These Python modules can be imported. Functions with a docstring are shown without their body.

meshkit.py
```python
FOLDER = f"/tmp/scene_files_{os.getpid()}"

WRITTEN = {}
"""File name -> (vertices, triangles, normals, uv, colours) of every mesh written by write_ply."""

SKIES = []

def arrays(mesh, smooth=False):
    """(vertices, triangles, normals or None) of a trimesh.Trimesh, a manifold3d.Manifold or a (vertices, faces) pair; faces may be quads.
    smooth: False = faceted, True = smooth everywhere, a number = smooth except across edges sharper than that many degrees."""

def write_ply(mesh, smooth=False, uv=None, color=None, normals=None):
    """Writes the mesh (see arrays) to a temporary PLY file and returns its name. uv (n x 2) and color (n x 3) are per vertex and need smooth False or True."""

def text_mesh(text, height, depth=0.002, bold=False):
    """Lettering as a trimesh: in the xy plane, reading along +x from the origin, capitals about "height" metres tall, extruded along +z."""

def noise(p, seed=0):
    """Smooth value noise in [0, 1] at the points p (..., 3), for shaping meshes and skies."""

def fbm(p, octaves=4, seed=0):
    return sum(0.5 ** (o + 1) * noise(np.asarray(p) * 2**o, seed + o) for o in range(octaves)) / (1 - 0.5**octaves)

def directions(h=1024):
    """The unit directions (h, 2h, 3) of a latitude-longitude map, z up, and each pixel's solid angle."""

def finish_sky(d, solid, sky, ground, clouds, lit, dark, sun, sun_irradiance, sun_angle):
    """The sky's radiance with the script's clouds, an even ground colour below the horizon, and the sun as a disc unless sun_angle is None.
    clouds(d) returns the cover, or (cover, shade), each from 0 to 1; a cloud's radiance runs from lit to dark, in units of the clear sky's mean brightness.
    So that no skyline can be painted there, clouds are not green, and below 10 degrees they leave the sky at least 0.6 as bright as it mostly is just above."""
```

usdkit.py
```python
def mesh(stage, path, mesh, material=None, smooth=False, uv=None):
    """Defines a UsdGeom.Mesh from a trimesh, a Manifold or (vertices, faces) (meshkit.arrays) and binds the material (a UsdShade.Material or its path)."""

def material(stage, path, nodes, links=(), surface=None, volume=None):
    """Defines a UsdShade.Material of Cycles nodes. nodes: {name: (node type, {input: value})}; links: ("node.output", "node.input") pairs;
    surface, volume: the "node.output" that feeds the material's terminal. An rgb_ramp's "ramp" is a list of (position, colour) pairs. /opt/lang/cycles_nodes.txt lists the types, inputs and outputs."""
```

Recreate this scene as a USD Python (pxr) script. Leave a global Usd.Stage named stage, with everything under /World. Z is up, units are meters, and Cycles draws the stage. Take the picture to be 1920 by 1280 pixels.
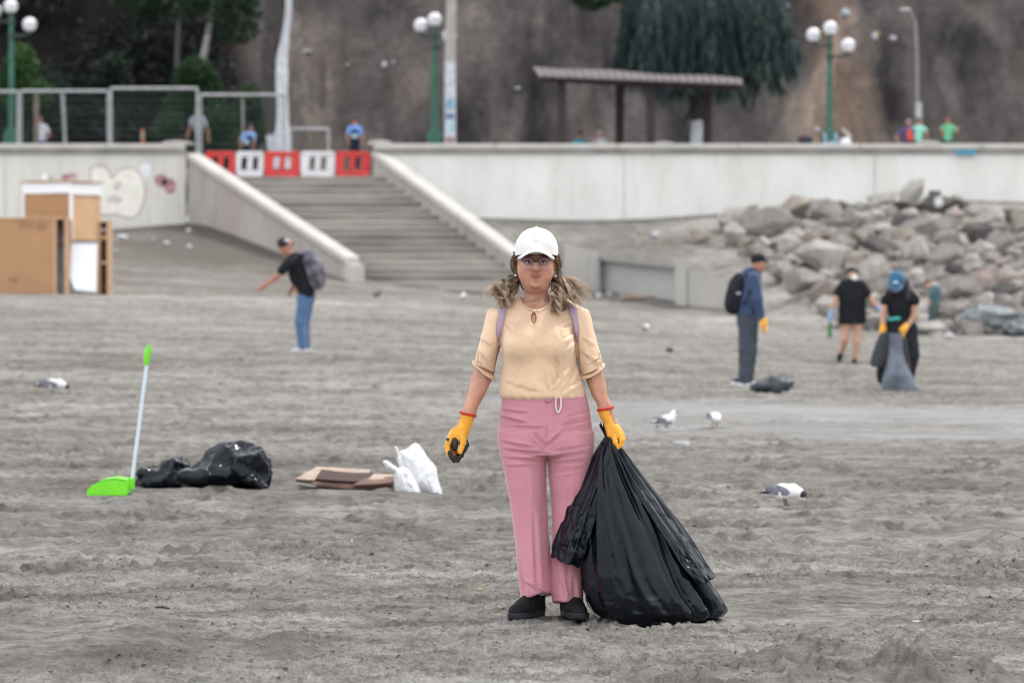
import math, random
import numpy as np, trimesh, usdkit, meshkit
from scipy.interpolate import RBFInterpolator, PchipInterpolator
from scipy.spatial import ConvexHull
from shapely.geometry import Polygon, LineString, Point
from shapely.ops import unary_union
from pxr import Usd, UsdGeom, UsdLux, UsdShade, Gf, Sdf, Vt

random.seed(7)
stage = Usd.Stage.CreateInMemory()
UsdGeom.SetStageUpAxis(stage, 'Z')
UsdGeom.SetStageMetersPerUnit(stage, 1.0)
UsdGeom.Xform.Define(stage, '/World')
UsdGeom.Scope.Define(stage, '/World/Looks')

# ------------------------------------------------------------------ camera, sky, sun, exposure
CAM_H, F_PX, PITCH = 1.485, 7500.0, math.atan(135 / 7500.0)
COS_P, SIN_P = math.cos(PITCH), math.sin(PITCH)
EXPOSURE = 0.95
SUN_EL, SUN_AZ = math.radians(60), math.radians(62)      # azimuth = atan2(x, y): to the right, a little beyond the woman
cam = UsdGeom.Camera.Define(stage, '/World/camera')
cam.AddTranslateOp().Set(Gf.Vec3d(0, 0, CAM_H))
cam.AddRotateXOp().Set(90 - math.degrees(PITCH))
cam.CreateHorizontalApertureAttr(36.0)
cam.CreateFocalLengthAttr(36.0 * F_PX / 1920)
cam.CreateFStopAttr(4.8)
cam.CreateFocusDistanceAttr(17.0)
cam.CreateExposureAttr(EXPOSURE)
sky_mat = usdkit.material(stage, '/World/Looks/sky', {
    'sky': ('sky_texture', {'sky_type': 'single_scattering', 'sun_disc': False, 'sun_elevation': SUN_EL, 'sun_rotation': SUN_AZ, 'altitude': 100.0, 'air_density': 1.0, 'aerosol_density': 2.0, 'ozone_density': 1.0}),
    'tc': ('texture_coordinate', {}),
    'nz': ('noise_texture', {'scale': 1.6, 'detail': 4.0, 'roughness': 0.5}),
    'cl': ('rgb_ramp', {'ramp': [(0.3, (6.6, 6.8, 7.1)), (0.7, (9.6, 9.7, 9.9))]}),
    'mix': ('mix_color', {'fac': 0.86, 'use_clamp': False, 'use_clamp_result': False}),
    'sx': ('separate_xyz', {}), 'ov': ('map_range', {'from_min': 0.0, 'from_max': 1.0, 'to_min': 0.56, 'to_max': 1.30, 'clamp': True}), 'cm': ('mix_color', {'blend_type': 'multiply', 'fac': 1.0, 'use_clamp': False, 'use_clamp_result': False}), 'cc': ('combine_color', {}),   # an overcast sky is brighter overhead than at the horizon
    'bg': ('background_shader', {'strength': 0.10})},
    [('tc.generated', 'nz.vector'), ('nz.fac', 'cl.fac'), ('sky.color', 'mix.a'), ('tc.generated', 'sx.vector'), ('sx.z', 'ov.value'), ('ov.result', 'cc.r'), ('ov.result', 'cc.g'), ('ov.result', 'cc.b'), ('cl.color', 'cm.a'), ('cc.color', 'cm.b'), ('cm.result', 'mix.b'), ('mix.result', 'bg.color')], surface='bg.background')
dome = UsdLux.DomeLight.Define(stage, '/World/sky')
dome.GetPrim().SetCustomDataByKey('kind', 'structure')
UsdShade.MaterialBindingAPI.Apply(dome.GetPrim()).Bind(sky_mat)
sun = UsdLux.DistantLight.Define(stage, '/World/sun')
sun.CreateIntensityAttr(0.4)
sun.CreateAngleAttr(10.5)
sun.CreateNormalizeAttr(True)
sun.CreateColorAttr(Gf.Vec3f(1.0, 0.96, 0.9))
_d = np.array([math.sin(SUN_AZ) * math.cos(SUN_EL), math.cos(SUN_AZ) * math.cos(SUN_EL), math.sin(SUN_EL)])
sun.AddRotateZOp().Set(-math.degrees(SUN_AZ))
sun.AddRotateXOp().Set(-(90 - math.degrees(SUN_EL)))

# ------------------------------------------------------------------ helpers: names, things, parts
_used = {}
def numbered(parent, name):
    key = (parent, name)
    k = _used.get(key, -1) + 1
    _used[key] = k
    return f'{parent}/{name}' if k == 0 else f'{parent}/{name}_{k:03d}'
def tag(p, label=None, cat=None, group=None, kind=None):
    for k, v in (('label', label), ('category', cat), ('group', group), ('kind', kind)):
        if v: p.SetCustomDataByKey(k, v)
    return p
def thing(name, label, cat, loc=(0, 0, 0), rz=0.0, group=None, scale=None):
    path = numbered('/World', name)
    x = UsdGeom.Xform.Define(stage, path)
    x.AddTranslateOp().Set(Gf.Vec3d(*map(float, loc)))
    if rz: x.AddRotateZOp().Set(float(rz))
    if scale: x.AddScaleOp().Set(Gf.Vec3f(scale, scale, scale))
    return tag(x.GetPrim(), label, cat, group)
def part(name, mesh, m, parent=None, smooth=False, label=None, kind=None):
    root = '/World' if parent is None else str(parent.GetPath() if hasattr(parent, 'GetPath') else parent)
    p = usdkit.mesh(stage, numbered(root, name), mesh, m, smooth=smooth).GetPrim()
    return tag(p, label, None, None, kind)
def copy_of(src, name, label, loc, rz=0.0, group=None, scale=None):
    t = thing(name, label, src.GetCustomDataByKey('category'), loc, rz, group or src.GetCustomDataByKey('group'), scale)
    t.GetReferences().AddInternalReference(src.GetPath())
    t.SetInstanceable(True)
    return t
def cat(*ms):
    ms = [m for m in (ms[0] if len(ms) == 1 and isinstance(ms[0], (list, tuple)) else ms)]
    return trimesh.util.concatenate(ms)
def box(x0, x1, y0, y1, z0, z1):
    b = trimesh.creation.box([x1 - x0, y1 - y0, z1 - z0]); b.apply_translation([(x0 + x1) / 2, (y0 + y1) / 2, (z0 + z1) / 2]); return b
def rbox(x0, x1, y0, y1, z0, z1, r=0.01):
    import manifold3d as m3
    c = m3.Manifold.cube([x1 - x0 - 2 * r, y1 - y0 - 2 * r, z1 - z0 - 2 * r]).translate([x0 + r, y0 + r, z0 + r])
    s = m3.Manifold.sphere(r, 8)
    h = c.minkowski_sum(s) if hasattr(c, 'minkowski_sum') else c
    mm = h.to_mesh()
    return trimesh.Trimesh(mm.vert_properties[:, :3], mm.tri_verts, process=False)
def chamfer(x0, x1, y0, y1, z0, z1, c=0.01):
    pts = []
    for x, sx in ((x0, 1), (x1, -1)):
        for y, sy in ((y0, 1), (y1, -1)):
            for z, sz in ((z0, 1), (z1, -1)):
                pts += [(x + sx * c, y + sy * c, z), (x + sx * c, y, z + sz * c), (x, y + sy * c, z + sz * c)]
    return trimesh.convex.convex_hull(np.array(pts))
def tube(pts, r, n=8, cap=True):
    pts = np.asarray(pts, float); m = len(pts)
    r = np.broadcast_to(np.asarray(r, float), (m,))
    t = np.gradient(pts, axis=0); t /= np.maximum(np.linalg.norm(t, axis=1, keepdims=True), 1e-9)
    ref = np.array([0, 0, 1.0]) if abs(t[0][2]) < 0.9 else np.array([1.0, 0, 0])
    u = np.cross(t[0], ref); u /= np.linalg.norm(u)
    V = []
    a = np.arange(n) * 2 * np.pi / n
    for i in range(m):
        u = u - t[i] * np.dot(u, t[i]); u /= max(np.linalg.norm(u), 1e-9)
        w = np.cross(t[i], u)
        V.append(pts[i] + r[i] * (np.cos(a)[:, None] * u + np.sin(a)[:, None] * w))
    V = np.concatenate(V)
    F = []
    for i in range(m - 1):
        for j in range(n):
            k = (j + 1) % n
            F += [(i * n + j, i * n + k, (i + 1) * n + k), (i * n + j, (i + 1) * n + k, (i + 1) * n + j)]
    if cap:
        V = np.vstack([V, pts[0], pts[-1]]); c0, c1 = len(V) - 2, len(V) - 1
        for j in range(n):
            k = (j + 1) % n
            F += [(c0, k, j), (c1, (m - 1) * n + j, (m - 1) * n + k)]
    return trimesh.Trimesh(V, np.array(F), process=False)
def cyl(p0, p1, r0, r1=None, n=14):
    return tube([p0, p1], [r0, r0 if r1 is None else r1], n)
def lathe(profile, n=24, center=(0, 0, 0)):
    m = trimesh.creation.revolve(np.array(profile, float), sections=n); m.apply_translation(center); return m
def ball(c, r, sub=2, scale=(1, 1, 1)):
    b = trimesh.creation.icosphere(subdivisions=sub, radius=1.0); b.apply_scale([r * scale[0], r * scale[1], r * scale[2]]); b.apply_translation(c); return b
def prism(poly, depth, axis='y', at=0.0):
    """Extrude a polygon drawn in (x, z) along +y from at."""
    poly = poly if hasattr(poly, 'geom_type') else Polygon(poly)
    gs = getattr(poly, 'geoms', [poly])
    m = cat([trimesh.creation.extrude_polygon(g, depth, engine='earcut') for g in gs])
    v = np.array(m.vertices)
    if axis == 'y':
        m.vertices = np.stack([v[:, 0], at + depth - v[:, 2], v[:, 1]], 1)
    return m
def grid(P):
    """P (n, m, 3) as a trimesh sheet."""
    n, m = P.shape[:2]
    i = np.arange(n * m).reshape(n, m)
    a, b, c, d = i[:-1, :-1].ravel(), i[1:, :-1].ravel(), i[1:, 1:].ravel(), i[:-1, 1:].ravel()
    return trimesh.Trimesh(P.reshape(-1, 3), np.vstack([np.stack([a, b, c], 1), np.stack([a, c, d], 1)]), process=False)
def thick(m, t):
    """Give a sheet a thickness t by adding an offset back side and a rim."""
    m = trimesh.Trimesh(m.vertices, m.faces, process=False)
    n = np.array(m.vertex_normals); v = np.array(m.vertices); f = np.array(m.faces); k = len(v)
    e = np.sort(np.vstack([f[:, [0, 1]], f[:, [1, 2]], f[:, [2, 0]]]), 1); od = np.vstack([f[:, [0, 1]], f[:, [1, 2]], f[:, [2, 0]]])
    _, inv, cnt = np.unique(e, axis=0, return_inverse=True, return_counts=True)
    rim = od[cnt[inv.ravel()] == 1]
    F = np.vstack([f, f[:, ::-1] + k, np.stack([rim[:, 1], rim[:, 0], rim[:, 0] + k], 1), np.stack([rim[:, 1], rim[:, 0] + k, rim[:, 1] + k], 1)])
    return trimesh.Trimesh(np.vstack([v, v - n * t]), F, process=False)
def rotm(rx=0, ry=0, rz=0):
    return trimesh.transformations.euler_matrix(math.radians(rx), math.radians(ry), math.radians(rz), 'sxyz')
def W(px, py, Y):
    """The point at depth Y that the photograph (1920 x 1280) shows at px, py."""
    dx, du = px - 960.0, 640.0 - py
    dy, dz = F_PX * COS_P + du * SIN_P, -F_PX * SIN_P + du * COS_P
    t = Y / dy
    return np.array([dx * t, Y, CAM_H + dz * t])
def lin(r, g, b, k=1.0):
    f = lambda v: (v / 255 / 12.92 if v / 255 < 0.04045 else ((v / 255 + 0.055) / 1.055) ** 2.4) * k
    return (f(r), f(g), f(b))

# ------------------------------------------------------------------ materials
MATS = {}
def mat(name, color, rough=0.6, var=0.15, vscale=8.0, bump=0.0, bscale=40.0, bdist=0.01, spec=0.5, metallic=0.0, color2=None, detail=4.0, stretch=None, sss=0.0, sheen=0.0, trans=0.0, coat=0.0, obj=True):
    if name in MATS: return MATS[name]
    c = np.array(color, float); c2 = np.array(color2, float) if color2 is not None else c * (1 - 2 * var)
    hi = np.minimum(c * (1 + var), 0.9) if color2 is None else c
    nodes = {'tc': ('texture_coordinate', {}), 'mp': ('mapping', {'scale': stretch or (1, 1, 1)}),
             'nz': ('noise_texture', {'scale': vscale, 'detail': detail, 'roughness': 0.6}),
             'rp': ('rgb_ramp', {'ramp': [(0.32, tuple(c2)), (0.68, tuple(hi))]}),
             'p': ('principled_bsdf', {'roughness': rough, 'specular_ior_level': spec, 'metallic': metallic, 'subsurface_weight': sss, 'subsurface_radius': (0.012, 0.005, 0.003), 'subsurface_scale': 1.0, 'sheen_weight': sheen, 'coat_weight': coat})}
    links = [('tc.object', 'mp.vector'), ('mp.vector', 'nz.vector'), ('nz.fac', 'rp.fac'), ('rp.color', 'p.base_color')]
    if bump:
        nodes['bn'] = ('noise_texture', {'scale': bscale, 'detail': 5.0, 'roughness': 0.6})
        nodes['bp'] = ('bump', {'strength': bump, 'distance': bdist})
        links += [('mp.vector', 'bn.vector'), ('bn.fac', 'bp.height'), ('bp.normal', 'p.normal')]
    surf = 'p.BSDF'
    if trans:
        nodes['tr'] = ('translucent_bsdf', {'color': tuple(c)}); nodes['mx'] = ('mix_closure', {'fac': trans})
        links += [('p.BSDF', 'mx.closure1'), ('tr.BSDF', 'mx.closure2')]; surf = 'mx.closure'
    MATS[name] = usdkit.material(stage, f'/World/Looks/{name}', nodes, links, surface=surf)
    return MATS[name]

# ------------------------------------------------------------------ sand: height field, footprints, one sheet
CTRL = [(-300, -60, 0.3), (0, -60, 0), (300, -60, -.3), (-8, 0, 0), (0, 0, 0), (8, 0, 0), (-5, 17, 0), (0, 17, 0), (5, 17, 0), (-6, 28, 0), (0, 28, 0), (6, 28, 0), (-8, 40, 0.03), (0, 40, 0), (8, 40, -.02),
        (-7, 47, 0.06), (3, 50.7, 0), (-3.1, 57.7, .28), (-9, 58, .4), (1, 58, .12), (5.7, 67, -.1), (-10, 80, .68), (0, 80, .4), (8, 80, -.14), (-12, 100, .9), (-6, 102, .88), (-2, 105, .78), (3, 103, .45), (8, 100, -.1), (14, 97, -.2), (25, 97, -.25), (-25, 100, 1.1), (-60, 100, 1.6),
        (-12, 112, 1.75), (-7.5, 112, 1.5), (-12, 119, 2.55), (-16, 119, 2.4), (-9.6, 119, 2.8), (-25, 119, 2.5), (-60, 119, 2.7), (-3, 112, 1.05), (1, 112.5, .72), (2.5, 111, .60), (4.6, 109.5, .42), (6.2, 106, .18), (3, 114.5, 1.6), (5.5, 112.5, 1.5), (-1, 119, 2.9), (3.5, 119, 2.78), (7, 119, 3.05), (8, 106, .95), (12, 106, 1.05), (18, 106, 1.0), (12, 119, 3.5), (18, 119, 3.3), (60, 119, 3.0), (60, 100, 0), (-300, 119, 3), (300, 119, 3), (-300, 50, 1), (300, 50, -.5)]
CTRL = np.array(CTRL, float)
_rbf = RBFInterpolator(CTRL[:, :2] / 20, CTRL[:, 2], kernel='linear', smoothing=0.002)
def zbase(X, Y):
    p = np.stack([np.broadcast_to(X, np.broadcast(X, Y).shape).ravel(), np.broadcast_to(Y, np.broadcast(X, Y).shape).ravel()], 1) / 20
    return _rbf(p).reshape(np.broadcast(X, Y).shape)
def zg(X, Y): return float(zbase(np.array([float(X)]), np.array([float(Y)]))[0])
def on_ground(px, py):
    """Where the line of sight through px, py meets the sand."""
    lo, hi = 13.0, 119.0
    Ys = np.linspace(lo, hi, 900)
    P = W(px, py, Ys); P = np.stack(np.broadcast_arrays(P[0], P[1], P[2]), 1)
    d = P[:, 2] - zbase(P[:, 0], P[:, 1])
    i = np.argmax(d < 0) if (d < 0).any() else len(d) - 1
    return np.array([P[i, 0], P[i, 1], zg(P[i, 0], P[i, 1])])

rng = np.random.default_rng(11)
rows = [np.array([-60, -30, -10, 0, 6, 10, 12.5, 13.4])]
d = 13.6
fine = []
while d < 120.6:
    fine.append(d)
    d += 0.018 if d < 20 else (0.018 + (d - 20) * 0.0013)
rows = np.concatenate([rows[0], np.array(fine), [121.0]])
NC = 720
u = np.linspace(-1, 1, NC)
outer = np.array([1.06, 1.2, 1.5, 2.2, 4, 8, 20, 60])
u = np.concatenate([-outer[::-1], u, outer])
w = np.maximum(rows, 13.0) * 0.142
GX = w[:, None] * u[None, :]
far = np.abs(u) > 1.5
GX[:, far] = np.sign(u[far]) * np.maximum(np.abs(GX[:, far]), np.interp(np.abs(u[far]), [1.5, 60], [0, 300])[None, :])
GY = np.repeat(rows[:, None], len(u), 1)
Z = zbase(GX[::4, ::4], GY[::4, ::4])
# coarse evaluation of the smooth base, then bilinear refinement
from scipy.interpolate import RegularGridInterpolator
ri, ci = np.arange(0, len(rows), 4), np.arange(0, len(u), 4)
_interp = RegularGridInterpolator((ri, ci), Z, bounds_error=False, fill_value=None)
II, JJ = np.meshgrid(np.arange(len(rows)), np.arange(len(u)), indexing='ij')
Z = _interp(np.stack([II, JJ], -1))
inner = (np.abs(u) <= 1.0)[None, :] & (rows > 13.3)[:, None]
P3 = np.stack([GX, GY, np.zeros_like(GX)], -1)
def band(y, a, b, s): return 1 / (1 + np.exp(-(y - a) / s)) / (1 + np.exp((y - b) / s))
smoothtrack = band(GY + 0.25 * GX, 35.5, 45.5, 0.6) * (1 / (1 + np.exp(-(GX - 0.3) / 0.8)))         # raked strip of smooth sand on the right
rough = 0.35 + 0.9 * band(GY, 19.5, 42, 1.5) + 0.45 * band(GY, 45, 95, 4)
rough *= 1 - 0.6 * smoothtrack
Z += inner * (0.05 * (meshkit.fbm(P3 * [0.35, 0.25, 1], 3, 3) - 0.5) + rough * 0.034 * (meshkit.fbm(P3 * [2.2, 1.1, 1], 3, 5) - 0.5) + (0.45 + 0.4 * rough) * 0.020 * np.clip((GY - 12) / 9, .45, 1) * np.clip(1.6 - GY / 50, 0, 1) * (meshkit.fbm(P3 * [7, 4, 1], 3, 9) - 0.5))
cl = meshkit.fbm(P3 * [17, 11, 1], 2, 21)
patch = np.clip((meshkit.fbm(P3 * [0.9, 0.5, 1], 3, 33) - 0.42) * 5, 0, 1)
Z += inner * (1 - 0.6 * smoothtrack) * np.clip(cl - 0.48, 0, 1) * (0.014 + 0.054 * patch) * np.clip(1.35 - GY / 60, 0, 1) * np.clip((GY - 18.5) / 5, .14, 1)
near_ = inner & (GY < 22)
cr = np.zeros_like(Z); cr[near_] = np.clip(meshkit.fbm(P3[near_] * [46, 26, 1], 2, 51) - .57, 0, 1)
Z += .014 * np.tanh(cr * (.03 + .13 * patch) / .014)
def stamp(cx, cy, rx, ry, ang, depth, rim):
    i0, i1 = np.searchsorted(rows, [cy - 2.2 * max(rx, ry), cy + 2.2 * max(rx, ry)])
    if i1 <= i0: return
    ww = max(cy, 13) * 0.142
    j0, j1 = np.searchsorted(u, [(cx - 2.2 * max(rx, ry)) / ww, (cx + 2.2 * max(rx, ry)) / ww])
    if j1 <= j0: return
    x, y = GX[i0:i1, j0:j1] - cx, GY[i0:i1, j0:j1] - cy
    c, s = math.cos(ang), math.sin(ang)
    a, b = (x * c + y * s) / rx, (-x * s + y * c) / ry
    q = np.sqrt(a * a + b * b)
    q = q * (1 + 0.25 * np.sin(3 * np.arctan2(b, a) + cx * 40))
    Z[i0:i1, j0:j1] += -depth * np.exp(-q ** 4) + rim * np.exp(-((q - 1.35) / 0.28) ** 2)
for k in range(6500):
    y = 14 + (rng.random() ** 0.8) * 88
    x = (rng.random() * 2 - 1) * y * 0.142
    t = 1 / (1 + math.exp(-((y + .25 * x) - 35.5) / .6)) / (1 + math.exp(((y + .25 * x) - 45.5) / .6)) if x > 0.3 else 0
    if t > 0.5 and rng.random() < 0.75: continue
    near = y < 19.5
    if near and rng.random() < 0.55: continue
    sc = 0.7 + 0.6 * rng.random()
    stamp(x, y, 0.15 * sc, 0.075 * sc, rng.normal(1.4, 0.7), (0.016 if near else 0.050) * sc * (.35 + .65 * rng.random()), (0.005 if near else 0.014) * sc)
churn = np.zeros_like(Z)                                                                     # freshly dug, still damp sand
# churned mounds at the lower right edge and small heaps
for (px, py, r, h) in [(1235, 1245, .10, .05), (1330, 1225, .13, .06), (1420, 1215, .10, .07), (1500, 1225, .14, .08), (1575, 1222, .16, .11), (1650, 1240, .14, .09), (1735, 1250, .12, .07), (1800, 1255, .14, .08), (1880, 1262, .12, .08), (1300, 1265, .12, .05), (1560, 1262, .15, .05), (1180, 1230, .08, .035), (1700, 1275, .15, .06), (1460, 1270, .12, .05), (1385, 1048, .075, .075), (1470, 1062, .07, .03), (1245, 1090, .05, .02), (100, 1020, .09, .04), (450, 965, .07, .035), (300, 1195, .3, .05), (150, 1240, .35, .05), (525, 738, .32, .13), (700, 742, .2, .07), (1160, 1110, .05, .02), (560, 1210, .12, .04), (210, 1190, .15, .03), (1240, 985, .1, .03)]:
    g = on_ground(px, min(py + 26, 1278) if py > 1200 and px > 1000 else py)
    for q in range(4):
        a = rng.random() * 6.28
        cx, cy, rr = g[0] + r * .7 * math.cos(a), g[1] + r * 1.6 * math.sin(a), r * (.6 + .5 * rng.random())
        i0, i1 = np.searchsorted(rows, [cy - 4 * rr, cy + 4 * rr])
        x, y = GX[i0:i1] - cx, GY[i0:i1] - cy
        if py > 1200: churn[i0:i1] = np.maximum(churn[i0:i1], np.exp(-(x ** 2 / rr ** 2 + y ** 2 / (1.9 * rr) ** 2) * .8))
        Z[i0:i1] += h * (.26 if py > 1200 else .20) * np.exp(-(x ** 2 / rr ** 2 + y ** 2 / (1.6 * rr) ** 2)) * (0.25 + 1.5 * (meshkit.fbm(np.stack([GX[i0:i1] * 20, GY[i0:i1] * 14, 0 * x], -1), 3, 4)))
sand_mat = usdkit.material(stage, '/World/Looks/sand', {
    'g': ('geometry', {}), 'm1': ('mapping', {'scale': (0.35, 0.8, 1)}), 'n1': ('noise_texture', {'scale': 0.8, 'detail': 5.0, 'roughness': 0.62}),
    'n2': ('noise_texture', {'scale': 9.0, 'detail': 5.0, 'roughness': 0.65}), 'n3': ('noise_texture', {'scale': 260.0, 'detail': 2.0, 'roughness': 0.6}),
    'r1': ('rgb_ramp', {'ramp': [(0.30, (0.197, 0.185, 0.164)), (0.50, (0.332, 0.319, 0.296)), (0.70, (0.470, 0.459, 0.440))]}),
    'r2': ('rgb_ramp', {'ramp': [(0.36, (0.52, 0.505, 0.48)), (0.56, (1.07, 1.07, 1.08))]}), 'r3': ('rgb_ramp', {'ramp': [(0.32, (0.64, 0.63, 0.62)), (0.64, (1.16, 1.16, 1.16))]}),
    'x1': ('mix_color', {'blend_type': 'multiply', 'fac': 0.8, 'use_clamp': False}), 'x2': ('mix_color', {'blend_type': 'multiply', 'fac': 0.9, 'use_clamp': False}),
    'b': ('bump', {'strength': 0.7, 'distance': 0.006}), 'b2': ('bump', {'strength': 1.0, 'distance': 0.05}), 'n5': ('noise_texture', {'scale': 2.4, 'detail': 4.0, 'roughness': 0.6}), 'r5': ('rgb_ramp', {'ramp': [(0.38, (0.60, 0.585, 0.56)), (0.58, (1.08, 1.08, 1.08))]}), 'rk': ('attribute', {'attribute': 'raked'}), 'x6': ('mix_color', {'b': (0.40, 0.40, 0.408)}), 'so': ('attribute', {'attribute': 'soil'}), 'x7': ('mix_color', {'b': (.125, .110, .097)}), 'x5': ('mix_color', {'blend_type': 'multiply', 'fac': 0.8, 'use_clamp': False}), 'n4': ('noise_texture', {'scale': 22.0, 'detail': 6.0, 'roughness': 0.7}),
    'p': ('principled_bsdf', {'roughness': 0.95, 'specular_ior_level': 0.15})},
    [('g.position', 'm1.vector'), ('m1.vector', 'n1.vector'), ('g.position', 'n2.vector'), ('g.position', 'n3.vector'), ('g.position', 'n4.vector'), ('n1.fac', 'r1.fac'), ('n2.fac', 'r2.fac'), ('n3.fac', 'r3.fac'),
     ('r1.color', 'x1.a'), ('r2.color', 'x1.b'), ('x1.result', 'x2.a'), ('r3.color', 'x2.b'), ('g.position', 'n5.vector'), ('n5.fac', 'r5.fac'), ('x2.result', 'x5.a'), ('r5.color', 'x5.b'), ('rk.fac', 'x6.fac'), ('x5.result', 'x6.a'), ('so.fac', 'x7.fac'), ('x6.result', 'x7.a'), ('x7.result', 'p.base_color'),
     ('n3.fac', 'b.height'), ('n4.fac', 'b2.height'), ('b.normal', 'b2.normal'), ('b2.normal', 'p.normal')], surface='p.BSDF')
# keep the mean level of the walked-on sand on the smooth base
_base = _interp(np.stack([II, JJ], -1)); _res = np.where(inner, Z - _base, 0).sum(1) / np.maximum(inner.sum(1), 1)
_res = np.convolve(np.pad(_res, 45, 'edge'), np.ones(91) / 91, 'valid'); Z = Z - inner * _res[:, None]
GZ = Z
_slope = np.clip((GY - 98 - .25 * np.abs(GX + 6)) / 6, 0, 1) * np.clip((6.5 - GX) / 3, 0, 1)                # brown earth washed down below the left wall
_dark = np.exp(-(((GX + 8.6) / 2.6) ** 2 + ((GY - 118.5) / 5.0) ** 2)) * 1.3
_tramp = .26 * band(GY, 20.5, 37, 1.2) * (1 - smoothtrack) + .16 * band(GY, 46, 90, 5)                      # damp sand turned up where people walk
soil = np.clip(.42 * _slope + _dark + _tramp + .55 * churn, 0, .85) * np.clip(.5 + 1.1 * meshkit.fbm(P3 * [.8, .4, 0] + [0, 0, 3], 3, 81), 0, 1.1) * (np.abs(u) < 1.6)[None, :]
P3 = np.stack([GX, GY, Z], -1)
m = grid(P3.transpose(1, 0, 2)[::1])
sand = part('sand', m, sand_mat, smooth=True); UsdGeom.PrimvarsAPI(sand).CreatePrimvar('soil', Sdf.ValueTypeNames.FloatArray, 'vertex').Set(Vt.FloatArray.FromNumpy(soil.T.reshape(-1).astype(np.float32))); UsdGeom.PrimvarsAPI(sand).CreatePrimvar('raked', Sdf.ValueTypeNames.FloatArray, 'vertex').Set(Vt.FloatArray.FromNumpy((smoothtrack * inner * np.clip(.30 + 1.6 * (meshkit.fbm(P3 * [.5, .45, 0] + [0, 0, 7], 4, 71) - .32), 0, .85)).T.reshape(-1).astype(np.float32))); tag(sand, 'grey churned beach sand with footprints running back to the sea wall', None, None, 'structure')
def zs(X, Y):
    """Height of the finished sand surface."""
    i = np.clip(np.searchsorted(rows, Y), 1, len(rows) - 1)
    i = i if abs(rows[i] - Y) < abs(rows[i - 1] - Y) else i - 1
    j = int(np.argmin(np.abs(GX[i] - X)))
    return float(Z[i, j])
def at(px, py):
    g = on_ground(px, py); g[2] = zs(g[0], g[1]); return g

# ------------------------------------------------------------------ clods of sand lying on the surface (uncountable)
def clod_mesh(n, y0, y1, s0, s1, seed):
    r = np.random.default_rng(seed); base = trimesh.creation.icosphere(subdivisions=0); bv, bf = np.array(base.vertices), np.array(base.faces)
    y = y0 + (y1 - y0) * r.random(n); x = (r.random(n) * 2 - 1) * y * 0.138; pt = meshkit.fbm(np.stack([x * .9, y * .5, 0 * x], 1), 3, 33); k = pt > .36 + .2 * r.random(n); x, y = x[k], y[k]; n = len(x)
    s = s0 + (s1 - s0) * r.random(n) ** 3; z = np.array([zs(a, b) for a, b in zip(x, y)])
    V = bv[None] * (1 + .35 * (r.random((n, len(bv), 1)) - .5)) * (s[:, None] * np.array([1.1, 1.3, .55]))[:, None] + np.stack([x, y, z + s * .12], 1)[:, None]
    return trimesh.Trimesh(V.reshape(-1, 3), (bf[None] + (np.arange(n) * len(bv))[:, None, None]).reshape(-1, 3), process=False)
cm = cat(clod_mesh(8000, 14, 20.5, .0025, .009, 1), clod_mesh(900, 19.5, 27, .005, .016, 2))
tag(part('sand_clods', cm, sand_mat, smooth=True), 'small loose clods of grey sand scattered over the near beach', 'sand', None, 'stuff')

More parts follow.
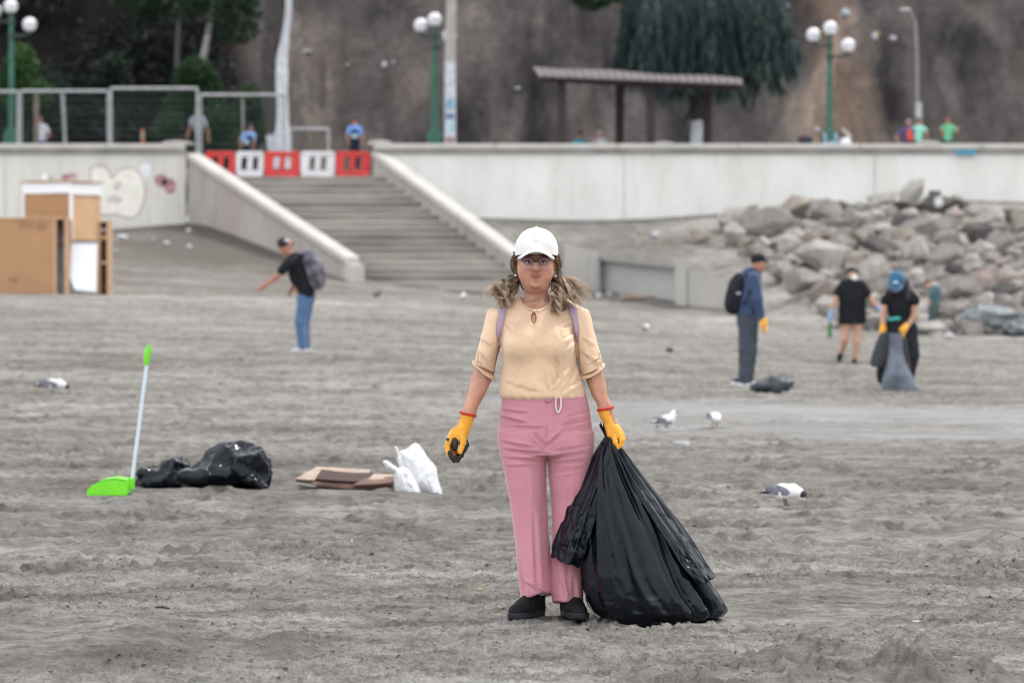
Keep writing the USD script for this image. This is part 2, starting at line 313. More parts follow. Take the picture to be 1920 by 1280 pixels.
# ------------------------------------------------------------------ sea wall, staircase, promenade, cliff
YW = 120.0
def weathered(name, c, c2, st_):
    MATS[name] = usdkit.material(stage, f'/World/Looks/{name}', {'tc': ('texture_coordinate', {}), 'm1': ('mapping', {'scale': (1, 1, .5)}), 'm2': ('mapping', {'scale': (2.6, 1, .22)}), 'n1': ('noise_texture', {'scale': .7, 'detail': 5.0, 'roughness': .6}), 'n2': ('noise_texture', {'scale': 1.6, 'detail': 5.0, 'roughness': .65}), 'n3': ('noise_texture', {'scale': 5.0, 'detail': 4.0}),
        'r1': ('rgb_ramp', {'ramp': [(.34, c2), (.62, c)]}), 'r2': ('rgb_ramp', {'ramp': [(.32, st_), (.50, (1, 1, 1))]}), 'r3': ('rgb_ramp', {'ramp': [(.25, (.86, .85, .83)), (.40, (1, 1, 1))]}), 'x': ('mix_color', {'blend_type': 'multiply', 'fac': .6, 'use_clamp': False}), 'x2': ('mix_color', {'blend_type': 'multiply', 'fac': .9, 'use_clamp': False}),
        'b': ('bump', {'strength': .3, 'distance': .02}), 'p': ('principled_bsdf', {'roughness': .88})},
        [('tc.object', 'm1.vector'), ('tc.object', 'm2.vector'), ('tc.object', 'n3.vector'), ('m1.vector', 'n1.vector'), ('m2.vector', 'n2.vector'), ('n1.fac', 'r1.fac'), ('n2.fac', 'r2.fac'), ('n3.fac', 'r3.fac'), ('r1.color', 'x.a'), ('r2.color', 'x.b'), ('x.result', 'x2.a'), ('r3.color', 'x2.b'), ('x2.result', 'p.base_color'), ('n3.fac', 'b.height'), ('b.normal', 'p.normal')], surface='p.BSDF')
    return MATS[name]
wall_mat = weathered('sea_wall_paint', (.69, .69, .655), (.60, .597, .56), (.88, .87, .845))
wall_left_mat = weathered('sea_wall_old_paint', (.62, .605, .56), (.54, .525, .48), (.84, .825, .79))
cope_mat = mat('coping_stone', (0.45, 0.43, 0.405), 0.8, var=.06, vscale=1.5, bump=.2, bscale=20)
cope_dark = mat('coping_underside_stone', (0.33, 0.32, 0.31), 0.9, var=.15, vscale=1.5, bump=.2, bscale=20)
plaster = weathered('stair_wall_plaster', (.36, .345, .315), (.33, .275, .255), (.78, .76, .73))
step_mat = mat('stair_concrete', (0.33, 0.32, 0.30), 0.95, vscale=1.6, color2=(0.19, 0.185, 0.175), bump=.5, bscale=14, bdist=.02)
PROM_Z = 4.55
xl = W(348, 300, YW)[0]; xr = W(700, 300, YW)[0]
zt = W(960, 270, YW)[2]          # top of the coping
def wall(name, label, x0, x1, m, coping_pieces, end_left, end_right, joints):
    t = thing(name, label, 'sea wall', ((x0 + x1) / 2, YW, 0)); ox = (x0 + x1) / 2
    xs = [x0] + joints + [x1]
    for a, b in zip(xs[:-1], xs[1:]):          # panels with a narrow recessed joint between them
        part('wall_panel', box(a - ox + .012, b - ox - .012, 0, .34, 0.5, zt - .30), m, t)
    part('wall_core', box(x0 - ox + .05, x1 - ox - .05, .05, .33, 0.5, zt - .302), m, t)
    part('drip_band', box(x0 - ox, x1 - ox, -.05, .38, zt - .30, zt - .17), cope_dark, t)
    for a, b in coping_pieces:
        part('coping', chamfer(a - ox + .004, b - ox - .004, -.13, .46, zt - .17, zt, .03), cope_mat, t)
    return t, ox
cuts = lambda a, b, s: [(q, min(q + s, b)) for q in np.arange(a, b - .05, s)]
wl, oxl = wall('sea_wall', 'low beige sea wall left of the stairs with bubble graffiti on it', -45.0, xl, wall_left_mat, cuts(-45, xl, 3.65), 0, 1, [-38, -30.5, -23, -15.2])
wr, oxr = wall('sea_wall', 'long pale white sea wall right of the stairs above the rocks', xr, 45.0, wall_mat, cuts(xr, 45, 3.65), 1, 0, [W(1170, 300, YW)[0], W(1640, 300, YW)[0], 18.5, 26, 34])
# rounded bumps on the coping
def bump(px, parent, ox, wpx=70, hpx=9):
    c = W(px, 272, YW); wd = wpx * YW / F_PX / 2
    th = np.linspace(0, math.pi, 15)
    poly = [(c[0] - ox + wd * math.cos(a), zt - .01 + hpx * YW / F_PX * math.sin(a)) for a in th]
    part('coping_hump', prism(poly, .58, at=-.125), cope_mat, parent)
bump(332, wl, oxl, 62, 7); bump(712, wr, oxr, 48, 8); bump(1245, wr, oxr, 40, 5); bump(1742, wr, oxr, 44, 7)
blue_paint = mat('blue_paint_patch', (0.03, 0.28, 0.42), .6)
a, b = W(1790, 282, YW), W(1828, 290, YW)
part('paint_mark', box(a[0] - oxr, b[0] - oxr, -.136, -.131, b[2], a[2]), blue_paint, wr)
# graffiti on the left wall (paint standing a few millimetres proud of the plaster)
def px_poly(pts): return Polygon([(W(x, y, YW)[0] - oxl, W(x, y, YW)[2]) for x, y in pts]).buffer(0)
g1 = [(172, 318), (182, 313), (196, 314), (203, 324), (206, 334), (215, 336), (218, 330), (226, 320), (240, 316), (254, 321), (264, 334), (270, 355), (268, 378), (260, 397), (247, 407), (235, 405), (222, 399), (205, 400), (190, 402), (178, 404), (172, 392), (175, 370), (178, 350), (173, 335)]
outer_g = px_poly(g1).buffer(.055).buffer(.06).buffer(-.06); inner_g = px_poly(g1).buffer(.02)
g_maroon = mat('graffiti_maroon', (0.36, 0.19, 0.235), .7, var=.3, vscale=3); g_cream = mat('graffiti_cream', (0.74, 0.72, 0.64), .7, var=.06, vscale=3); g_pink = mat('graffiti_pink', (0.42, 0.22, 0.26), .7, var=.3, vscale=6)
gp = part('graffiti', prism(outer_g, .004, at=-.004), g_maroon, wl)
part('graffiti_fill', prism(inner_g, .004, at=-.008), g_cream, gp)
for pts in ([(219, 338), (228, 345), (226, 352), (216, 358), (213, 350)], [(200, 372), (212, 366), (226, 370), (230, 378), (214, 380), (202, 379)]):
    part('graffiti_line', prism(px_poly(pts).buffer(.01), .003, at=-.011), mat('graffiti_grey_pink', (0.56, 0.48, 0.47), .7), gp)
for pts in ([(292, 332), (303, 328), (312, 332), (310, 345), (300, 350), (293, 344)], [(306, 338), (322, 336), (329, 346), (326, 360), (316, 362), (308, 352)], [(116, 330), (140, 326), (143, 332), (118, 336)]):
    part('spray_tag', prism(px_poly(pts).buffer(.03), .003, at=-.003), g_pink, wl)
poster_m = mat('poster_paper', (0.74, 0.76, 0.82), .6, var=.05); poster_t = mat('poster_print', (0.5, 0.53, 0.62), .6)
ps = part('poster', prism(px_poly([(266, 308), (281, 308), (281, 330), (266, 330)]), .004, at=-.004), poster_m, wl)
for yy in (316, 320, 324):
    part('print_line', prism(px_poly([(269, yy), (278, yy), (278, yy + 1.4), (269, yy + 1.4)]), .003, at=-.007), poster_t, ps)

# stairs: a flight that comes down towards the camera and to the right between two side walls
st = thing('beach_stairs', 'wide worn concrete staircase between two sloping side walls', 'staircase', (0, 0, 0))
YB = 111.5
tL0, tR0 = W(372, 335, YW), W(705, 335, YW)              # head of the flight
bL0, bR0 = W(655, 541, YB), W(1005, 541, YB)             # foot of the flight
NS = 18
stair_top = W(500, 332, YW)[2]
zb_ = W(800, 545, YB)[2] - .15
STEPM = [mat(f'step_{k_}', (c * 1.03, c * .95, c * .85), .95, vscale=1.6, color2=(c * .66, c * .63, c * .58), bump=.5, bscale=14, bdist=.02, stretch=(.4, 1, 1)) for k_, c in (('worn', .38), ('dirty', .29), ('sandy', .43), ('grey', .33))]
for i in range(NS):
    f0, f1 = i / NS, (i + 1) / NS
    z1 = stair_top - (stair_top - zb_) * f0
    A = tL0 + (bL0 - tL0) * f0; B = tR0 + (bR0 - tR0) * f0; C = tR0 + (bR0 - tR0) * (f1 + .02); D = tL0 + (bL0 - tL0) * (f1 + .02)
    jit = 0.02 * math.sin(i * 12.3)
    poly = [(A[0], A[1]), (B[0], B[1]), (C[0], C[1] + jit), (D[0], D[1] + jit)]
    s = trimesh.creation.extrude_polygon(Polygon(poly), .45, engine='earcut'); s.apply_translation([0, 0, z1 - .45])
    E = (C - A) * 0; d_ = (D - A); d_ = d_ / np.linalg.norm(d_[:2]) * .05
    nz_ = trimesh.creation.extrude_polygon(Polygon([(C[0], C[1] + jit), (D[0], D[1] + jit), (D[0] + d_[0], D[1] + d_[1] + jit), (C[0] + d_[0], C[1] + d_[1] + jit)]), .055, engine='earcut'); nz_.apply_translation([0, 0, z1 - .057])
    s = cat(s, nz_)
    part('step', s, STEPM[(0, 3, 0, 2, 1, 0, 3, 2, 0, 1, 3, 3, 0, 2, 0, 1, 2, 0, 3, 0, 2, 2, 0, 2)[i]], st)
part('landing', box(tL0[0] - .3, tR0[0] + .3, YW + .005, YW + 1.6, stair_top - .5, stair_top - .003), step_mat, st)
def side_wall(top, nose, foot_px, thickness, ztop, z_nose):
    """A sloping side wall with a coping, from the sea wall down to its end pier."""
    d = np.array([nose[0] - top[0], nose[1] - top[1]]); L = np.linalg.norm(d); d /= L
    nrm = np.array([d[1], -d[0]])                         # to the right of the run
    def solid(z0a, z0b, z1a, z1b, off0, off1, e=0.0):
        P = []
        for (p, za, zb) in ((np.array(top[:2]) - d * 0, z0a, z1a), (np.array(nose[:2]) + d * e, z0b, z1b)):
            for off in (off0, off1):
                P += [(*(p - nrm * off), za), (*(p - nrm * off), zb)]
        return trimesh.convex.convex_hull(np.array(P))
    part('side_wall', solid(0.3, 0.3, ztop - .16, z_nose - .16, 0, thickness), plaster, st)
    part('side_coping', solid(ztop - .16, z_nose - .16, ztop, z_nose, -.06, thickness + .06, .06), cope_mat, st)
    b = np.array(nose[:2])
    P = [(*(b + d * q - nrm * off), z) for q in (.005, .40) for off in (-.04, thickness + .04) for z in (0.3, z_nose - .17 - (.05 if q > .1 else 0))]
    part('end_pier', trimesh.convex.convex_hull(np.array(P)), cope_mat, st)
tl = W(352, 287, YW); nl = W(648, 482, YB)
side_wall(tl, nl, 525, .34, tl[2], nl[2])
tr = W(700, 283, YW); nr = W(1012, 512, YB)
side_wall(tr, nr, 560, .34, tr[2], nr[2])

# low wall at the foot of the stairs on the right: panels between piers
lw = thing('low_wall', 'low beige wall with a framed recessed panel at the foot of the stairs', 'low wall', (0, 0, 0))
lw_m = mat('low_wall_plaster', (0.40, 0.375, 0.345), .9, vscale=.8, color2=(0.34, 0.33, 0.31), bump=.3, bscale=8)
lw_d = mat('low_wall_frame_paint', (0.26, 0.265, 0.25), .9, var=.1)  # plain darker grey of the panel frame
def quad_slab(pts, Y0, Y1, back, front=0.0):
    P = []
    for (x, y) in pts:
        Yq = Y0 + (Y1 - Y0) * (x - pts[0][0]) / max(pts[1][0] - pts[0][0], 1)
        q = W(x, y, Yq + front); P += [q, q + np.array([0, back, 0])]
    return trimesh.convex.convex_hull(np.array(P))
part('panel', quad_slab([(1058, 455), (1112, 470), (1112, 560), (1058, 560)], 113, 112.5, .3), lw_m, lw)
part('pier', quad_slab([(1108, 470), (1124, 474), (1124, 566), (1108, 566)], 112.4, 112.3, .4), lw_m, lw)
part('panel', quad_slab([(1122, 486), (1268, 502), (1268, 575), (1122, 575)], 112.5, 110.2, .3), mat('low_wall_grey_plaster', (0.36, 0.365, 0.345), .9, vscale=.8, color2=(0.29, 0.295, 0.28)), lw)
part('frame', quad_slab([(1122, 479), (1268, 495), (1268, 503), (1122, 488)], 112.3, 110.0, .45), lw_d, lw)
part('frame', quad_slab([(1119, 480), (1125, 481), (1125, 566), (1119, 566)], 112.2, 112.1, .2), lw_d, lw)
part('pier', quad_slab([(1266, 496), (1288, 498), (1288, 585), (1266, 585)], 109.9, 109.6, .5), lw_m, lw)
part('panel', quad_slab([(1287, 503), (1400, 545), (1400, 610), (1287, 610)], 109.7, 106.5, .3), lw_m, lw)

# promenade behind the wall
pave = mat('promenade_paving', (0.26, 0.25, 0.24), .9, var=.15, vscale=2, bump=.3, bscale=30)
pm = part('promenade', box(-160, 160, YW + 1.6, 156, PROM_Z - 1.0, PROM_Z), pave); tag(pm, 'paved promenade behind the sea wall', None, None, 'structure')
tag(part('promenade_edge', cat(box(-160, xl - .3, YW + .34, YW + 1.6, PROM_Z - 1.0, PROM_Z - .004), box(xr + .3, 160, YW + .34, YW + 1.6, PROM_Z - 1.0, PROM_Z - .004)), pave), 'strip of paving along the back of the sea wall', None, None, 'structure')

# cliff
cx = np.linspace(-42, 42, 420); cz = np.linspace(0, 34, 190)
CX, CZ = np.meshgrid(cx, cz, indexing='ij')
Pq = np.stack([CX, CZ * .6, 0 * CX], -1)
ridge = 1 - np.abs(2 * meshkit.fbm(Pq * [.16, .10, 1] + [0, 0, .5], 4, 61) - 1)
ridge2 = 1 - np.abs(2 * meshkit.fbm(Pq * [.55, .22, 1] + [.2 * CZ.mean(), 0, .5], 3, 62) - 1)
spur = np.exp(-((CX - (12.6 - 0.16 * (CZ - 6)) ) / 0.9) ** 2)
CY = 152 + CZ * .42 - 2.6 * ridge - .9 * ridge2 - .9 * meshkit.fbm(Pq * [1.2, .8, 1], 3, 63) - 1.3 * spur * (CZ < 14) - .22 * meshkit.fbm(Pq * [5, 4, 1], 2, 64)
cliff_mat = usdkit.material(stage, '/World/Looks/cliff_earth', {
    'g': ('geometry', {}), 'm': ('mapping', {'scale': (1, .5, .55)}), 'n': ('noise_texture', {'scale': .30, 'detail': 6.0, 'roughness': .55}), 'n2': ('noise_texture', {'scale': 4.0, 'detail': 5.0, 'roughness': .6}),
    'r': ('rgb_ramp', {'ramp': [(0.34, (0.055, 0.051, 0.052)), (0.44, (0.135, 0.121, 0.116)), (0.54, (0.178, 0.158, 0.147)), (0.68, (0.26, 0.214, 0.182))]}),
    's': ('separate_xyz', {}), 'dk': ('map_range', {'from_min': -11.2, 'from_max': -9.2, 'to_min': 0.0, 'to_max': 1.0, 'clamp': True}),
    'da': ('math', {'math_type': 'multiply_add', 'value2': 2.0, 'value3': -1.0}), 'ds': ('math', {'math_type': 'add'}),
    'mx': ('mix_color', {'a': (0.030, 0.026, 0.027)}),  # tree canopy shade at the left end, put into the earth colour
    # tan earth of the spur at the right
    'u1': ('math', {'math_type': 'multiply_add', 'value2': 0.16, 'value3': -13.6}), 'u2': ('math', {'math_type': 'add'}), 'u3': ('math', {'math_type': 'absolute'}), 'u4': ('map_range', {'from_min': 0.25, 'from_max': 1.25, 'to_min': .85, 'to_max': 0.0, 'clamp': True}),
    'u5': ('math', {'math_type': 'multiply_add', 'value2': 2.2, 'value3': -1.1}), 'u6': ('math', {'math_type': 'add'}),
    'tan': ('mix_color', {'b': (0.30, 0.222, 0.172)}),
    'v': ('rgb_ramp', {'ramp': [(.3, (.72, .72, .73)), (.7, (1.14, 1.13, 1.11))]}), 'mv': ('mix_color', {'blend_type': 'multiply', 'fac': 1.0, 'use_clamp': False}),
    'n6': ('noise_texture', {'type': 'ridged_multifractal', 'scale': .42, 'detail': 5.0, 'roughness': .55, 'lacunarity': 2.1, 'offset': 1.0, 'gain': 2.0, 'distortion': .6}), 'm6': ('mapping', {'scale': (1, .6, .5), 'rotation': (0, .45, 0)}), 'r6': ('rgb_ramp', {'ramp': [(.18, (1.12, 1.1, 1.08)), (.5, (.95, .95, .95)), (.82, (.66, .65, .66))]}), 'q6': ('mix_color', {'blend_type': 'multiply', 'fac': .9, 'use_clamp': False}), 'b': ('bump', {'strength': .6, 'distance': .12}), 'p': ('principled_bsdf', {'roughness': .95, 'specular_ior_level': .1})},
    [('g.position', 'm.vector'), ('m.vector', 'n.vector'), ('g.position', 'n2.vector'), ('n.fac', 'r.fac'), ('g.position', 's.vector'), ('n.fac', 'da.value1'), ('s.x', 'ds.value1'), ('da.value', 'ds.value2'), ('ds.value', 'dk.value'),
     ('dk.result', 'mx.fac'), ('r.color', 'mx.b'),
     ('s.z', 'u1.value1'), ('u1.value', 'u2.value1'), ('s.x', 'u2.value2'), ('n.fac', 'u5.value1'), ('u2.value', 'u6.value1'), ('u5.value', 'u6.value2'), ('u6.value', 'u3.value1'), ('u3.value', 'u4.value'), ('u4.result', 'tan.fac'), ('mx.result', 'tan.a'),
     ('n2.fac', 'v.fac'), ('tan.result', 'mv.a'), ('v.color', 'mv.b'), ('g.position', 'm6.vector'), ('m6.vector', 'n6.vector'), ('n6.fac', 'r6.fac'), ('mv.result', 'q6.a'), ('r6.color', 'q6.b'), ('q6.result', 'p.base_color'), ('n2.fac', 'b.height'), ('b.normal', 'p.normal')], surface='p.BSDF')
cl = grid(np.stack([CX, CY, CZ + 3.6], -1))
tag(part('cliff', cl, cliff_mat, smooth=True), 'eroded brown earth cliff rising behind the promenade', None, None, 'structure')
wide = np.concatenate([np.array([-220, -120, -70, -42.0])]); 
for sx in (-1, 1):
    q = np.stack(np.meshgrid(np.linspace(41.9, 220, 40) * sx, np.linspace(0, 34, 24), indexing='ij'), -1)
    yy = 150 + q[..., 1] * .42 - 3 * meshkit.fbm(np.concatenate([q * .1, 0 * q[..., :1]], -1), 4, 66)
    g = np.stack([q[..., 0], yy, q[..., 1] + 3.6], -1)
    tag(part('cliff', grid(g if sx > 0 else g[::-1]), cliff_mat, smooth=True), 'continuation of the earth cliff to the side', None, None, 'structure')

# ------------------------------------------------------------------ distance-field modelling (one continuous surface per body or garment)
class Field:
    def __init__(s, xs, ys, zs):
        s.ax = [np.asarray(a, float) for a in (xs, ys, zs)]
        s.F = np.full([len(a) for a in s.ax], 1e3)
    def sub(s, lo, hi):
        sl = []
        for a, l, h in zip(s.ax, lo, hi):
            i0, i1 = np.searchsorted(a, [l, h]); sl.append(slice(i0, max(i1, i0)))
        X, Y, Z = s.ax[0][sl[0]][:, None, None], s.ax[1][sl[1]][None, :, None], s.ax[2][sl[2]][None, None, :]
        return tuple(sl), X, Y, Z
    def put(s, lo, hi, fn, k=0.02, op='add'):
        m = 1.6 * k + 0.03
        sl, X, Y, Z = s.sub(np.asarray(lo) - m, np.asarray(hi) + m)
        if 0 in s.F[sl].shape: return s
        d, f = fn(X, Y, Z), s.F[sl]
        if op == 'add':
            h = np.clip(.5 + .5 * (f - d) / k, 0, 1); s.F[sl] = np.where(f > 100, d, f * (1 - h) + d * h - k * h * (1 - h))
        elif op == 'cut':
            h = np.clip(.5 - .5 * (f + d) / k, 0, 1); s.F[sl] = f * (1 - h) - d * h + k * h * (1 - h)
        elif op == 'keep':
            s.F[sl] = np.maximum(f, d)
        return s
    def cone(s, a, b, ra, rb, k=0.02, op='add'):
        a, b = np.asarray(a, float), np.asarray(b, float); ab = b - a; L2 = max(ab @ ab, 1e-12); R = max(ra, rb)
        def fn(X, Y, Z):
            t = np.clip(((X - a[0]) * ab[0] + (Y - a[1]) * ab[1] + (Z - a[2]) * ab[2]) / L2, 0, 1)
            return np.sqrt((X - a[0] - t * ab[0]) ** 2 + (Y - a[1] - t * ab[1]) ** 2 + (Z - a[2] - t * ab[2]) ** 2) - (ra + (rb - ra) * t)
        return s.put(np.minimum(a, b) - R, np.maximum(a, b) + R, fn, k, op)
    def chain(s, pts, rs, k=0.02, op='add'):
        for p, q, r0, r1 in zip(pts[:-1], pts[1:], rs[:-1], rs[1:]): s.cone(p, q, r0, r1, k, op)
        return s
    def ell(s, c, r, k=0.02, op='add', rot=None):
        c, r = np.asarray(c, float), np.asarray(r, float); R = np.eye(3) if rot is None else rotm(*rot)[:3, :3].T
        def fn(X, Y, Z):
            p = [X - c[0], Y - c[1], Z - c[2]]
            q = [R[i, 0] * p[0] + R[i, 1] * p[1] + R[i, 2] * p[2] for i in range(3)] if rot is not None else p
            k0 = np.sqrt(sum((q[i] / r[i]) ** 2 for i in range(3))); k1 = np.sqrt(sum((q[i] / r[i] ** 2) ** 2 for i in range(3)))
            return k0 * (k0 - 1) / np.maximum(k1, 1e-9)
        e = np.full(3, r.max()) if rot is not None else r
        return s.put(c - e, c + e, fn, k, op)
    def loft(s, rows, k=0.02, op='add', p=2.0, grow=0.0):
        """rows (z, x, y, half width, half depth), any order."""
        r = np.array(sorted(rows), float); I = [PchipInterpolator(r[:, 0], r[:, i]) for i in range(1, 5)]
        z0, z1 = r[0, 0], r[-1, 0]
        def fn(X, Y, Z):
            zc = np.clip(Z, z0, z1); x, y, a, b = (f(zc) for f in I); a, b = a + grow, b + grow
            u, v = np.abs(X - x) / a, np.abs(Y - y) / b
            q = (u ** p + v ** p) ** (1 / p); k1 = np.sqrt((u / a) ** 2 + (v / b) ** 2)
            d = q * (q - 1) / np.maximum(k1, 1e-6)
            return np.maximum(d, np.maximum(Z - z1, z0 - Z))
        a, b = r[:, 3] + grow, r[:, 4] + grow
        return s.put([(r[:, 1] - a).min(), (r[:, 2] - b).min(), z0], [(r[:, 1] + a).max(), (r[:, 2] + b).max(), z1], fn, k, op)
    def plane(s, p, n, lo=None, hi=None):
        """Cut away everything on the side that n points to (inside lo..hi only)."""
        p, n = np.asarray(p, float), np.asarray(n, float); n = n / np.linalg.norm(n)
        lo = [a[0] - 1 for a in s.ax] if lo is None else lo; hi = [a[-1] + 1 for a in s.ax] if hi is None else hi
        sl, X, Y, Z = s.sub(lo, hi)
        s.F[sl] = np.maximum(s.F[sl], (X - p[0]) * n[0] + (Y - p[1]) * n[1] + (Z - p[2]) * n[2]); return s
    def mix(s, o, k=0.01):
        f, d = s.F, o.F; h = np.clip(.5 + .5 * (f - d) / k, 0, 1); s.F = np.where(f > 100, d, np.where(d > 100, f, f * (1 - h) + d * h - k * h * (1 - h))); return s
    def mesh(s, smooth=0):
        F = s.F; I = F < 0
        nx, ny, nz = F.shape
        c = np.zeros((nx - 1, ny - 1, nz - 1), np.int8)
        for i in (0, 1):
            for j in (0, 1):
                for k in (0, 1): c += I[i:nx - 1 + i, j:ny - 1 + j, k:nz - 1 + k]
        act = np.argwhere((c > 0) & (c < 8)); n = len(act)
        idx = -np.ones(c.shape, np.int64); idx[tuple(act.T)] = np.arange(n)
        corners = [(i, j, k) for i in (0, 1) for j in (0, 1) for k in (0, 1)]
        val = np.stack([F[act[:, 0] + i, act[:, 1] + j, act[:, 2] + k] for i, j, k in corners], 1)
        pos = np.stack([np.stack([s.ax[0][act[:, 0] + i], s.ax[1][act[:, 1] + j], s.ax[2][act[:, 2] + k]], 1) for i, j, k in corners], 1)
        S, C = np.zeros((n, 3)), np.zeros(n)
        for a in range(8):
            for b in range(a + 1, 8):
                if sum(x != y for x, y in zip(corners[a], corners[b])) != 1: continue
                m = (val[:, a] < 0) != (val[:, b] < 0)
                t = np.clip(val[m, a] / (val[m, a] - val[m, b]), 0, 1)[:, None]
                S[m] += pos[m, a] + t * (pos[m, b] - pos[m, a]); C[m] += 1
        V = S / np.maximum(C, 1)[:, None]
        Q = []
        for ax in range(3):
            sh = [slice(None)] * 3; lo, hi = list(sh), list(sh); lo[ax], hi[ax] = slice(0, -1), slice(1, None)
            A, B = I[tuple(lo)], I[tuple(hi)]
            o1, o2 = [q for q in range(3) if q != ax]
            e = np.argwhere(A != B)
            e = e[(e[:, o1] > 0) & (e[:, o2] > 0) & (e[:, o1] < F.shape[o1] - 1) & (e[:, o2] < F.shape[o2] - 1)]
            ins = A[tuple(e.T)]
            def cell(d1, d2):
                q = e.copy(); q[:, o1] -= d1; q[:, o2] -= d2; return idx[tuple(q.T)]
            q = np.stack([cell(1, 1), cell(0, 1), cell(0, 0), cell(1, 0)], 1)
            flip = ins if ax != 1 else ~ins
            q[~flip] = q[~flip][:, ::-1]; Q.append(q)
        Q = np.vstack(Q); Q = Q[(Q >= 0).all(1)]
        m = trimesh.Trimesh(V, np.vstack([Q[:, [0, 1, 2]], Q[:, [0, 2, 3]]]), process=False)
        if smooth:
            m.vertices = relax(np.array(m.vertices), np.array(m.faces), smooth)
        return m
def relax(v, f, n):
    from scipy.sparse import coo_matrix
    e = np.vstack([f[:, [0, 1]], f[:, [1, 2]], f[:, [2, 0]]]); e = np.vstack([e, e[:, ::-1]])
    A = coo_matrix((np.ones(len(e)), (e[:, 0], e[:, 1])), (len(v), len(v))).tocsr(); A.data[:] = 1
    d = np.maximum(np.asarray(A.sum(1)), 1)
    for _ in range(n):
        for k in (.5, -.53): v = v + k * (A @ v / d - v)
    return v
def crumple_field(p, seeds, c, seed=0, tilt=.25, off=.006):
    """Dished facets that meet in sharp ridges, as in crumpled film (value per point)."""
    from scipy.spatial import cKDTree
    r = np.random.default_rng(seed); s = np.asarray(seeds); t = r.normal(size=s.shape) * tilt; o = r.normal(size=len(s)) * off
    k = min(7, len(s)); _, idx = cKDTree(s).query(p, k=k)
    dl = p[:, None] - s[idx]
    return (o[idx] + (t[idx] * dl).sum(-1) + c * (dl ** 2).sum(-1)).min(1)
def axis(lo, hi, step, fine=None):
    """Sample positions lo..hi; fine = (lo, hi, step) is sampled more closely."""
    if fine is None: return np.arange(lo, hi + step, step)
    a, b, s2 = fine
    return np.concatenate([np.arange(lo, a, step), np.arange(a, b, s2), np.arange(b, hi + step, step)])
def clump(parts):
    return trimesh.Trimesh(np.vstack([p[0] for p in parts]), np.vstack([p[1] for p in parts]), process=False)
def creases(m, segs, sign=-1):
    """Press folds into a garment's front: segs ((x0, z0), (x1, z1), depth, width)."""
    v, n = np.array(m.vertices), np.array(m.vertex_normals)
    d = np.zeros(len(v)); front = np.clip(-n[:, 1] * 2 + .2, 0, 1)
    for (a, b, amp, wd) in segs:
        a, b = np.array(a), np.array(b); ab = b - a; L2 = ab @ ab
        p = v[:, [0, 2]] - a; t = np.clip(p @ ab / L2, 0, 1); q = p - t[:, None] * ab
        nr = np.array([-ab[1], ab[0]]) / math.sqrt(L2); sd = q @ nr; dist = np.linalg.norm(q, axis=1)
        env = np.clip(np.sin(np.pi * np.clip(t * .9 + .05, 0, 1)) * 1.6, 0, 1)
        d += amp * env * (-np.exp(-(dist / wd) ** 2) + .75 * np.exp(-((sd - 1.6 * wd) / (1.2 * wd)) ** 2) * (dist < 5 * wd))
    m.vertices = v + n * (d * front)[:, None]
    return m
def front_at(m, x, z, r=.009):
    v = np.array(m.vertices); k = (np.abs(v[:, 0] - x) < r) & (np.abs(v[:, 2] - z) < r)
    return v[k, 1].min() if k.any() else 0.0

# ------------------------------------------------------------------ the woman in the foreground
S0 = 441.0
def wp(px, py, y=0.0): return np.array([(px - 1030) / S0, y, (1160 - py) / S0])
def wrows(rs): return [((1160 - y) / S0, ((l + r) / 2 - 1030) / S0, (f + b) / 2, (r - l) / 2 / S0, (b - f) / 2) for y, l, r, f, b in rs]
skin = mat('skin_warm_brown', (0.40, 0.20, 0.13), .48, var=.07, vscale=14, bump=.08, bscale=160, bdist=.002, sss=.12)
torso_rows = wrows([(574, 962, 1056, -.065, .085), (585, 945, 1072, -.085, .10), (600, 939, 1078, -.105, .105), (625, 938, 1078, -.135, .11), (650, 940, 1078, -.15, .11), (680, 942, 1080, -.135, .10), (705, 940, 1086, -.135, .10), (728, 937, 1094, -.142, .105), (745, 937, 1098, -.14, .11), (753, 946, 1094, -.125, .105)])
hip_rows = wrows([(740, 943, 1098, -.13, .105), (760, 940, 1103, -.132, .115), (790, 936, 1108, -.13, .13), (820, 934, 1112, -.122, .14), (840, 936, 1112, -.115, .135), (856, 940, 1110, -.105, .12)])
legL = wrows([(815, 936, 1026, -.105, .12), (850, 938, 1025, -.10, .11), (896, 946, 1024, -.09, .095), (954, 957, 1026, -.08, .085), (1013, 964, 1029, -.085, .085), (1071, 970, 1034, -.095, .085), (1108, 975, 1037, -.10, .085), (1140, 977, 1036, -.10, .085)])
legR = wrows([(815, 1024, 1112, -.105, .12), (850, 1026, 1112, -.10, .11), (896, 1029, 1107, -.09, .095), (954, 1034, 1100, -.075, .085), (1013, 1035, 1096, -.075, .085), (1071, 1033, 1094, -.085, .085), (1108, 1034, 1093, -.09, .085), (1146, 1037, 1092, -.09, .085)])
shL, elL, wrL = wp(934, 600, .0), wp(909, 702, .015), wp(880, 777, -.03)
shR, elR, wrR = wp(1083, 600, .0), wp(1110, 702, .015), wp(1134, 768, -.03)
armL = wrows([(690, 894, 924, -.045, .06), (712, 884, 923, -.045, .055), (744, 876, 909, -.06, .03), (775, 867, 893, -.065, .005), (786, 865, 890, -.065, 0)])
armR = wrows([(690, 1092, 1124, -.045, .06), (712, 1098, 1134, -.045, .055), (744, 1109, 1139, -.06, .03), (769, 1121, 1147, -.065, .005), (780, 1122, 1147, -.065, 0)])
W0 = at(1030, 1160)
woman = thing('person', 'woman in white cap, beige blouse and pink trousers holding a big black bag', 'person', (0.159, 17.0, zs(.159, 17.0) - .004))
HX = -.0592
f = Field(axis(-.44, .33, .007, (-.15, .035, .0026)), axis(-.18, .17, .007, (-.142, .02, .0026)), axis(.02, 1.66, .008, (1.26, 1.62, .0027)))
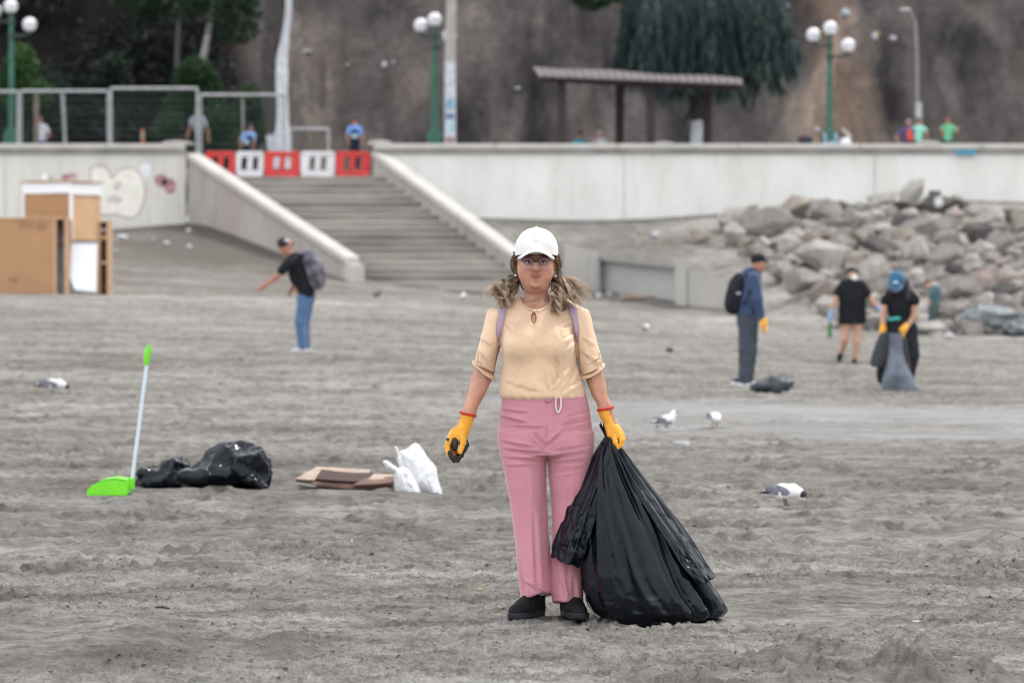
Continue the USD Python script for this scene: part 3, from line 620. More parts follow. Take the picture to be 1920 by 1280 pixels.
f.loft(torso_rows, .03, grow=-.014); f.loft(hip_rows, .03, grow=-.016)
for rows_, o in ((legL, -1), (legR, 1)): f.loft([(z, x, y, min(a, .075) * .8 * min(1, .3 + z * 2.2), min(b, .08) * .8 * min(1, .3 + z * 2.2)) for z, x, y, a, b in rows_], .03)
f.cone(wp(960, 594), shL, .042, .040, .03).cone(wp(1058, 594), shR, .042, .040, .03)
f.cone(shL, elL, .040, .036, .03).cone(shR, elR, .040, .036, .03); f.loft(armL, .02); f.loft(armR, .02)
f.cone(wrL, wp(862, 825, -.03), .024, .03, .02).cone(wrR, wp(1150, 812, -.03), .022, .028, .02)
for a, b in ((wp(1004, 1110), wp(996, 1148, -.03)), (wp(1066, 1110), wp(1073, 1148, -.02))): f.cone(a, b, .026, .022, .02)
# neck and head
f.cone((-.052, .02, 1.25), (HX + .002, .012, 1.43), .055, .050, .015)
f.cone((-.052, .0, 1.30), (-.125, .02, 1.275), .045, .025, .04).cone((-.052, .0, 1.30), (.02, .02, 1.275), .045, .025, .04)
f.ell((HX, .012, 1.545), (.077, .098, .098), .02).ell((HX, -.02, 1.487), (.0775, .085, .106), .02).ell((HX, -.028, 1.432), (.056, .06, .056), .02).ell((HX + .002, -.016, 1.400), (.050, .046, .026), .012)
for sx in (-1, 1):
    f.ell((HX + sx * .041, -.058, 1.464), (.033, .030, .036), .02)
    f.ell((HX + sx * .082, .012, 1.497), (.012, .02, .032), .008, rot=(0, 0, sx * 18))
    f.ell((HX + sx * .082 + sx * .009, .006, 1.498), (.006, .011, .018), .006, 'cut')
    f.ell((HX + sx * .0305, -.105, 1.506), (.018, .014, .010), .012, 'cut')
    f.ell((HX + sx * .033, -.096, 1.524), (.022, .011, .007), .010, rot=(0, sx * 8, 0))
f.chain([(HX, -.100, 1.520), (HX + .001, -.112, 1.50), (HX + .0015, -.123, 1.4815)], [.008, .0085, .0125], .010)
for sx in (-1, 1): f.ell((HX + .0015 + sx * .0125, -.112, 1.4775), (.0095, .0105, .0085), .006)
for sx in (-1, 1): f.ell((HX + .0015 + sx * .0075, -.121, 1.4705), (.0042, .005, .003), .002, 'cut')
f.ell((HX + .001, -.096, 1.4545), (.0265, .0085, .0048), .005).ell((HX + .001, -.0945, 1.4438), (.022, .0090, .0052), .005).ell((HX + .001, -.108, 1.4493), (.020, .010, .0024), .0022, 'cut').ell((HX, -.098, 1.436), (.018, .006, .004), .008, 'cut')
f.ell((HX, -.086, 1.411), (.022, .019, .015), .012)
f.ell(wp(1000.5, 602, -.072), (.016, .028, .026), .006)
bm = f.mesh(3)
# lips and the cheek blush are colour of the skin itself
v = np.array(bm.vertices)
q = ((v[:, 0] - HX - .001) / .0265) ** 2 + ((v[:, 2] - 1.4493) / .0118) ** 2
lip = np.clip((1.15 - q) * 3, 0, 1) * (v[:, 1] < -.085)
cheek = np.exp(-(((np.abs(v[:, 0] - HX) - .04) / .025) ** 2 + ((v[:, 2] - 1.466) / .025) ** 2)) * (v[:, 1] < -.03)
skin_face = usdkit.material(stage, '/World/Looks/skin_face', {
    'a': ('attribute', {'attribute': 'lip'}), 'a2': ('attribute', {'attribute': 'blush'}), 'tc': ('texture_coordinate', {}), 'n': ('noise_texture', {'scale': 30.0, 'detail': 4.0}), 'r': ('rgb_ramp', {'ramp': [(.3, (.37, .185, .125)), (.7, (.46, .24, .165))]}),
    'm': ('mix_color', {'b': (.335, .125, .10)}), 'm2': ('mix_color', {'b': (.47, .195, .145)}), 'nb': ('noise_texture', {'scale': 220.0, 'detail': 3.0}), 'bp': ('bump', {'strength': .12, 'distance': .002}),
    'p': ('principled_bsdf', {'roughness': .5, 'specular_ior_level': .35, 'subsurface_weight': .15, 'subsurface_radius': (.012, .005, .003), 'subsurface_scale': 1.0})},
    [('tc.object', 'n.vector'), ('tc.object', 'nb.vector'), ('nb.fac', 'bp.height'), ('bp.normal', 'p.normal'), ('n.fac', 'r.fac'), ('r.color', 'm2.a'), ('a2.fac', 'm2.fac'), ('m2.result', 'm.a'), ('a.fac', 'm.fac'), ('m.result', 'p.base_color')], surface='p.BSDF')
body = part('body', bm, skin_face, woman, smooth=True)
for nm, arr in (('lip', lip), ('blush', cheek * .5)):
    UsdGeom.PrimvarsAPI(body).CreatePrimvar(nm, Sdf.ValueTypeNames.FloatArray, 'vertex').Set(Vt.FloatArray.FromNumpy(arr.astype(np.float32)))
# face details
eye_w = mat('eye_white', (.42, .38, .36), .25, var=.03); iris_m = mat('eye_iris', (.035, .018, .010), .15, var=.1); brow_m = mat('brow_hair', (.05, .028, .02), .7, var=.2, vscale=200)
for sx in (-1, 1):
    e = part('eye', ball((HX + sx * .0305, -.0832, 1.5055), .0115, 2), eye_w, woman, smooth=True)
    part('iris', ball((HX + sx * .0305 + .001, -.0905, 1.5050), .0060, 2, (1, .8, 1)), iris_m, e, smooth=True)
    th = np.linspace(-1, 1, 9)
    lid = np.stack([HX + sx * .0305 + th * .0165, -.0935 + .007 * th ** 2, 1.5115 - .0055 * th ** 2], 1)
    part('eyelid', tube(lid, .0028, 6), brow_m, woman, smooth=True)
    bw = np.stack([HX + sx * (.034 + th * .021), -.1005 + .009 * (th * .5 + .5) ** 2 * 1.2, 1.5285 + .004 * (1 - th ** 2) - .001 * th], 1)
    part('eyebrow', tube(bw, .0032 * (1 - .4 * np.abs(th)), 6), brow_m, woman, smooth=True)
part('teeth', chamfer(HX - .011, HX + .013, -.1020, -.095, 1.4495, 1.4525, .001), mat('teeth', (.36, .31, .27), .4, var=.02), woman)
# glasses: dark brow bar, clear lower rims, lenses with a bluish coating
dark_pl = mat('glasses_dark_plastic', (.012, .010, .014), .25, var=.05); clear_pl = mat('glasses_clear_rim', (.48, .42, .40), .15, var=.05)
g = part('glasses', tube([(HX - .0075, -.1235, 1.507), (HX + .001, -.1275, 1.5095), (HX + .0095, -.1235, 1.507)], .002, 6), dark_pl, woman, smooth=True)
lens_m = usdkit.material(stage, '/World/Looks/coated_lens', {'t': ('transparent_bsdf', {'color': (.93, .93, .97)}), 'g': ('glossy_bsdf', {'color': (.25, .35, 1.0), 'roughness': .08}), 'f': ('fresnel', {'IOR': 1.42}), 'm': ('mix_closure', {})},
    [('f.fac', 'm.fac'), ('t.BSDF', 'm.closure1'), ('g.BSDF', 'm.closure2')], surface='m.closure')
for sx in (-1, 1):
    lx, lz = HX + .001 + sx * .0325, 1.5035
    a = np.linspace(0, 2 * math.pi, 33)
    rim = lambda s: np.stack([lx + .0255 * s * np.sign(np.cos(a)) * np.abs(np.cos(a)) ** .75, -.1225 + .18 * 0 + .006 * (np.abs(np.cos(a)) * (np.sign(np.cos(a)) == sx)) , lz + .0205 * s * np.sign(np.sin(a)) * np.abs(np.sin(a)) ** .8], 1)
    R = rim(1)
    part('brow_bar', tube(R[1:16] + [0, 0, .001], .0034, 8), dark_pl, g, smooth=True)
    part('rim', tube(R[16:33], .0014, 6), clear_pl, g, smooth=True)
    c = R.mean(0) + [0, -.004, 0]; L = rim(.97)
    lv = np.vstack([L[:-1], c]); k = len(lv) - 1
    part('lens', trimesh.Trimesh(lv, [(i, (i + 1) % k, k) for i in range(k)], process=False), lens_m, g, smooth=True)
    part('temple', tube([(lx + sx * .0265, -.1165, 1.514), (HX + sx * .088, -.07, 1.513), (HX + sx * .088, .01, 1.507)], .0024, 6), dark_pl, g)
for sx in (-1, 1):
    ex = HX + sx * .0845
    er = part('earring', ball((ex, -.012, 1.449 if sx < 0 else 1.4455), .0052, 2), mat('pearl', (.75, .73, .70), .2, var=.02), woman, smooth=True)
    part('hook', tube([(ex, -.006, 1.468), (ex, -.011, 1.460), (ex, -.012, 1.452)], .0012, 5), mat('silver_wire', (.4, .4, .4), .3, metallic=.8), er)

# cap
cap_m = mat('cap_white_cotton', (.70, .69, .67), .85, var=.03, vscale=10, bump=.25, bscale=350, bdist=.001, sheen=.2)
CX0 = (1005.5 - 1030) / S0; cz0 = (1160 - 484) / S0
n_t, n_p = 64, 22
th = np.linspace(0, 2 * math.pi, n_t + 1); ph = np.linspace(0, math.pi / 2, n_p)
prof_r = [(0, 1.0), (.25, .985), (.5, .91), (.72, .745), (.88, .52), (.97, .25), (1.0, 0.0)]
PR = PchipInterpolator([p[0] for p in prof_r], [p[1] for p in prof_r])
tz = np.linspace(0, 1, n_p) ** .8
T, Q = np.meshgrid(th, tz, indexing='ij')
seam = 1 + .006 * np.abs(np.sin(3 * T)) ** .35
base_z = cz0 - .004 - .012 * np.cos(T - math.pi / 2)                 # lower at the nape
R_ = PR(Q) * seam
Xc = CX0 + .0935 * R_ * np.cos(T); Yc = .004 + .112 * R_ * np.sin(T) - .012 * Q; Zc = base_z * (1 - Q) + (cz0 + .1205) * Q + .004 * meshkit.noise(np.stack([T * 2, Q * 5, 0 * T], -1), 3) * np.sin(Q * 3.14)
cap = part('baseball_cap', grid(np.stack([Xc, Yc, Zc], -1)), cap_m, woman, smooth=True)
part('button', ball((CX0, -.008, cz0 + .121), .006, 2, (1, 1, .6)), cap_m, cap, smooth=True)
# brim: a stiff sheet that bends down to both sides and slopes down to the front
uu, vv = np.meshgrid(np.linspace(-1, 1, 41), np.linspace(0, 1, 13), indexing='ij')
bx = CX0 - .001 + .079 * uu * (1 - .10 * vv ** 2)
arc = np.sqrt(np.clip(1 - (uu * .80) ** 2, 0, 1))
by = -.004 - .100 * arc - vv * .072 * np.clip(1 - np.abs(uu) ** 3.2, 0, 1)
bz = cz0 + .0295 - .037 * uu ** 2 - .011 * vv - .002 * (1 - vv)
brim = thick(grid(np.stack([bx, by, bz], -1)[::-1]), .0035)
part('brim', brim, cap_m, cap, smooth=50)
part('sweatband', grid(np.stack([CX0 + .0915 * np.cos(T[:, :3]), .004 + .110 * np.sin(T[:, :3]), base_z[:, :3] + np.array([0, .012, .024])], -1)), cap_m, cap, smooth=True)
# small embroidered mark on the front of the cap
mk = mat('cap_embroidery', (.66, .64, .66), .8, var=.05)
for (a, b) in (((996, 452), (1000, 446)), ((1000, 446), (1006, 450)), ((1002, 455), (1009, 457))):
    A, B = wp(*a), wp(*b); A[1] = B[1] = -.113
    part('embroidery', tube([A, B], .0016, 5), mk, cap)

# hair: short locks at the temples and two wavy bunches on the shoulders
def lock(pts, r0, n=22, curl=.010, turns=3.0, ph=0.0, sides=5):
    pts = np.asarray(pts, float); t = np.linspace(0, 1, len(pts)); tt = np.linspace(0, 1, n)
    P = np.stack([PchipInterpolator(t, pts[:, i])(tt) for i in range(3)], 1)
    a = 2 * math.pi * turns * tt + ph
    amp = curl * np.clip(tt * 2.2, 0, 1)
    P += np.stack([amp * np.cos(a), amp * np.sin(a), .5 * amp * np.sin(a * 1.3 + 1)], 1)
    return tube(P, r0 * (1 - .65 * tt ** 2), sides, cap=False)
hr = random.Random(5)
hair_cols = [mat('hair_dark_root', (.085, .052, .036), .5, var=.3, vscale=60), mat('hair_brown', (.25, .150, .085), .45, var=.3, vscale=60), mat('hair_ash_blonde', (.48, .335, .205), .45, var=.25, vscale=60), mat('hair_light_blonde', (.64, .50, .35), .45, var=.2, vscale=60)]
hair = part('hair', ball((HX, .045, 1.53), .001, 1), hair_cols[0], woman)
buckets = [[], [], [], []]
def strands(P, r0):
    """Many fine three-sided strands at once; P (m, n, 3)."""
    m, n = P.shape[:2]; t = np.gradient(P, axis=1); t /= np.maximum(np.linalg.norm(t, axis=2, keepdims=True), 1e-9)
    ref = np.array([.37, -.81, .45]); u_ = np.cross(t, ref); u_ /= np.maximum(np.linalg.norm(u_, axis=2, keepdims=True), 1e-9); w_ = np.cross(t, u_)
    a = np.arange(3) * 2 * np.pi / 3; rr = r0[:, None] * (1 - .6 * np.linspace(0, 1, n) ** 2)[None]
    V = P[:, :, None] + rr[:, :, None, None] * (np.cos(a)[:, None] * u_[:, :, None] + np.sin(a)[:, None] * w_[:, :, None])
    b = (np.arange(m) * n * 3)[:, None, None] + (np.arange(n - 1) * 3)[None, :, None]; k0, k1 = np.arange(3), (np.arange(3) + 1) % 3
    F = np.concatenate([np.stack([b + k0, b + k1, b + k1 + 3], -1).reshape(-1, 3), np.stack([b + k0, b + k1 + 3, b + k0 + 3], -1).reshape(-1, 3)])
    return trimesh.Trimesh(V.reshape(-1, 3), F, process=False)
hn = np.random.default_rng(5)
def grow(n, a, b, c, d, jit, r=(.0004, .0008), cols=(2, 4, 5, 4), curl=(.007, .016), turns=(1.2, 2.6), per=24, nseg=22):
    """n curls; each curl is a bundle of strands that wave together."""
    tt = np.linspace(0, 1, nseg)
    for _ in range(n):
        pts = np.array([a, b, c, d], float) + hn.normal(size=(4, 3)) * (np.array([.5, 1, 1, 1.4]) * jit)[:, None]
        I = PchipInterpolator([0, .33, .67, 1], pts)(tt); cu, tu, ph, col = hn.uniform(*curl), hn.uniform(*turns), hn.uniform(0, 6.28), hn.choice(4, p=np.array(cols) / sum(cols))
        off = hn.normal(size=(per, 4, 3)) * (np.array([.0012, .0024, .0028, .0036]))[None, :, None]
        O = PchipInterpolator([0, .33, .67, 1], off, axis=1)(tt)
        ang = 2 * math.pi * (tu + hn.normal(size=(per, 1)) * .04) * tt[None] + ph + hn.normal(size=(per, 1)) * .25; am = cu * np.clip(tt * 2.2, 0, 1)[None] * hn.uniform(.85, 1.15, (per, 1))
        P = I[None] + O + np.stack([am * np.cos(ang), am * np.sin(ang), .5 * am * np.sin(ang * 1.3 + 1)], -1)
        c_ = np.clip(col + hn.choice([0, 0, 0, 1, -1], per), 0, 3); rr = hn.uniform(*r, per)
        for q in range(4):
            if (c_ == q).any(): buckets[q].append(strands(P[c_ == q], rr[c_ == q]))
P_ = lambda px, py, y: wp(px, py, y)
grow(17, P_(974, 528, .035), P_(958, 536, .01), P_(947, 551, -.02), P_(944, 572, -.05), .011)
grow(8, P_(974, 528, .035), P_(956, 534, .01), P_(938, 543, -.02), P_(925, 556, -.03), .009)                       # left bunch
grow(10, P_(974, 536, .035), P_(960, 552, .0), P_(950, 562, -.04), P_(940, 572, -.05), .012)
grow(26, P_(968, 536, .03), P_(948, 540, .0), P_(932, 545, -.01), P_(920, 550, -.02), .010, r=(.0004, .0006), cols=(0, 0, 4, 8), per=4)
grow(17, P_(1034, 526, .035), P_(1050, 534, .0), P_(1057, 556, -.05), P_(1052, 582, -.080), .013)                    # right bunch
grow(13, P_(1036, 526, .035), P_(1060, 531, .0), P_(1071, 549, -.04), P_(1072, 576, -.06), .012)
grow(8, P_(1036, 532, .03), P_(1042, 550, -.03), P_(1044, 570, -.075), P_(1043, 592, -.095), .008)
grow(30, P_(1040, 530, .03), P_(1068, 532, .0), P_(1088, 545, -.02), P_(1098, 566, -.02), .011, r=(.0004, .0006), cols=(0, 0, 4, 8), per=4, curl=(.008, .018))
for sx, px in ((-1, 963), (1, 1046)):                                                                       # hair at the temples and in front of the ears
    grow(34, P_(px + (3 if sx < 0 else -4), 478, -.02), P_(px, 492, -.015), P_(px + (1 if sx < 0 else 1), 504, .0), P_(px + (6 if sx < 0 else -2), 520 if sx < 0 else 522, .02), .006, cols=(4, 8, 4, 1), curl=(.002, .005), per=7)
fh = Field(axis(-.17, .06, .005), axis(-.06, .13, .005), axis(1.38, 1.62, .005))
fh.ell((HX, .04, 1.52), (.087, .085, .10), .02).ell((HX, .06, 1.43), (.07, .05, .07), .03)
buckets[0].append(fh.mesh(2))
for bk, m in zip(buckets, hair_cols):
    if bk: part('hair_strands', cat(bk), m, hair, smooth=True, kind='stuff')

# blouse
shirt_m = mat('blouse_beige_jersey', (.68, .475, .315), .55, vscale=5, color2=(.62, .425, .275), bump=.15, bscale=500, bdist=.0008, sheen=.3, spec=.4)
f = Field(axis(-.36, .27, .0055), axis(-.20, .15, .0055), axis(.88, 1.40, .005))
f.loft(torso_rows, .02)
for px, o in ((978, -1), (1044, 1)): f.ell(wp(px, 650, -.10), (.066, .062, .068), .04)
f.cone(wp(983, 580, .02), wp(940, 604, .01), .050, .062, .03).cone(wp(1033, 580, .02), wp(1078, 604, .01), .050, .062, .03)
f.cone(wp(1008, 566, .05), wp(1008, 600, .02), .06, .08, .03)
fs = Field(*f.ax)
fs.loft(wrows([(585, 915, 962, -.055, .075), (600, 911, 955, -.06, .078), (625, 904, 948, -.06, .078), (650, 898, 938, -.06, .078), (681, 890, 929, -.06, .075), (700, 887, 927, -.058, .073), (720, 885, 926, -.056, .072)]), .02)
fs.plane(wp(888, 686), (-.5, 0, -1.15)).F
f.mix(fs, .016)
fs = Field(*f.ax)
fs.loft(wrows([(585, 1056, 1103, -.055, .075), (600, 1060, 1108, -.06, .078), (625, 1070, 1114, -.06, .078), (650, 1077, 1121, -.06, .078), (681, 1084, 1129, -.06, .075), (700, 1088, 1131, -.058, .073), (720, 1092, 1133, -.056, .072)]), .02)
fs.plane(wp(1132, 690), (.45, 0, -1.0))
f.mix(fs, .016)
f.ell((HX + .001, -.03, 1.392), (.0755, .15, .0905), .004, 'cut')                                             # neckline
f.ell(wp(1000.5, 600, -.11), (.0120, .12, .0250), .003, 'cut')                                           # keyhole
sm_ = f.mesh(2)
v = np.array(sm_.vertices); nn = np.array(sm_.vertex_normals)
hemw = np.clip((.975 - v[:, 2]) / .04, 0, 1)                                                                   # gathers above the hem
ang = np.arctan2(v[:, 1], v[:, 0] + .03)
dsp = .0042 * hemw * (np.sin(ang * 19 + 5 * meshkit.noise(np.stack([ang * 2.3, 0 * ang, v[:, 2] * 9], 1), 3)) * meshkit.noise(np.stack([ang * 4, 0 * ang, 0 * ang], 1), 4)) + .0025 * (meshkit.fbm(v * [22, 22, 34], 3, 5) - .5) * np.clip((1.2 - v[:, 2]) / .1, .3, 1)
sm_.vertices = v + nn * dsp[:, None]
def sg(lst): return [(((a - 1030) / S0, (1160 - b) / S0), ((c - 1030) / S0, (1160 - d) / S0), amp * 1.35, wd * .85) for a, b, c, d, amp, wd in lst]
creases(sm_, sg([(1072, 600, 1045, 612, .005, .006), (1074, 612, 1048, 622, .004, .006), (1076, 626, 1055, 640, .004, .007), (1078, 640, 1058, 658, .004, .007), (945, 612, 962, 622, .003, .007),
                 (1062, 690, 1030, 728, .006, .010), (1040, 672, 1052, 720, .005, .010), (1080, 690, 1060, 735, .005, .009), (955, 728, 1010, 738, .004, .009), (945, 720, 990, 730, .004, .008), (1090, 715, 1050, 738, .005, .009), (1020, 700, 1032, 735, .004, .010), (975, 690, 965, 728, .003, .010),
                 (898, 640, 922, 655, .004, .008), (894, 662, 922, 690, .005, .008), (893, 680, 915, 700, .004, .006), (1090, 640, 1112, 655, .004, .008), (1092, 668, 1122, 690, .005, .008), (1100, 690, 1126, 676, .004, .006), (936, 600, 934, 690, .004, .006), (1079, 600, 1086, 690, .004, .006), (1000, 610, 1004, 665, .0025, .014), (1045, 600, 1052, 640, .003, .008)]))
shirt = part('blouse', sm_, shirt_m, woman, smooth=True)
dark_trim = mat('blouse_binding', (.60, .41, .255), .6, var=.05)
nk = []
for a in np.linspace(-1.25, 1.25, 25):
    x, z = HX + .001 + .0775 * math.sin(a), 1.392 - .0925 * math.cos(a); nk.append((x, front_at(sm_, x, z - .003) + .001, z))
nk = np.array(nk); nk[:, 1] = np.convolve(np.pad(nk[:, 1], 2, 'edge'), np.ones(5) / 5, 'valid')
part('neck_binding', tube(nk, .0018, 6), shirt_m, shirt, smooth=True)
kh = []
for a in np.linspace(0, 2 * math.pi, 25):
    x, z = wp(1000.5, 600)[0] + .0138 * math.sin(a), wp(1000.5, 600)[2] + .0260 * math.cos(a); kh.append((x, front_at(sm_, x + .003 * math.sin(a), z, .012) + .0015, z))
kh = np.array(kh); kh[:, 1] = np.convolve(np.pad(kh[:, 1], 2, 'wrap'), np.ones(5) / 5, 'valid')
part('keyhole_binding', tube(kh, .0010, 6), shirt_m, shirt, smooth=True)
part('button', ball((wp(1003, 586)[0], front_at(sm_, *wp(1003, 590)[[0, 2]]) - .002, wp(1003, 586)[2]), .0035, 2, (1, .5, 1)), mat('pearl', (.75, .73, .70)), shirt, smooth=True)
# rolled cuffs with tabs
for pts in ([(887, 684), (899, 696), (913, 707), (926, 715)], [(1089, 714), (1104, 710), (1119, 702), (1132, 690)]):
    for off in (0, 3):
        L = []
        for (px, py) in pts: q = wp(px, py - off); q[1] = -.052 + .012 * off / 3; L.append(q)
        L = np.array(L); L[0, 1] += .03; L[-1, 1] += .03
        tt = np.linspace(0, 1, 12); P = np.stack([PchipInterpolator(np.linspace(0, 1, 4), L[:, i])(tt) for i in range(3)], 1)
        part('cuff', tube(P, .006, 8), shirt_m, shirt, smooth=True)
for a, b in (((896, 664), (892, 690)), ((1122, 664), (1128, 692))):
    A, B = wp(*a, -.058), wp(*b, -.066); part('cuff_tab', cat(tube([A, (A + B) / 2 + [0, -.004, 0], B], .006, 6)), shirt_m, shirt, smooth=True)

# trousers
pink = mat('trousers_dusty_pink', (.53, .225, .27), .8, vscale=3, color2=(.465, .185, .23), bump=.2, bscale=600, bdist=.0008, sheen=.25)
f = Field(axis(-.25, .21, .005), axis(-.17, .18, .006), axis(.04, .96, .005))
f.loft(hip_rows, .03)
fl, fr = Field(*f.ax), Field(*f.ax)
fl.loft(legL, .02); fr.loft(legR, .02)
fl.plane(wp(1006, 1124), (.25, -.2, -1)); fr.plane(wp(1064, 1135), (-.06, -.15, -1))
fl.mix(fr, .010); f.mix(fl, .022)
tm = f.mesh(2)
v = np.array(tm.vertices); nn = np.array(tm.vertex_normals)
low = np.clip((.45 - v[:, 2]) / .4, 0, 1)
ang = np.arctan2(v[:, 1], np.where(v[:, 0] < wp(1031, 0)[0], v[:, 0] - wp(1003, 0)[0], v[:, 0] - wp(1064, 0)[0]))
dsp = .004 * low * np.sin(ang * 7 + 1.5) + .003 * (meshkit.fbm(v * [14, 14, 20], 3, 8) - .5) + .003 * low * (meshkit.fbm(v * [30, 30, 5], 2, 18) - .5)
tm.vertices = v + nn * dsp[:, None]
creases(tm, sg([(938, 772, 990, 778, .004, .006), (937, 785, 985, 796, .005, .007), (1105, 775, 1060, 784, .004, .006), (1108, 790, 1050, 800, .005, .007), (960, 803, 1020, 806, .003, .008), (940, 832, 1000, 842, .004, .007), (945, 846, 1015, 852, .005, .007), (948, 862, 1016, 866, .004, .007), (950, 878, 1010, 876, .003, .007),
                (1108, 838, 1040, 848, .005, .007), (1105, 852, 1032, 862, .005, .007), (1100, 868, 1034, 872, .004, .007), (1095, 880, 1040, 890, .003, .007), (1023, 838, 1000, 815, .006, .008), (1025, 838, 1050, 815, .006, .008), (1024, 800, 1024, 845, .004, .008), (985, 880, 990, 1090, .003, .014), (1000, 960, 1008, 1110, .004, .012), (1062, 900, 1064, 1110, .004, .014), (975, 1060, 985, 1112, .004, .010), (1050, 1090, 1058, 1128, .005, .010), (1075, 1085, 1078, 1128, .004, .010), (978, 1092, 1030, 1118, .004, .008), (1020, 900, 1022, 1000, .003, .01)]))
tr_ = part('trousers', tm, pink, woman, smooth=True)
bead = mat('drawstring_white', (.66, .60, .62), .5, var=.1)
ds = []
for pts in ([(1042, 747), (1041, 758), (1042, 768), (1045, 775)], [(1050, 747), (1051, 758), (1050, 768), (1046, 775)]):
    L = []
    for px, py in pts: q = wp(px, py); q[1] = front_at(tm, q[0], q[2]) - .006; L.append(q)
    tt = np.linspace(0, 1, 14); P = np.stack([PchipInterpolator(np.linspace(0, 1, 4), np.array(L)[:, i])(tt) for i in range(3)], 1)
    ds += [ball(p, .0042, 1) for p in P] + [tube(P, .0016, 5)]
part('drawstring', cat(ds), bead, tr_, smooth=True)
bow = [wp(1022, 752), wp(1028, 755), wp(1034, 750)]
for q in bow: q[1] = front_at(tm, q[0], q[2]) - .005
part('drawstring_bow', tube(bow, .004, 6), pink, tr_, smooth=True)

# shoes
shoe_m = mat('shoe_black_mesh', (.006, .006, .008), .7, spec=.25, var=.3, vscale=60, bump=.3, bscale=400, bdist=.001); sole_m = mat('shoe_dark_sole', (.014, .014, .018), .5, spec=.35, var=.2, vscale=20)
def shoe(heel, toe, hw, ankle_h, dirv):
    """heel, toe in px (ground line); built along the foot's direction."""
    h, t = np.array(heel), np.array(toe); L = np.linalg.norm((t - h)[:2])
    d = (t - h); d[2] = 0; d /= np.linalg.norm(d); s = np.array([-d[1], d[0], 0])
    P = lambda a, b, z: h + d * a + s * b + np.array([0, 0, z])
    lo, hi = np.minimum(h, t) - .08, np.maximum(h, t) + .08
    fu = Field(axis(lo[0], hi[0], .004), axis(lo[1], hi[1], .004), axis(-.01, .20, .004))
    fu.cone(P(.03, 0, .045), P(.05, 0, .165), .038, .040, .02).cone(P(.05, 0, .085), P(L * .62, 0, .045), .036, .034, .03)
    fu.cone(P(L * .55, -.006, .038), P(L - .035, 0, .030), .040, .034, .02).cone(P(.03, 0, .03), P(L * .5, 0, .032), .036, .040, .02)
    fu.plane((0, 0, .016), (0, 0, -1))
    fo = Field(axis(lo[0], hi[0], .004), axis(lo[1], hi[1], .004), axis(-.02, .06, .003))
    fo.cone(P(.032, 0, .016), P(L * .4, .0, .016), .040, .036, .02).cone(P(L * .4, 0, .016), P(L * .75, 0, .016), .038, .044, .02).cone(P(L * .75, 0, .016), P(L - .03, 0, .018), .044, .034, .02)
    fo.plane((0, 0, .027), (0, 0, 1)).plane((0, 0, .0), (0, 0, -1))
    sh = part('shoe', fu.mesh(2), shoe_m, woman, smooth=True)
    part('sole', fo.mesh(1), sole_m, sh, smooth=True)
    for i in range(4):
        a = .30 + i * .075; z = .082 - i * .0135
        part('lace', tube([P(L * a, -.030, z - .008), P(L * a + .006, 0, z + .010), P(L * a, .030, z - .008)], .0035, 5), shoe_m, sh, smooth=True)
    return sh, P, L
sL, PL, LL = shoe(wp(1012, 1160, .035), wp(960, 1160, -.165), .05, .1, 0)
part('lace', tube([PL(.075, .0, .105), PL(.085, .02, .125), PL(.095, .025, .11), PL(.11, .035, .08), PL(.12, .045, .05)], .004, 5), shoe_m, sL, smooth=True)
part('lace', tube([PL(.075, .0, .105), PL(.075, -.01, .13), PL(.085, .0, .135), PL(.10, .005, .11)], .004, 5), shoe_m, sL, smooth=True)
sR, PR_, LR = shoe(wp(1064, 1160, .045), wp(1090, 1160, -.16), .05, .1, 0)

# gloves
glove_m = mat('glove_yellow_knit', (.80, .40, .030), .75, vscale=30, color2=(.72, .30, .020), bump=.4, bscale=700, bdist=.001, sheen=.2); coat_m = mat('glove_black_coating', (.012, .013, .014), .45, var=.3, vscale=60, bump=.3, bscale=120, bdist=.002); cuff_m = mat('glove_red_edge', (.55, .022, .012), .7, var=.1)
GX_, GZ_ = lambda a, b: axis((a - 1030) / S0, (b - 1030) / S0, .0025), lambda a, b: axis((1160 - b) / S0, (1160 - a) / S0, .0025)
f = Field(GX_(825, 905), axis(-.13, .07, .0025), GZ_(770, 880))
f.loft(wrows([(781, 863, 892, -.068, .012), (790, 862, 889, -.066, .010), (799, 859, 886, -.062, .006), (808, 852, 883, -.060, .006), (818, 844, 879, -.058, .008), (826, 840, 875, -.055, .010)]), .015)
f.ell(wp(858, 820, -.028), (.038, .030, .034), .02, rot=(0, 28, 0))
for i, (a, b, c) in enumerate([((846, 823, -.052), (839, 838, -.066), (841, 852, -.074)), ((843, 824, -.036), (838, 842, -.044), (843, 857, -.058)), ((848, 828, -.014), (844, 846, -.024), (850, 860, -.040)), ((855, 829, .004), (852, 846, -.006), (857, 858, -.024))]):
    f.chain([wp(*a), wp(*b), wp(*c)], [.0115, .0105, .0098], .005)
f.chain([wp(872, 812, -.045), wp(869, 832, -.066), wp(863, 850, -.070)], [.0135, .0118, .0105], .008)
gl = part('glove', f.mesh(2), glove_m, woman, smooth=True, label='yellow glove with black coated palm on the hand that holds nothing')
fc = Field(GX_(825, 905), axis(-.15, .07, .0025), GZ_(790, 885))
fc.ell(wp(853, 836, -.058), (.015, .016, .030), .01)                                                      # coated palm between finger and thumb
for a, b, c in [((843, 851, -.078), (848, 861, -.074), (855, 862, -.064)), ((845, 858, -.062), (852, 866, -.064), (858, 862, -.06)), ((851, 861, -.044), (858, 866, -.050), (863, 859, -.055)), ((858, 858, -.028), (865, 858, -.036), (868, 850, -.044))]:
    fc.chain([wp(*a), wp(*b), wp(*c)], [.0100, .0098, .0085], .005)
fc.chain([wp(871, 822, -.02), wp(874, 838, -.028), wp(871, 847, -.042)], [.010, .0118, .0105], .008)
part('palm_coating', fc.mesh(2), coat_m, gl, smooth=True)
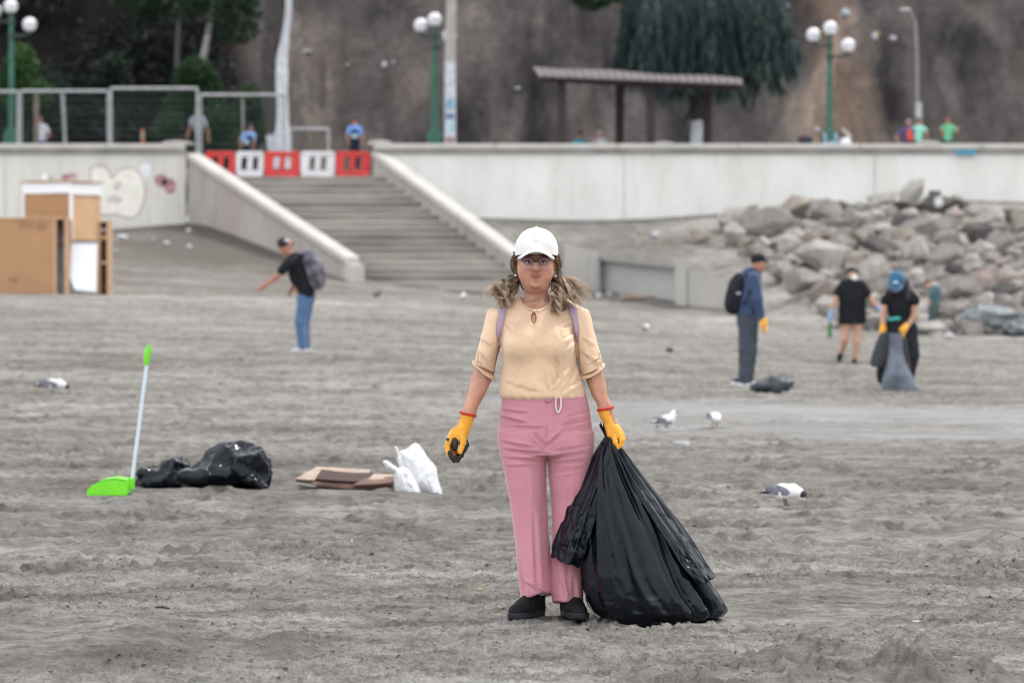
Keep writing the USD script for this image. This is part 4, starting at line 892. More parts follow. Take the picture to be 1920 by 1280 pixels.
part('cuff_edge', tube([wp(877.5 + 14.5 * math.cos(a), 780 + 3.5 * math.cos(a), -.028 + .040 * math.sin(a)) for a in np.linspace(0, 2 * math.pi, 25)], .0055, 8), cuff_m, gl, smooth=True)
part('printed_mark', tube([wp(839, 825, -.078), wp(841, 828, -.082)], .006, 6), coat_m, gl, smooth=True)
f = Field(GX_(1110, 1180), axis(-.13, .07, .0025), GZ_(760, 858))
f.loft(wrows([(773, 1120, 1148, -.068, .012), (783, 1123, 1149, -.066, .010), (795, 1130, 1152, -.064, .006), (806, 1134, 1159, -.062, .006), (818, 1140, 1166, -.060, .008), (824, 1144, 1167, -.058, .008)]), .015)
f.ell(wp(1153, 813, -.028), (.030, .028, .036), .02, rot=(0, -30, 0))
for a, b, c in [((1150, 820, -.058), (1153, 832, -.066), (1157.5, 843, -.062)), ((1160, 817, -.050), (1165, 828, -.060), (1163.5, 839, -.058)), ((1164, 816, -.028), (1168, 826, -.036), (1165, 836, -.040)), ((1162, 818, -.006), (1165, 828, -.012), (1161, 836, -.022))]:
    f.chain([wp(*a), wp(*b), wp(*c)], [.0112, .0105, .0092], .005)
f.chain([wp(1139, 803, -.050), wp(1143, 818, -.052), wp(1150, 830, -.044)], [.0125, .0115, .0102], .008)
gr = part('glove', f.mesh(2), glove_m, woman, smooth=True, label='yellow glove gripping the neck of the black bag')
fc = Field(GX_(1110, 1180), axis(-.10, .07, .0025), GZ_(790, 858))
fc.ell(wp(1144, 818, .0), (.022, .02, .03), .01, rot=(0, -30, 0))
part('palm_coating', fc.mesh(1), coat_m, gr, smooth=True)
part('cuff_edge', tube([wp(1134.5 + 14 * math.cos(a), 770 - 3 * math.cos(a), -.028 + .041 * math.sin(a)) for a in np.linspace(0, 2 * math.pi, 25)], .0055, 8), cuff_m, gr, smooth=True)

# backpack: lavender straps over the shoulders and a pale checked bag on the back
bp = thing('backpack', 'small grey backpack with lavender straps worn by the woman in pink trousers', 'backpack', (0.159, 17.0, zs(.159, 17.0) - .004))
strap_m = mat('strap_lavender', (.36, .255, .35), .7, var=.08, vscale=20, bump=.2, bscale=400, bdist=.001)
for pts in ([(950, 566, 14), (943, 580, 14), (940, 600, 13), (936, 622, 9), (934, 645, 6), (936, 690, 4)], [(1068, 562, 14), (1072, 580, 14), (1077, 600, 11), (1080, 622, 8), (1083, 645, 5), (1088, 690, 4)]):
    P = []
    tt = np.linspace(0, 1, 30); A = np.array(pts, float); I = PchipInterpolator(np.linspace(0, 1, len(A)), A)(tt)
    I = I[tt < .93]; ys = np.array([front_at(sm_, *wp(x, y)[[0, 2]], r=.012) for x, y, w_ in I]); ys = np.convolve(np.pad(ys, 4, 'edge'), np.ones(9) / 9, 'valid')
    ys = ys + .07 * np.clip((tt[:len(ys)] - .62) / .31, 0, 1) ** 2
    for (x, y, w_), yy in zip(I, ys):
        c = wp(x, y); P.append([(c[0] + e * w_ / S0 / 2, yy - .006 - .002 * (1 - abs(e)), c[2]) for e in (-1, -.5, 0, .5, 1)])
    top = np.array(P[0]); over = [top + np.array([0, q * .06, .004 + .012 * math.sin(q * 3)]) for q in (2.6, 1.7, .9)]
    P = np.array([o for o in over] + P)
    m_ = thick(grid(P), .004)
    part('strap', m_, strap_m, bp, smooth=True)
fb = Field(axis(-.22, .20, .008), axis(.05, .30, .008), axis(.90, 1.36, .008))
fb.loft([(.93, -.01, .17, .165, .07), (1.0, -.01, .18, .172, .085), (1.2, -.02, .175, .15, .08), (1.33, -.03, .16, .10, .05)], .02, p=3)
part('bag', fb.mesh(2), mat('backpack_grey_check', (.30, .29, .33), .8, var=.3, vscale=90), bp, smooth=True)

# ------------------------------------------------------------------ the big black bag she holds
film = usdkit.material(stage, '/World/Looks/black_polythene', {
    'tc': ('texture_coordinate', {}), 'n': ('noise_texture', {'scale': 9.0, 'detail': 5.0, 'roughness': .5, 'distortion': 1.8}), 'mz': ('mapping', {'scale': (1, 1, .42)}), 'b': ('bump', {'strength': .26, 'distance': .012}), 'n2': ('noise_texture', {'scale': 34.0, 'detail': 3.0}), 'b2': ('bump', {'strength': .05, 'distance': .003}),
    'r': ('map_range', {'from_min': .3, 'from_max': .7, 'to_min': .05, 'to_max': .17}), 'p': ('principled_bsdf', {'base_color': (.0026, .0034, .0052), 'specular_tint': (.88, .94, 1.0), 'specular_ior_level': .34, 'ior': 1.5})},
    [('tc.object', 'mz.vector'), ('mz.vector', 'n.vector'), ('tc.object', 'n2.vector'), ('n.fac', 'b.height'), ('n2.fac', 'b2.height'), ('b.normal', 'b2.normal'), ('b2.normal', 'p.normal'), ('n.fac', 'r.value'), ('r.result', 'p.roughness')], surface='p.BSDF')
bag = thing('trash_bag', 'large full black bin bag gripped by the woman in pink trousers, resting on the sand', 'trash bag', (0.159, 17.0, zs(.159, 17.0) - .004))
def ridged(p, seed, o=3): return sum(.5 ** i * (1 - np.abs(2 * meshkit.noise(p * 2 ** i, seed + i) - 1)) for i in range(o))
rowsB = [(822, 1136, 1150, .020), (829, 1132, 1154, .026), (840, 1124, 1163, .036), (860, 1114, 1178, .05), (900, 1103, 1207, .085), (950, 1093, 1246, .12), (1000, 1087, 1280, .15), (1050, 1086, 1305, .175), (1100, 1092, 1332, .195), (1125, 1098, 1350, .20), (1145, 1108, 1360, .195), (1158, 1122, 1352, .18), (1168, 1135, 1318, .155), (1175, 1148, 1285, .12), (1178, 1158, 1262, .06)]
A = np.array(rowsB, float); s_ = np.linspace(0, 1, len(A)); NT, NTH = 190, 300
tt = np.linspace(0, 1, NT)
yy, ll, rr, dd = (PchipInterpolator(s_, A[:, i])(tt) for i in range(4))
th = np.linspace(0, 2 * math.pi, NTH + 1)
T, TH = np.meshgrid(tt, th, indexing='ij')
cxB = ((ll + rr) / 2 - 1030) / S0; aB = (rr - ll) / 2 / S0; zB = (1160 - yy) / S0
hgt = np.clip((zB[:, None] - .0) / .75, 0, 1)
c_, sn_ = np.cos(TH), np.sin(TH)
ex = 0.86
ux, uy = np.sign(c_) * np.abs(c_) ** ex, np.sign(sn_) * np.abs(sn_) ** ex
pq = np.stack([np.cos(TH) * 2.2, np.sin(TH) * 2.2, T * 1.1], -1)
pleat = ridged(pq * [1.25, 1.25, .45], 3, 2) - .75
pleat2 = ridged(pq * [.62, .62, .3], 13, 2) - .75
crump = ridged(np.stack([c_ * 3, sn_ * 3, T * 9], -1) * 1.3, 23, 3) - .85
amp = .42 * np.clip(1 - T * .9, 0, 1) + .05
q = 1 + amp * (.55 * pleat + .5 * pleat2) + .075 * np.clip((T - .45) * 2, 0, 1) * crump
Xb = cxB[:, None] + aB[:, None] * ux * (1 + .22 * (q - 1))
Yb = -.03 - dd[:, None] * .15 + dd[:, None] * uy * q
Zb = zB[:, None] + .012 * np.clip((T - .6) * 2.5, 0, 1) * crump
fall = np.clip((T - .80) / .2, 0, 1)
Zb = np.maximum(Zb - 0.0 * fall, -.035)
Pb = np.stack([Xb, Yb, Zb], -1)
_r = np.random.default_rng(9); _flat = Pb.reshape(-1, 3); _sd = _flat[_r.choice(len(_flat), 130)]
_sq = np.array([1.0, 1.0, .40]); cf = crumple_field(_flat * _sq, _sd * _sq, 3.2, 4, .22, .006).reshape(T.shape)
cf = np.clip(cf - np.median(cf), -.03, .035) * (np.clip((T - .62) * 3, 0, 1) + .10)
for (pa, amp_, w_, t0_, t1_) in ((-152, -.060, 13, .10, .95), (-128, .024, 7, .05, .92), (-104, -.016, 5, .05, .75), (-94, .012, 4, .05, .85), (-80, -.014, 4, .08, .70), (-70, .010, 4, .05, .9), (-58, -.020, 5, .1, .85), (-47, .016, 5, .1, .9), (-33, -.055, 8, .15, .9), (-112, .008, 3, .1, .6), (-88, -.008, 2.5, .2, .9), (-64, .008, 3, .2, .8)):
    dth = (np.degrees(TH) + 180 + 6 * np.sin(T * 5 + pa)) % 360 - 180 - pa; dth = (dth + 180) % 360 - 180
    cf = cf + 1.45 * amp_ * np.exp(-np.abs(dth / w_) ** 1.5) * np.clip((T - t0_) * 5, 0, 1) * np.clip((t1_ - T) * 5, 0, 1) / .85
_sd2 = _flat[_r.choice(len(_flat), 620)]; c2_ = crumple_field(_flat * [1, 1, .6], _sd2 * [1, 1, .6], 7.0, 6, .22, .002).reshape(T.shape); cf = cf + np.clip(c2_ - np.median(c2_), -.008, .010) * (.25 + .75 * np.clip((T - .45) * 2.5, 0, 1))
_n = np.stack([np.cos(TH), np.sin(TH), 0 * TH], -1); Pb = Pb + _n * (cf * .85)[..., None] * [.6, 1, 1]
Pb = np.concatenate([Pb, np.repeat(Pb[-1:].mean(1, keepdims=True), NTH + 1, 1) * [1, 1, 1]], 0)
part('bag_body', grid(Pb[:, ::-1]), film, bag, smooth=True)
def flap(left, right, depth, seed, name, hemwave, amp=.012):
    """A hanging fold between two edge curves (px), from the grip to the hem."""
    n, m = 110, 90
    t = np.linspace(0, 1, n)
    Lc, Rc = np.array(left, float), np.array(right, float)
    Li = PchipInterpolator(np.linspace(0, 1, len(Lc)), Lc)(t); Ri = PchipInterpolator(np.linspace(0, 1, len(Rc)), Rc)(t)
    w_ = np.linspace(0, 1, m)
    px = Li[:, None, 0] * (1 - w_) + Ri[:, None, 0] * w_; py = Li[:, None, 1] * (1 - w_) + Ri[:, None, 1] * w_
    py = py + hemwave * t[:, None] ** 6 * (2.4 * meshkit.fbm(np.stack([w_ * 7, 0 * w_ + seed, 0 * w_], -1), 3, seed) - 1.2)[None]
    dep = Li[:, None, 2] * (1 - w_) + Ri[:, None, 2] * w_ + depth * t[:, None] ** .7 * np.sin(np.pi * w_)[None]
    Tt, Ww = np.meshgrid(t, w_, indexing='ij')
    r = ridged(np.stack([Ww * 2.6, Tt * .7, 0 * Tt + seed], -1), seed, 2) - .75; r2 = ridged(np.stack([Ww * 2.5, Tt * 5, 0 * Tt + seed], -1), seed + 7, 2) - .75
    dep = dep - amp * (r * 1.5 + r2 * np.clip(Tt * 1.6 - .4, 0, 1) * 1.3)
    P = np.stack([(px - 1030) / S0, dep, (1160 - py) / S0], -1)
    fl_r = np.random.default_rng(seed); fp = P.reshape(-1, 3); fs_ = fp[fl_r.choice(len(fp), 150)]; cq_ = crumple_field(fp * [1, 1, .6], fs_ * [1, 1, .6], 7.0, seed, .25, .002).reshape(Tt.shape)
    P[..., 1] -= np.clip(cq_ - np.median(cq_), -.010, .012) * np.clip(Tt * 1.5, .1, 1)
    part(name, thick(grid(P[:, ::-1]), .0025), film, bag, smooth=True)
flap([(1133, 824, -.02), (1112, 858, -.03), (1086, 908, -.05), (1066, 948, -.06), (1050, 988, -.07), (1036, 1025, -.06), (1034, 1046, -.05)], [(1146, 824, -.045), (1141, 858, -.09), (1133, 908, -.12), (1122, 948, -.14), (1110, 990, -.15), (1098, 1030, -.15), (1084, 1062, -.14)], -.045, 31, 'bag_flap', 4)
flap([(1144, 826, -.045), (1160, 862, -.09), (1186, 915, -.14), (1216, 966, -.18), (1246, 1012, -.20), (1276, 1060, -.20), (1306, 1092, -.19)], [(1152, 826, -.02), (1174, 856, -.02), (1208, 900, -.03), (1248, 950, -.04), (1292, 1008, -.05), (1322, 1056, -.06), (1340, 1084, -.07)], -.04, 47, 'bag_flap', 3)
# gathered mouth of the bag standing up behind the hand
mp = []
for k in range(9):
    a = k / 8 * 6.28; mp.append(lock([wp(1141, 829, -.02), wp(1136 + 4 * math.cos(a), 815, .0), wp(1131 + 6 * math.cos(a), 800 + 5 * math.sin(a), .012)], .007, 12, .002, 1, a, 6))
part('bag_mouth', cat(mp), film, bag, smooth=True)

# ------------------------------------------------------------------ the other people
tones = {'brown': mat('skin_brown', (.36, .17, .11), .5, var=.08), 'tan': mat('skin_tan', (.46, .26, .18), .5, var=.08)}
def cloth(name, c, rough=.8, **k): return MATS[name] if c is None or name in MATS else mat(name, c, rough, var=.12, vscale=10, bump=.2, bscale=40, bdist=.006, sheen=.2 if max(c) > .1 else 0, spec=.5 if max(c) > .1 else .2, **k)
black_c, navy_c, denim, grey_tr = cloth('cloth_black', (.008, .009, .012)), cloth('cloth_navy_blue', (.022, .045, .115)), cloth('cloth_denim', (.06, .125, .25)), cloth('cloth_slate_grey', (.055, .068, .085))
class Figure:
    """A person drawn in the photograph's pixels: s pixels per metre, (px, py, depth in metres) joints."""
    def __init__(self, label, base, s, Y=None, step=.018, z=None, group=None):
        self.b, self.s, self.step = base, s, step
        g = W(base[0], base[1], Y) if Y else at(*base)
        if Y and z is not None: g[2] = z
        self.g = g
        self.t = thing('person', label, 'person', g, group=group)
    def p(self, q): return np.array([(q[0] - self.b[0]) / self.s, q[2] if len(q) > 2 else 0.0, (self.b[1] - q[1]) / self.s])
    def part(self, name, m, prims, parent=None, smooth=2, step=None, rough=.0, seed=1, label=None):
        step = step or self.step
        P, hem = [], None
        for q in prims:
            if q[0] == 'c':
                pts = [self.p(x) for x in q[1]]; rs = q[2] if np.ndim(q[2]) else [q[2]] * len(pts); P.append(('c', pts, rs, q[3] if len(q) > 3 else .03))
            elif q[0] == 'h': hem = q[1]
            elif q[0] == 'e': P.append(('e', self.p(q[1]), q[2], q[3] if len(q) > 3 else None, q[4] if len(q) > 4 else .03))
        lo = np.min([np.min([a - max(r) for a, r in zip(x[1], [[r] for r in x[2]])], axis=0) if x[0] == 'c' else x[1] - max(x[2]) for x in P], axis=0) - 3 * step
        hi = np.max([np.max([a + max(r) for a, r in zip(x[1], [[r] for r in x[2]])], axis=0) if x[0] == 'c' else x[1] + max(x[2]) for x in P], axis=0) + 3 * step
        f = Field(*[axis(a, b, step) for a, b in zip(lo, hi)])
        for x in P:
            if x[0] == 'c': f.chain(x[1], x[2], x[3])
            else: f.ell(x[1], x[2], x[4], rot=x[3])
        if hem: f.plane((0, 0, (self.b[1] - hem) / self.s), (0, 0, -1))
        M = f.mesh(smooth)
        if rough:
            v = np.array(M.vertices); n = np.array(M.vertex_normals)
            M.vertices = v + n * (rough * 2 * (meshkit.fbm(v * [13, 13, 9], 3, seed) - .5))[:, None]
        return part(name, M, m, parent or self.t, smooth=True, label=label)

# man bending down at the left
F = Figure('man in black t-shirt and blue jeans bending down with one arm stretched out', (565, 660), 130)
F.part('body', tones['brown'], [('e', (536, 461, 0), (.085, .085, .115), (0, 25, 0)), ('c', [(541, 470, 0), (550, 484, 0)], [.058, .065]), ('c', [(552, 490, 0), (568, 545, 0)], [.12, .11]), ('c', [(541, 494, -.13), (519, 518, -.16), (493, 537, -.15)], [.05, .042, .033]), ('c', [(493, 537, -.15), (484, 543, -.15)], [.038, .018]), ('c', [(489, 538, -.14), (483, 538, -.13)], [.016, .010]), ('c', [(556, 498, .16), (552, 530, .18), (540, 552, .12)], [.048, .04, .03]),
    ('c', [(566, 550, -.07), (562, 605, -.06), (568, 650, -.03)], [.06, .05, .035]), ('c', [(575, 550, .07), (569, 605, .05), (574, 650, .04)], [.06, .05, .035])])
F.part('t_shirt', black_c, [('c', [(553, 488, 0), (562, 515, 0), (573, 544, 0)], [.135, .145, .13], .06), ('c', [(551, 490, -.10), (541, 494, -.14), (529, 506, -.155)], [.085, .075, .07]), ('c', [(556, 492, .10), (556, 508, .17)], [.085, .07]), ('c', [(562, 500, -.06), (574, 548, -.05)], [.10, .12])], rough=.008)
F.part('jeans', denim, [('c', [(575, 550, 0), (573, 560, 0)], [.135, .135]), ('c', [(570, 556, -.07), (563, 604, -.06), (567, 652, -.03)], [.095, .078, .062]), ('c', [(579, 556, .07), (571, 604, .05), (575, 648, .04)], [.095, .078, .06])], rough=.009, seed=3)
white_sh = cloth('shoe_white', (.62, .62, .66), .5)
for (a, b, d) in (((570, 656), (549, 658), -.03), ((577, 656), (562, 659), .05)):
    F.part('shoe', white_sh, [('c', [(a[0], a[1], d), (b[0], b[1], d - .05)], [.045, .036])])
c_ = F.part('baseball_cap', cloth('cap_charcoal', (.03, .028, .034)), [('e', (532, 455, 0), (.105, .10, .085), (0, 20, 0))])
F.part('brim', cloth('cap_brim_red', (.10, .018, .02)), [('c', [(543, 457, -.02), (552, 455, -.02)], [.018, .010]), ('c', [(543, 457, .04), (552, 455, .04)], [.018, .010])], parent=c_, step=.009)
F.part('badge', cloth('cap_badge_white', (.55, .5, .58)), [('e', (538, 449, -.085), (.035, .02, .03))], parent=c_, step=.009)
bpk = thing('backpack', 'black and grey patterned backpack on the back of the bending man', 'backpack', F.g); F.t0, F.t = F.t, bpk
pat = mat('backpack_pattern', (.014, .015, .02), .7, color2=(.16, .15, .19), vscale=9, bump=.3, bscale=30, detail=2)
F.part('bag', pat, [('c', [(577, 481, 0), (592, 524, 0)], [.13, .155], .06), ('e', (591, 504, 0), (.14, .18, .225), (0, -18, 0))], rough=.012)
F.part('pocket', cloth('backpack_black', (.014, .015, .02)), [('e', (598, 520, 0), (.08, .13, .11), (0, -18, 0))])
F.part('strap', black_c, [('c', [(566, 476, -.12), (556, 488, -.15), (562, 512, -.15), (578, 530, -.13)], [.022, .02, .02, .02])], step=.012)

# man in blue at the right
F = Figure('man in navy long-sleeved top and grey trousers standing in profile with a yellow glove', (1398, 722), 148)
F.part('body', tones['brown'], [('e', (1423, 494, 0), (.085, .082, .118), (0, -8, 0)), ('c', [(1432, 497, 0), (1435, 500, 0)], [.016, .012]), ('c', [(1417, 505, 0), (1411, 518, 0)], [.06, .07]), ('c', [(1408, 525, 0), (1402, 590, 0)], [.12, .12]), ('c', [(1412, 525, -.16), (1422, 560, -.18), (1430, 595, -.17)], [.05, .04, .03]), ('c', [(1405, 525, .17), (1412, 560, .2), (1425, 590, .18)], [.05, .04, .03]), ('c', [(1402, 592, -.08), (1398, 655, -.06), (1396, 708, -.04)], [.07, .05, .035]), ('c', [(1405, 592, .08), (1405, 655, .07), (1401, 708, .08)], [.07, .05, .035])])
F.part('sweater', navy_c, [('c', [(1408, 520, 0), (1404, 555, 0), (1402, 590, 0)], [.145, .155, .145], .06), ('c', [(1411, 521, -.13), (1419, 558, -.18), (1428, 598, -.17)], [.085, .065, .045]), ('c', [(1405, 521, .13), (1412, 560, .2), (1424, 595, .18)], [.085, .065, .045])], rough=.009)
F.part('trousers', grey_tr, [('c', [(1402, 594, 0), (1402, 604, 0)], [.14, .14]), ('c', [(1399, 602, -.08), (1397, 655, -.06), (1394, 714, -.04)], [.105, .088, .07]), ('c', [(1408, 602, .08), (1407, 655, .07), (1404, 712, .08)], [.105, .088, .07])], rough=.012, seed=5)
F.part('glove', glove_m, [('c', [(1429, 597, -.17), (1431, 606, -.17)], [.045, .05]), ('c', [(1431, 606, -.19), (1432, 620, -.20)], [.022, .018], .01), ('c', [(1431, 606, -.16), (1430, 622, -.165)], [.022, .018], .01), ('c', [(1433, 604, -.14), (1434, 620, -.145)], [.02, .016], .01), ('c', [(1428, 602, -.20), (1426, 613, -.22)], [.018, .014], .01)], step=.009)
for (a, b, d) in (((1378, 716), (1400, 722), -.05), ((1392, 713), (1412, 718), .08)):
    sh = F.part('shoe', cloth('shoe_dark', (.03, .03, .04)), [('c', [(a[0], a[1], d), (b[0], b[1], d)], [.044, .038])], step=.012)
    F.part('sole', white_sh, [('c', [(a[0] - 3, a[1] + 4, d - .02), (b[0] + 2, b[1] + 3, d - .02)], [.036, .034])], parent=sh, step=.009)
c_ = F.part('baseball_cap', cloth('cap_black', (.014, .014, .02)), [('e', (1421, 484, 0), (.098, .098, .075), (0, -5, 0))])
F.part('brim', cloth('cap_black', None) if False else MATS['cap_black'], [('c', [(1430, 487, -.03), (1441, 490, -.02)], [.016, .010]), ('c', [(1430, 487, .03), (1441, 490, .02)], [.016, .010])], parent=c_, step=.009)
bpk = thing('backpack', 'plain black backpack on the man in navy top', 'backpack', F.g); F.t = bpk
F.part('bag', cloth('backpack_black', None) if False else MATS['backpack_black'], [('e', (1380, 548, 0), (.13, .17, .275), (0, 14, 0)), ('c', [(1374, 570, 0), (1390, 575, 0)], [.12, .10])], rough=.012)
F.part('strap', MATS['backpack_black'], [('c', [(1396, 514, -.13), (1409, 517, -.15), (1407, 545, -.165), (1394, 570, -.14)], [.02, .024, .022, .02])], step=.012)
F.part('label_patch', cloth('patch_grey', (.38, .40, .45)), [('e', (1383, 549, -.165), (.035, .012, .02))], step=.008)

# woman walking in a black dress
F = Figure('walking woman in short black dress, white face mask and pale blue gloves', (1598, 681), 112)
F.part('body', tones['tan'], [('e', (1598, 516, 0), (.08, .09, .11)), ('c', [(1598, 524, 0), (1598, 532, 0)], [.055, .06]), ('c', [(1598, 540, 0), (1598, 600, 0)], [.12, .13]), ('c', [(1575, 537, 0), (1563, 566, -.05), (1556, 585, -.10)], [.05, .042, .033]), ('c', [(1621, 537, 0), (1637, 565, -.02), (1648, 577, -.06)], [.05, .042, .033]), ('c', [(1586, 598, 0), (1584, 636, -.05), (1578, 665, .12)], [.092, .062, .04]), ('c', [(1610, 598, 0), (1606, 640, -.06), (1602, 674, -.03)], [.092, .062, .04])])
F.part('dress', black_c, [('c', [(1598, 535, 0), (1598, 560, 0), (1598, 598, 0)], [.15, .17, .17], .06), ('c', [(1582, 533, 0), (1571, 548, -.01)], [.085, .085]), ('c', [(1614, 533, 0), (1625, 548, -.01)], [.085, .085]), ('c', [(1585, 545, 0), (1585, 612, 0)], [.11, .125]), ('c', [(1611, 545, 0), (1611, 612, 0)], [.11, .125]), ('c', [(1598, 590, 0), (1598, 615, 0)], [.16, .16]), ('h', 607)], rough=.008)
F.part('hair', mat('hair_black', (.012, .009, .008), .5), [('e', (1598, 510, .045), (.10, .10, .105)), ('e', (1598, 505, .0), (.088, .08, .055))])
F.part('face_mask', cloth('mask_white', (.7, .7, .72)), [('e', (1601, 520, -.075), (.058, .045, .052))], step=.01)
gb = cloth('glove_blue', (.22, .33, .52))
F.part('glove', gb, [('c', [(1558, 582, -.09), (1555, 592, -.12)], [.042, .046]), ('c', [(1554, 592, -.13), (1553, 600, -.15)], [.02, .016], .01), ('c', [(1557, 592, -.13), (1557, 600, -.14)], [.02, .016], .01)], step=.01)
F.part('glove', gb, [('c', [(1646, 575, -.05), (1651, 582, -.08)], [.042, .045]), ('c', [(1651, 582, -.09), (1654, 589, -.1)], [.02, .016], .01)], step=.01)
for (a, b) in (((1578, 662, .13), (1574, 676, .08)), ((1602, 676, -.02), (1601, 680, -.14))):
    F.part('shoe', black_c, [('c', [a, b], [.05, .042])], step=.012)
btl = thing('bottle', 'green glass bottle held by the walking woman in black dress', 'bottle', F.g); F.t = btl
F.part('bottle', mat('bottle_green', (.03, .16, .05), .15, var=.1), [('c', [(1554, 598, -.14), (1554, 606, -.14)], [.016, .018]), ('c', [(1554, 608, -.14), (1554, 628, -.14)], [.034, .036], .02)], step=.008)

# woman with a teal cap opening a grey bag
F = Figure('woman in teal cap, black t-shirt and loose black trousers bending over a grey bag', (1688, 733), 155)
F.part('body', tones['tan'], [('e', (1679, 529, -.05), (.08, .085, .11), (18, 0, 0)), ('c', [(1682, 538, .0), (1686, 550, .05)], [.055, .06]), ('c', [(1687, 552, .06), (1686, 600, .06)], [.11, .115]), ('c', [(1661, 552, .03), (1655, 588, .0), (1653, 612, -.08)], [.05, .042, .034]), ('c', [(1713, 552, .03), (1716, 588, .0), (1697, 612, -.10)], [.05, .042, .034]), ('c', [(1676, 605, .06), (1668, 665, .0), (1666, 722, .06)], [.07, .05, .035]), ('c', [(1700, 605, .06), (1704, 665, .02), (1700, 722, .08)], [.07, .05, .035])])
F.part('t_shirt', black_c, [('c', [(1687, 550, .05), (1687, 575, .05), (1686, 602, .06)], [.135, .135, .125], .06), ('c', [(1672, 548, .04), (1661, 560, .02)], [.085, .078]), ('c', [(1703, 548, .04), (1714, 560, .02)], [.085, .078])], rough=.008)
F.part('trousers', cloth('cloth_black_loose', (.016, .017, .021)), [('c', [(1688, 604, .06), (1688, 615, .06)], [.15, .16]), ('c', [(1676, 615, .06), (1664, 665, .02), (1658, 708, .06)], [.13, .12, .10]), ('c', [(1702, 615, .06), (1707, 665, .04), (1700, 722, .08)], [.13, .12, .09])], rough=.015, seed=7)
F.part('hair', MATS['hair_black'], [('e', (1686, 522, .02), (.095, .095, .105)), ('c', [(1698, 524, .02), (1702, 545, .0), (1700, 556, -.05)], [.05, .055, .035]), ('c', [(1670, 532, .0), (1668, 548, -.04)], [.04, .028])])
teal = cloth('cap_teal', (.012, .10, .19))
c_ = F.part('baseball_cap', teal, [('e', (1680, 518, -.03), (.110, .118, .105), (25, 0, 0)), ('e', (1678, 527, -.06), (.095, .085, .06), (25, 0, 0))])
F.part('brim', teal, [('c', [(1666, 531, -.10), (1670, 538, -.17), (1677, 541, -.19), (1684, 539, -.17), (1690, 531, -.10)], [.016, .012, .012, .012, .016]), ('c', [(1670, 532, -.12), (1686, 532, -.12)], [.022, .022]), ('c', [(1672, 535, -.15), (1684, 535, -.15)], [.018, .018])], parent=c_, step=.01)
for dx in (-3.4, 0, 3.4): F.part('logo', cloth('logo_white', (.7, .72, .75)), [('c', [(1677 + dx - 1.2, 526, -.142), (1677 + dx + 1.0, 523, -.142)], [.008, .008])], parent=c_, step=.005)
gy = F.part('glove', glove_m, [('c', [(1653, 610, -.08), (1653, 620, -.10)], [.04, .046]), ('c', [(1652, 622, -.11), (1651, 630, -.12)], [.02, .016], .01), ('c', [(1656, 622, -.11), (1657, 630, -.12)], [.02, .016], .01)], step=.01)
gy = F.part('glove', glove_m, [('c', [(1697, 609, -.10), (1692, 616, -.13)], [.04, .048]), ('c', [(1690, 618, -.14), (1687, 627, -.15)], [.02, .016], .01), ('c', [(1693, 620, -.14), (1691, 629, -.15)], [.02, .016], .01), ('c', [(1688, 613, -.13), (1684, 616, -.15)], [.018, .014], .01)], step=.01)
F.part('waist_bag', cloth('turquoise', (.03, .38, .31)), [('c', [(1668, 596, -.08), (1683, 594, -.09)], [.026, .026])], step=.01)
for a, b, d in (((1662, 727), (1656, 730), 0.05), ((1700, 727), (1704, 730), .06)): F.part('shoe', black_c, [('c', [(a[0], a[1], d), (b[0], b[1], d - .12)], [.045, .038])], step=.012)
grey_film = mat('grey_polythene', (.115, .135, .17), .3, var=.25, vscale=5, bump=.5, bscale=9, bdist=.03, spec=.5)
dark_film = mat('dark_grey_polythene', (.018, .021, .027), .35, var=.25, vscale=5, bump=.5, bscale=9, bdist=.03)
gb_ = thing('trash_bag', 'grey plastic bag held open by the woman in teal cap', 'trash bag', F.g)
def cone_bag(parent, name, rows_, m, base, s, seed, depth=.13, y0=-.15, amp=.32):
    A = np.array(rows_, float); t = np.linspace(0, 1, 60); u0 = np.linspace(0, 1, len(A))
    yy, ll, rr = (PchipInterpolator(u0, A[:, i])(t) for i in range(3))
    th = np.linspace(0, 2 * math.pi, 81); T, H = np.meshgrid(t, th, indexing='ij')
    q = 1 + amp * (ridged(np.stack([np.cos(H) * 1.6, np.sin(H) * 1.6, T * 1.2], -1), seed, 2) - .75) * (1 - .5 * T)
    c = ((ll + rr) / 2 - base[0]) / s; a = (rr - ll) / 2 / s
    X = c[:, None] + a[:, None] * np.cos(H) * (1 + .3 * (q - 1)); Yq = y0 + np.maximum(.02, np.minimum(a, depth))[:, None] * np.sin(H) * q
    Zq = ((base[1] - yy) / s)[:, None] + 0 * T
    P = np.stack([X, Yq, Zq], -1); P = np.concatenate([P, np.repeat(P[-1:].mean(1, keepdims=True), 81, 1)], 0)
    part(name, grid(P[:, ::-1]), m, parent, smooth=True)
cone_bag(gb_, 'bag_body', [(622, 1662, 1690), (640, 1664, 1690), (670, 1662, 1694), (700, 1655, 1706), (720, 1651, 1716), (732, 1649, 1724), (739, 1652, 1722)], grey_film, F.b, F.s, 3, .17)
cone_bag(gb_, 'bag_rim', [(618, 1650, 1660), (640, 1640, 1672), (665, 1632, 1672), (682, 1628, 1662), (688, 1638, 1656)], dark_film, F.b, F.s, 5, .06, -.10)
cone_bag(gb_, 'bag_rim', [(618, 1684, 1692), (640, 1684, 1700), (668, 1686, 1704), (690, 1692, 1708)], dark_film, F.b, F.s, 6, .05, -.10)

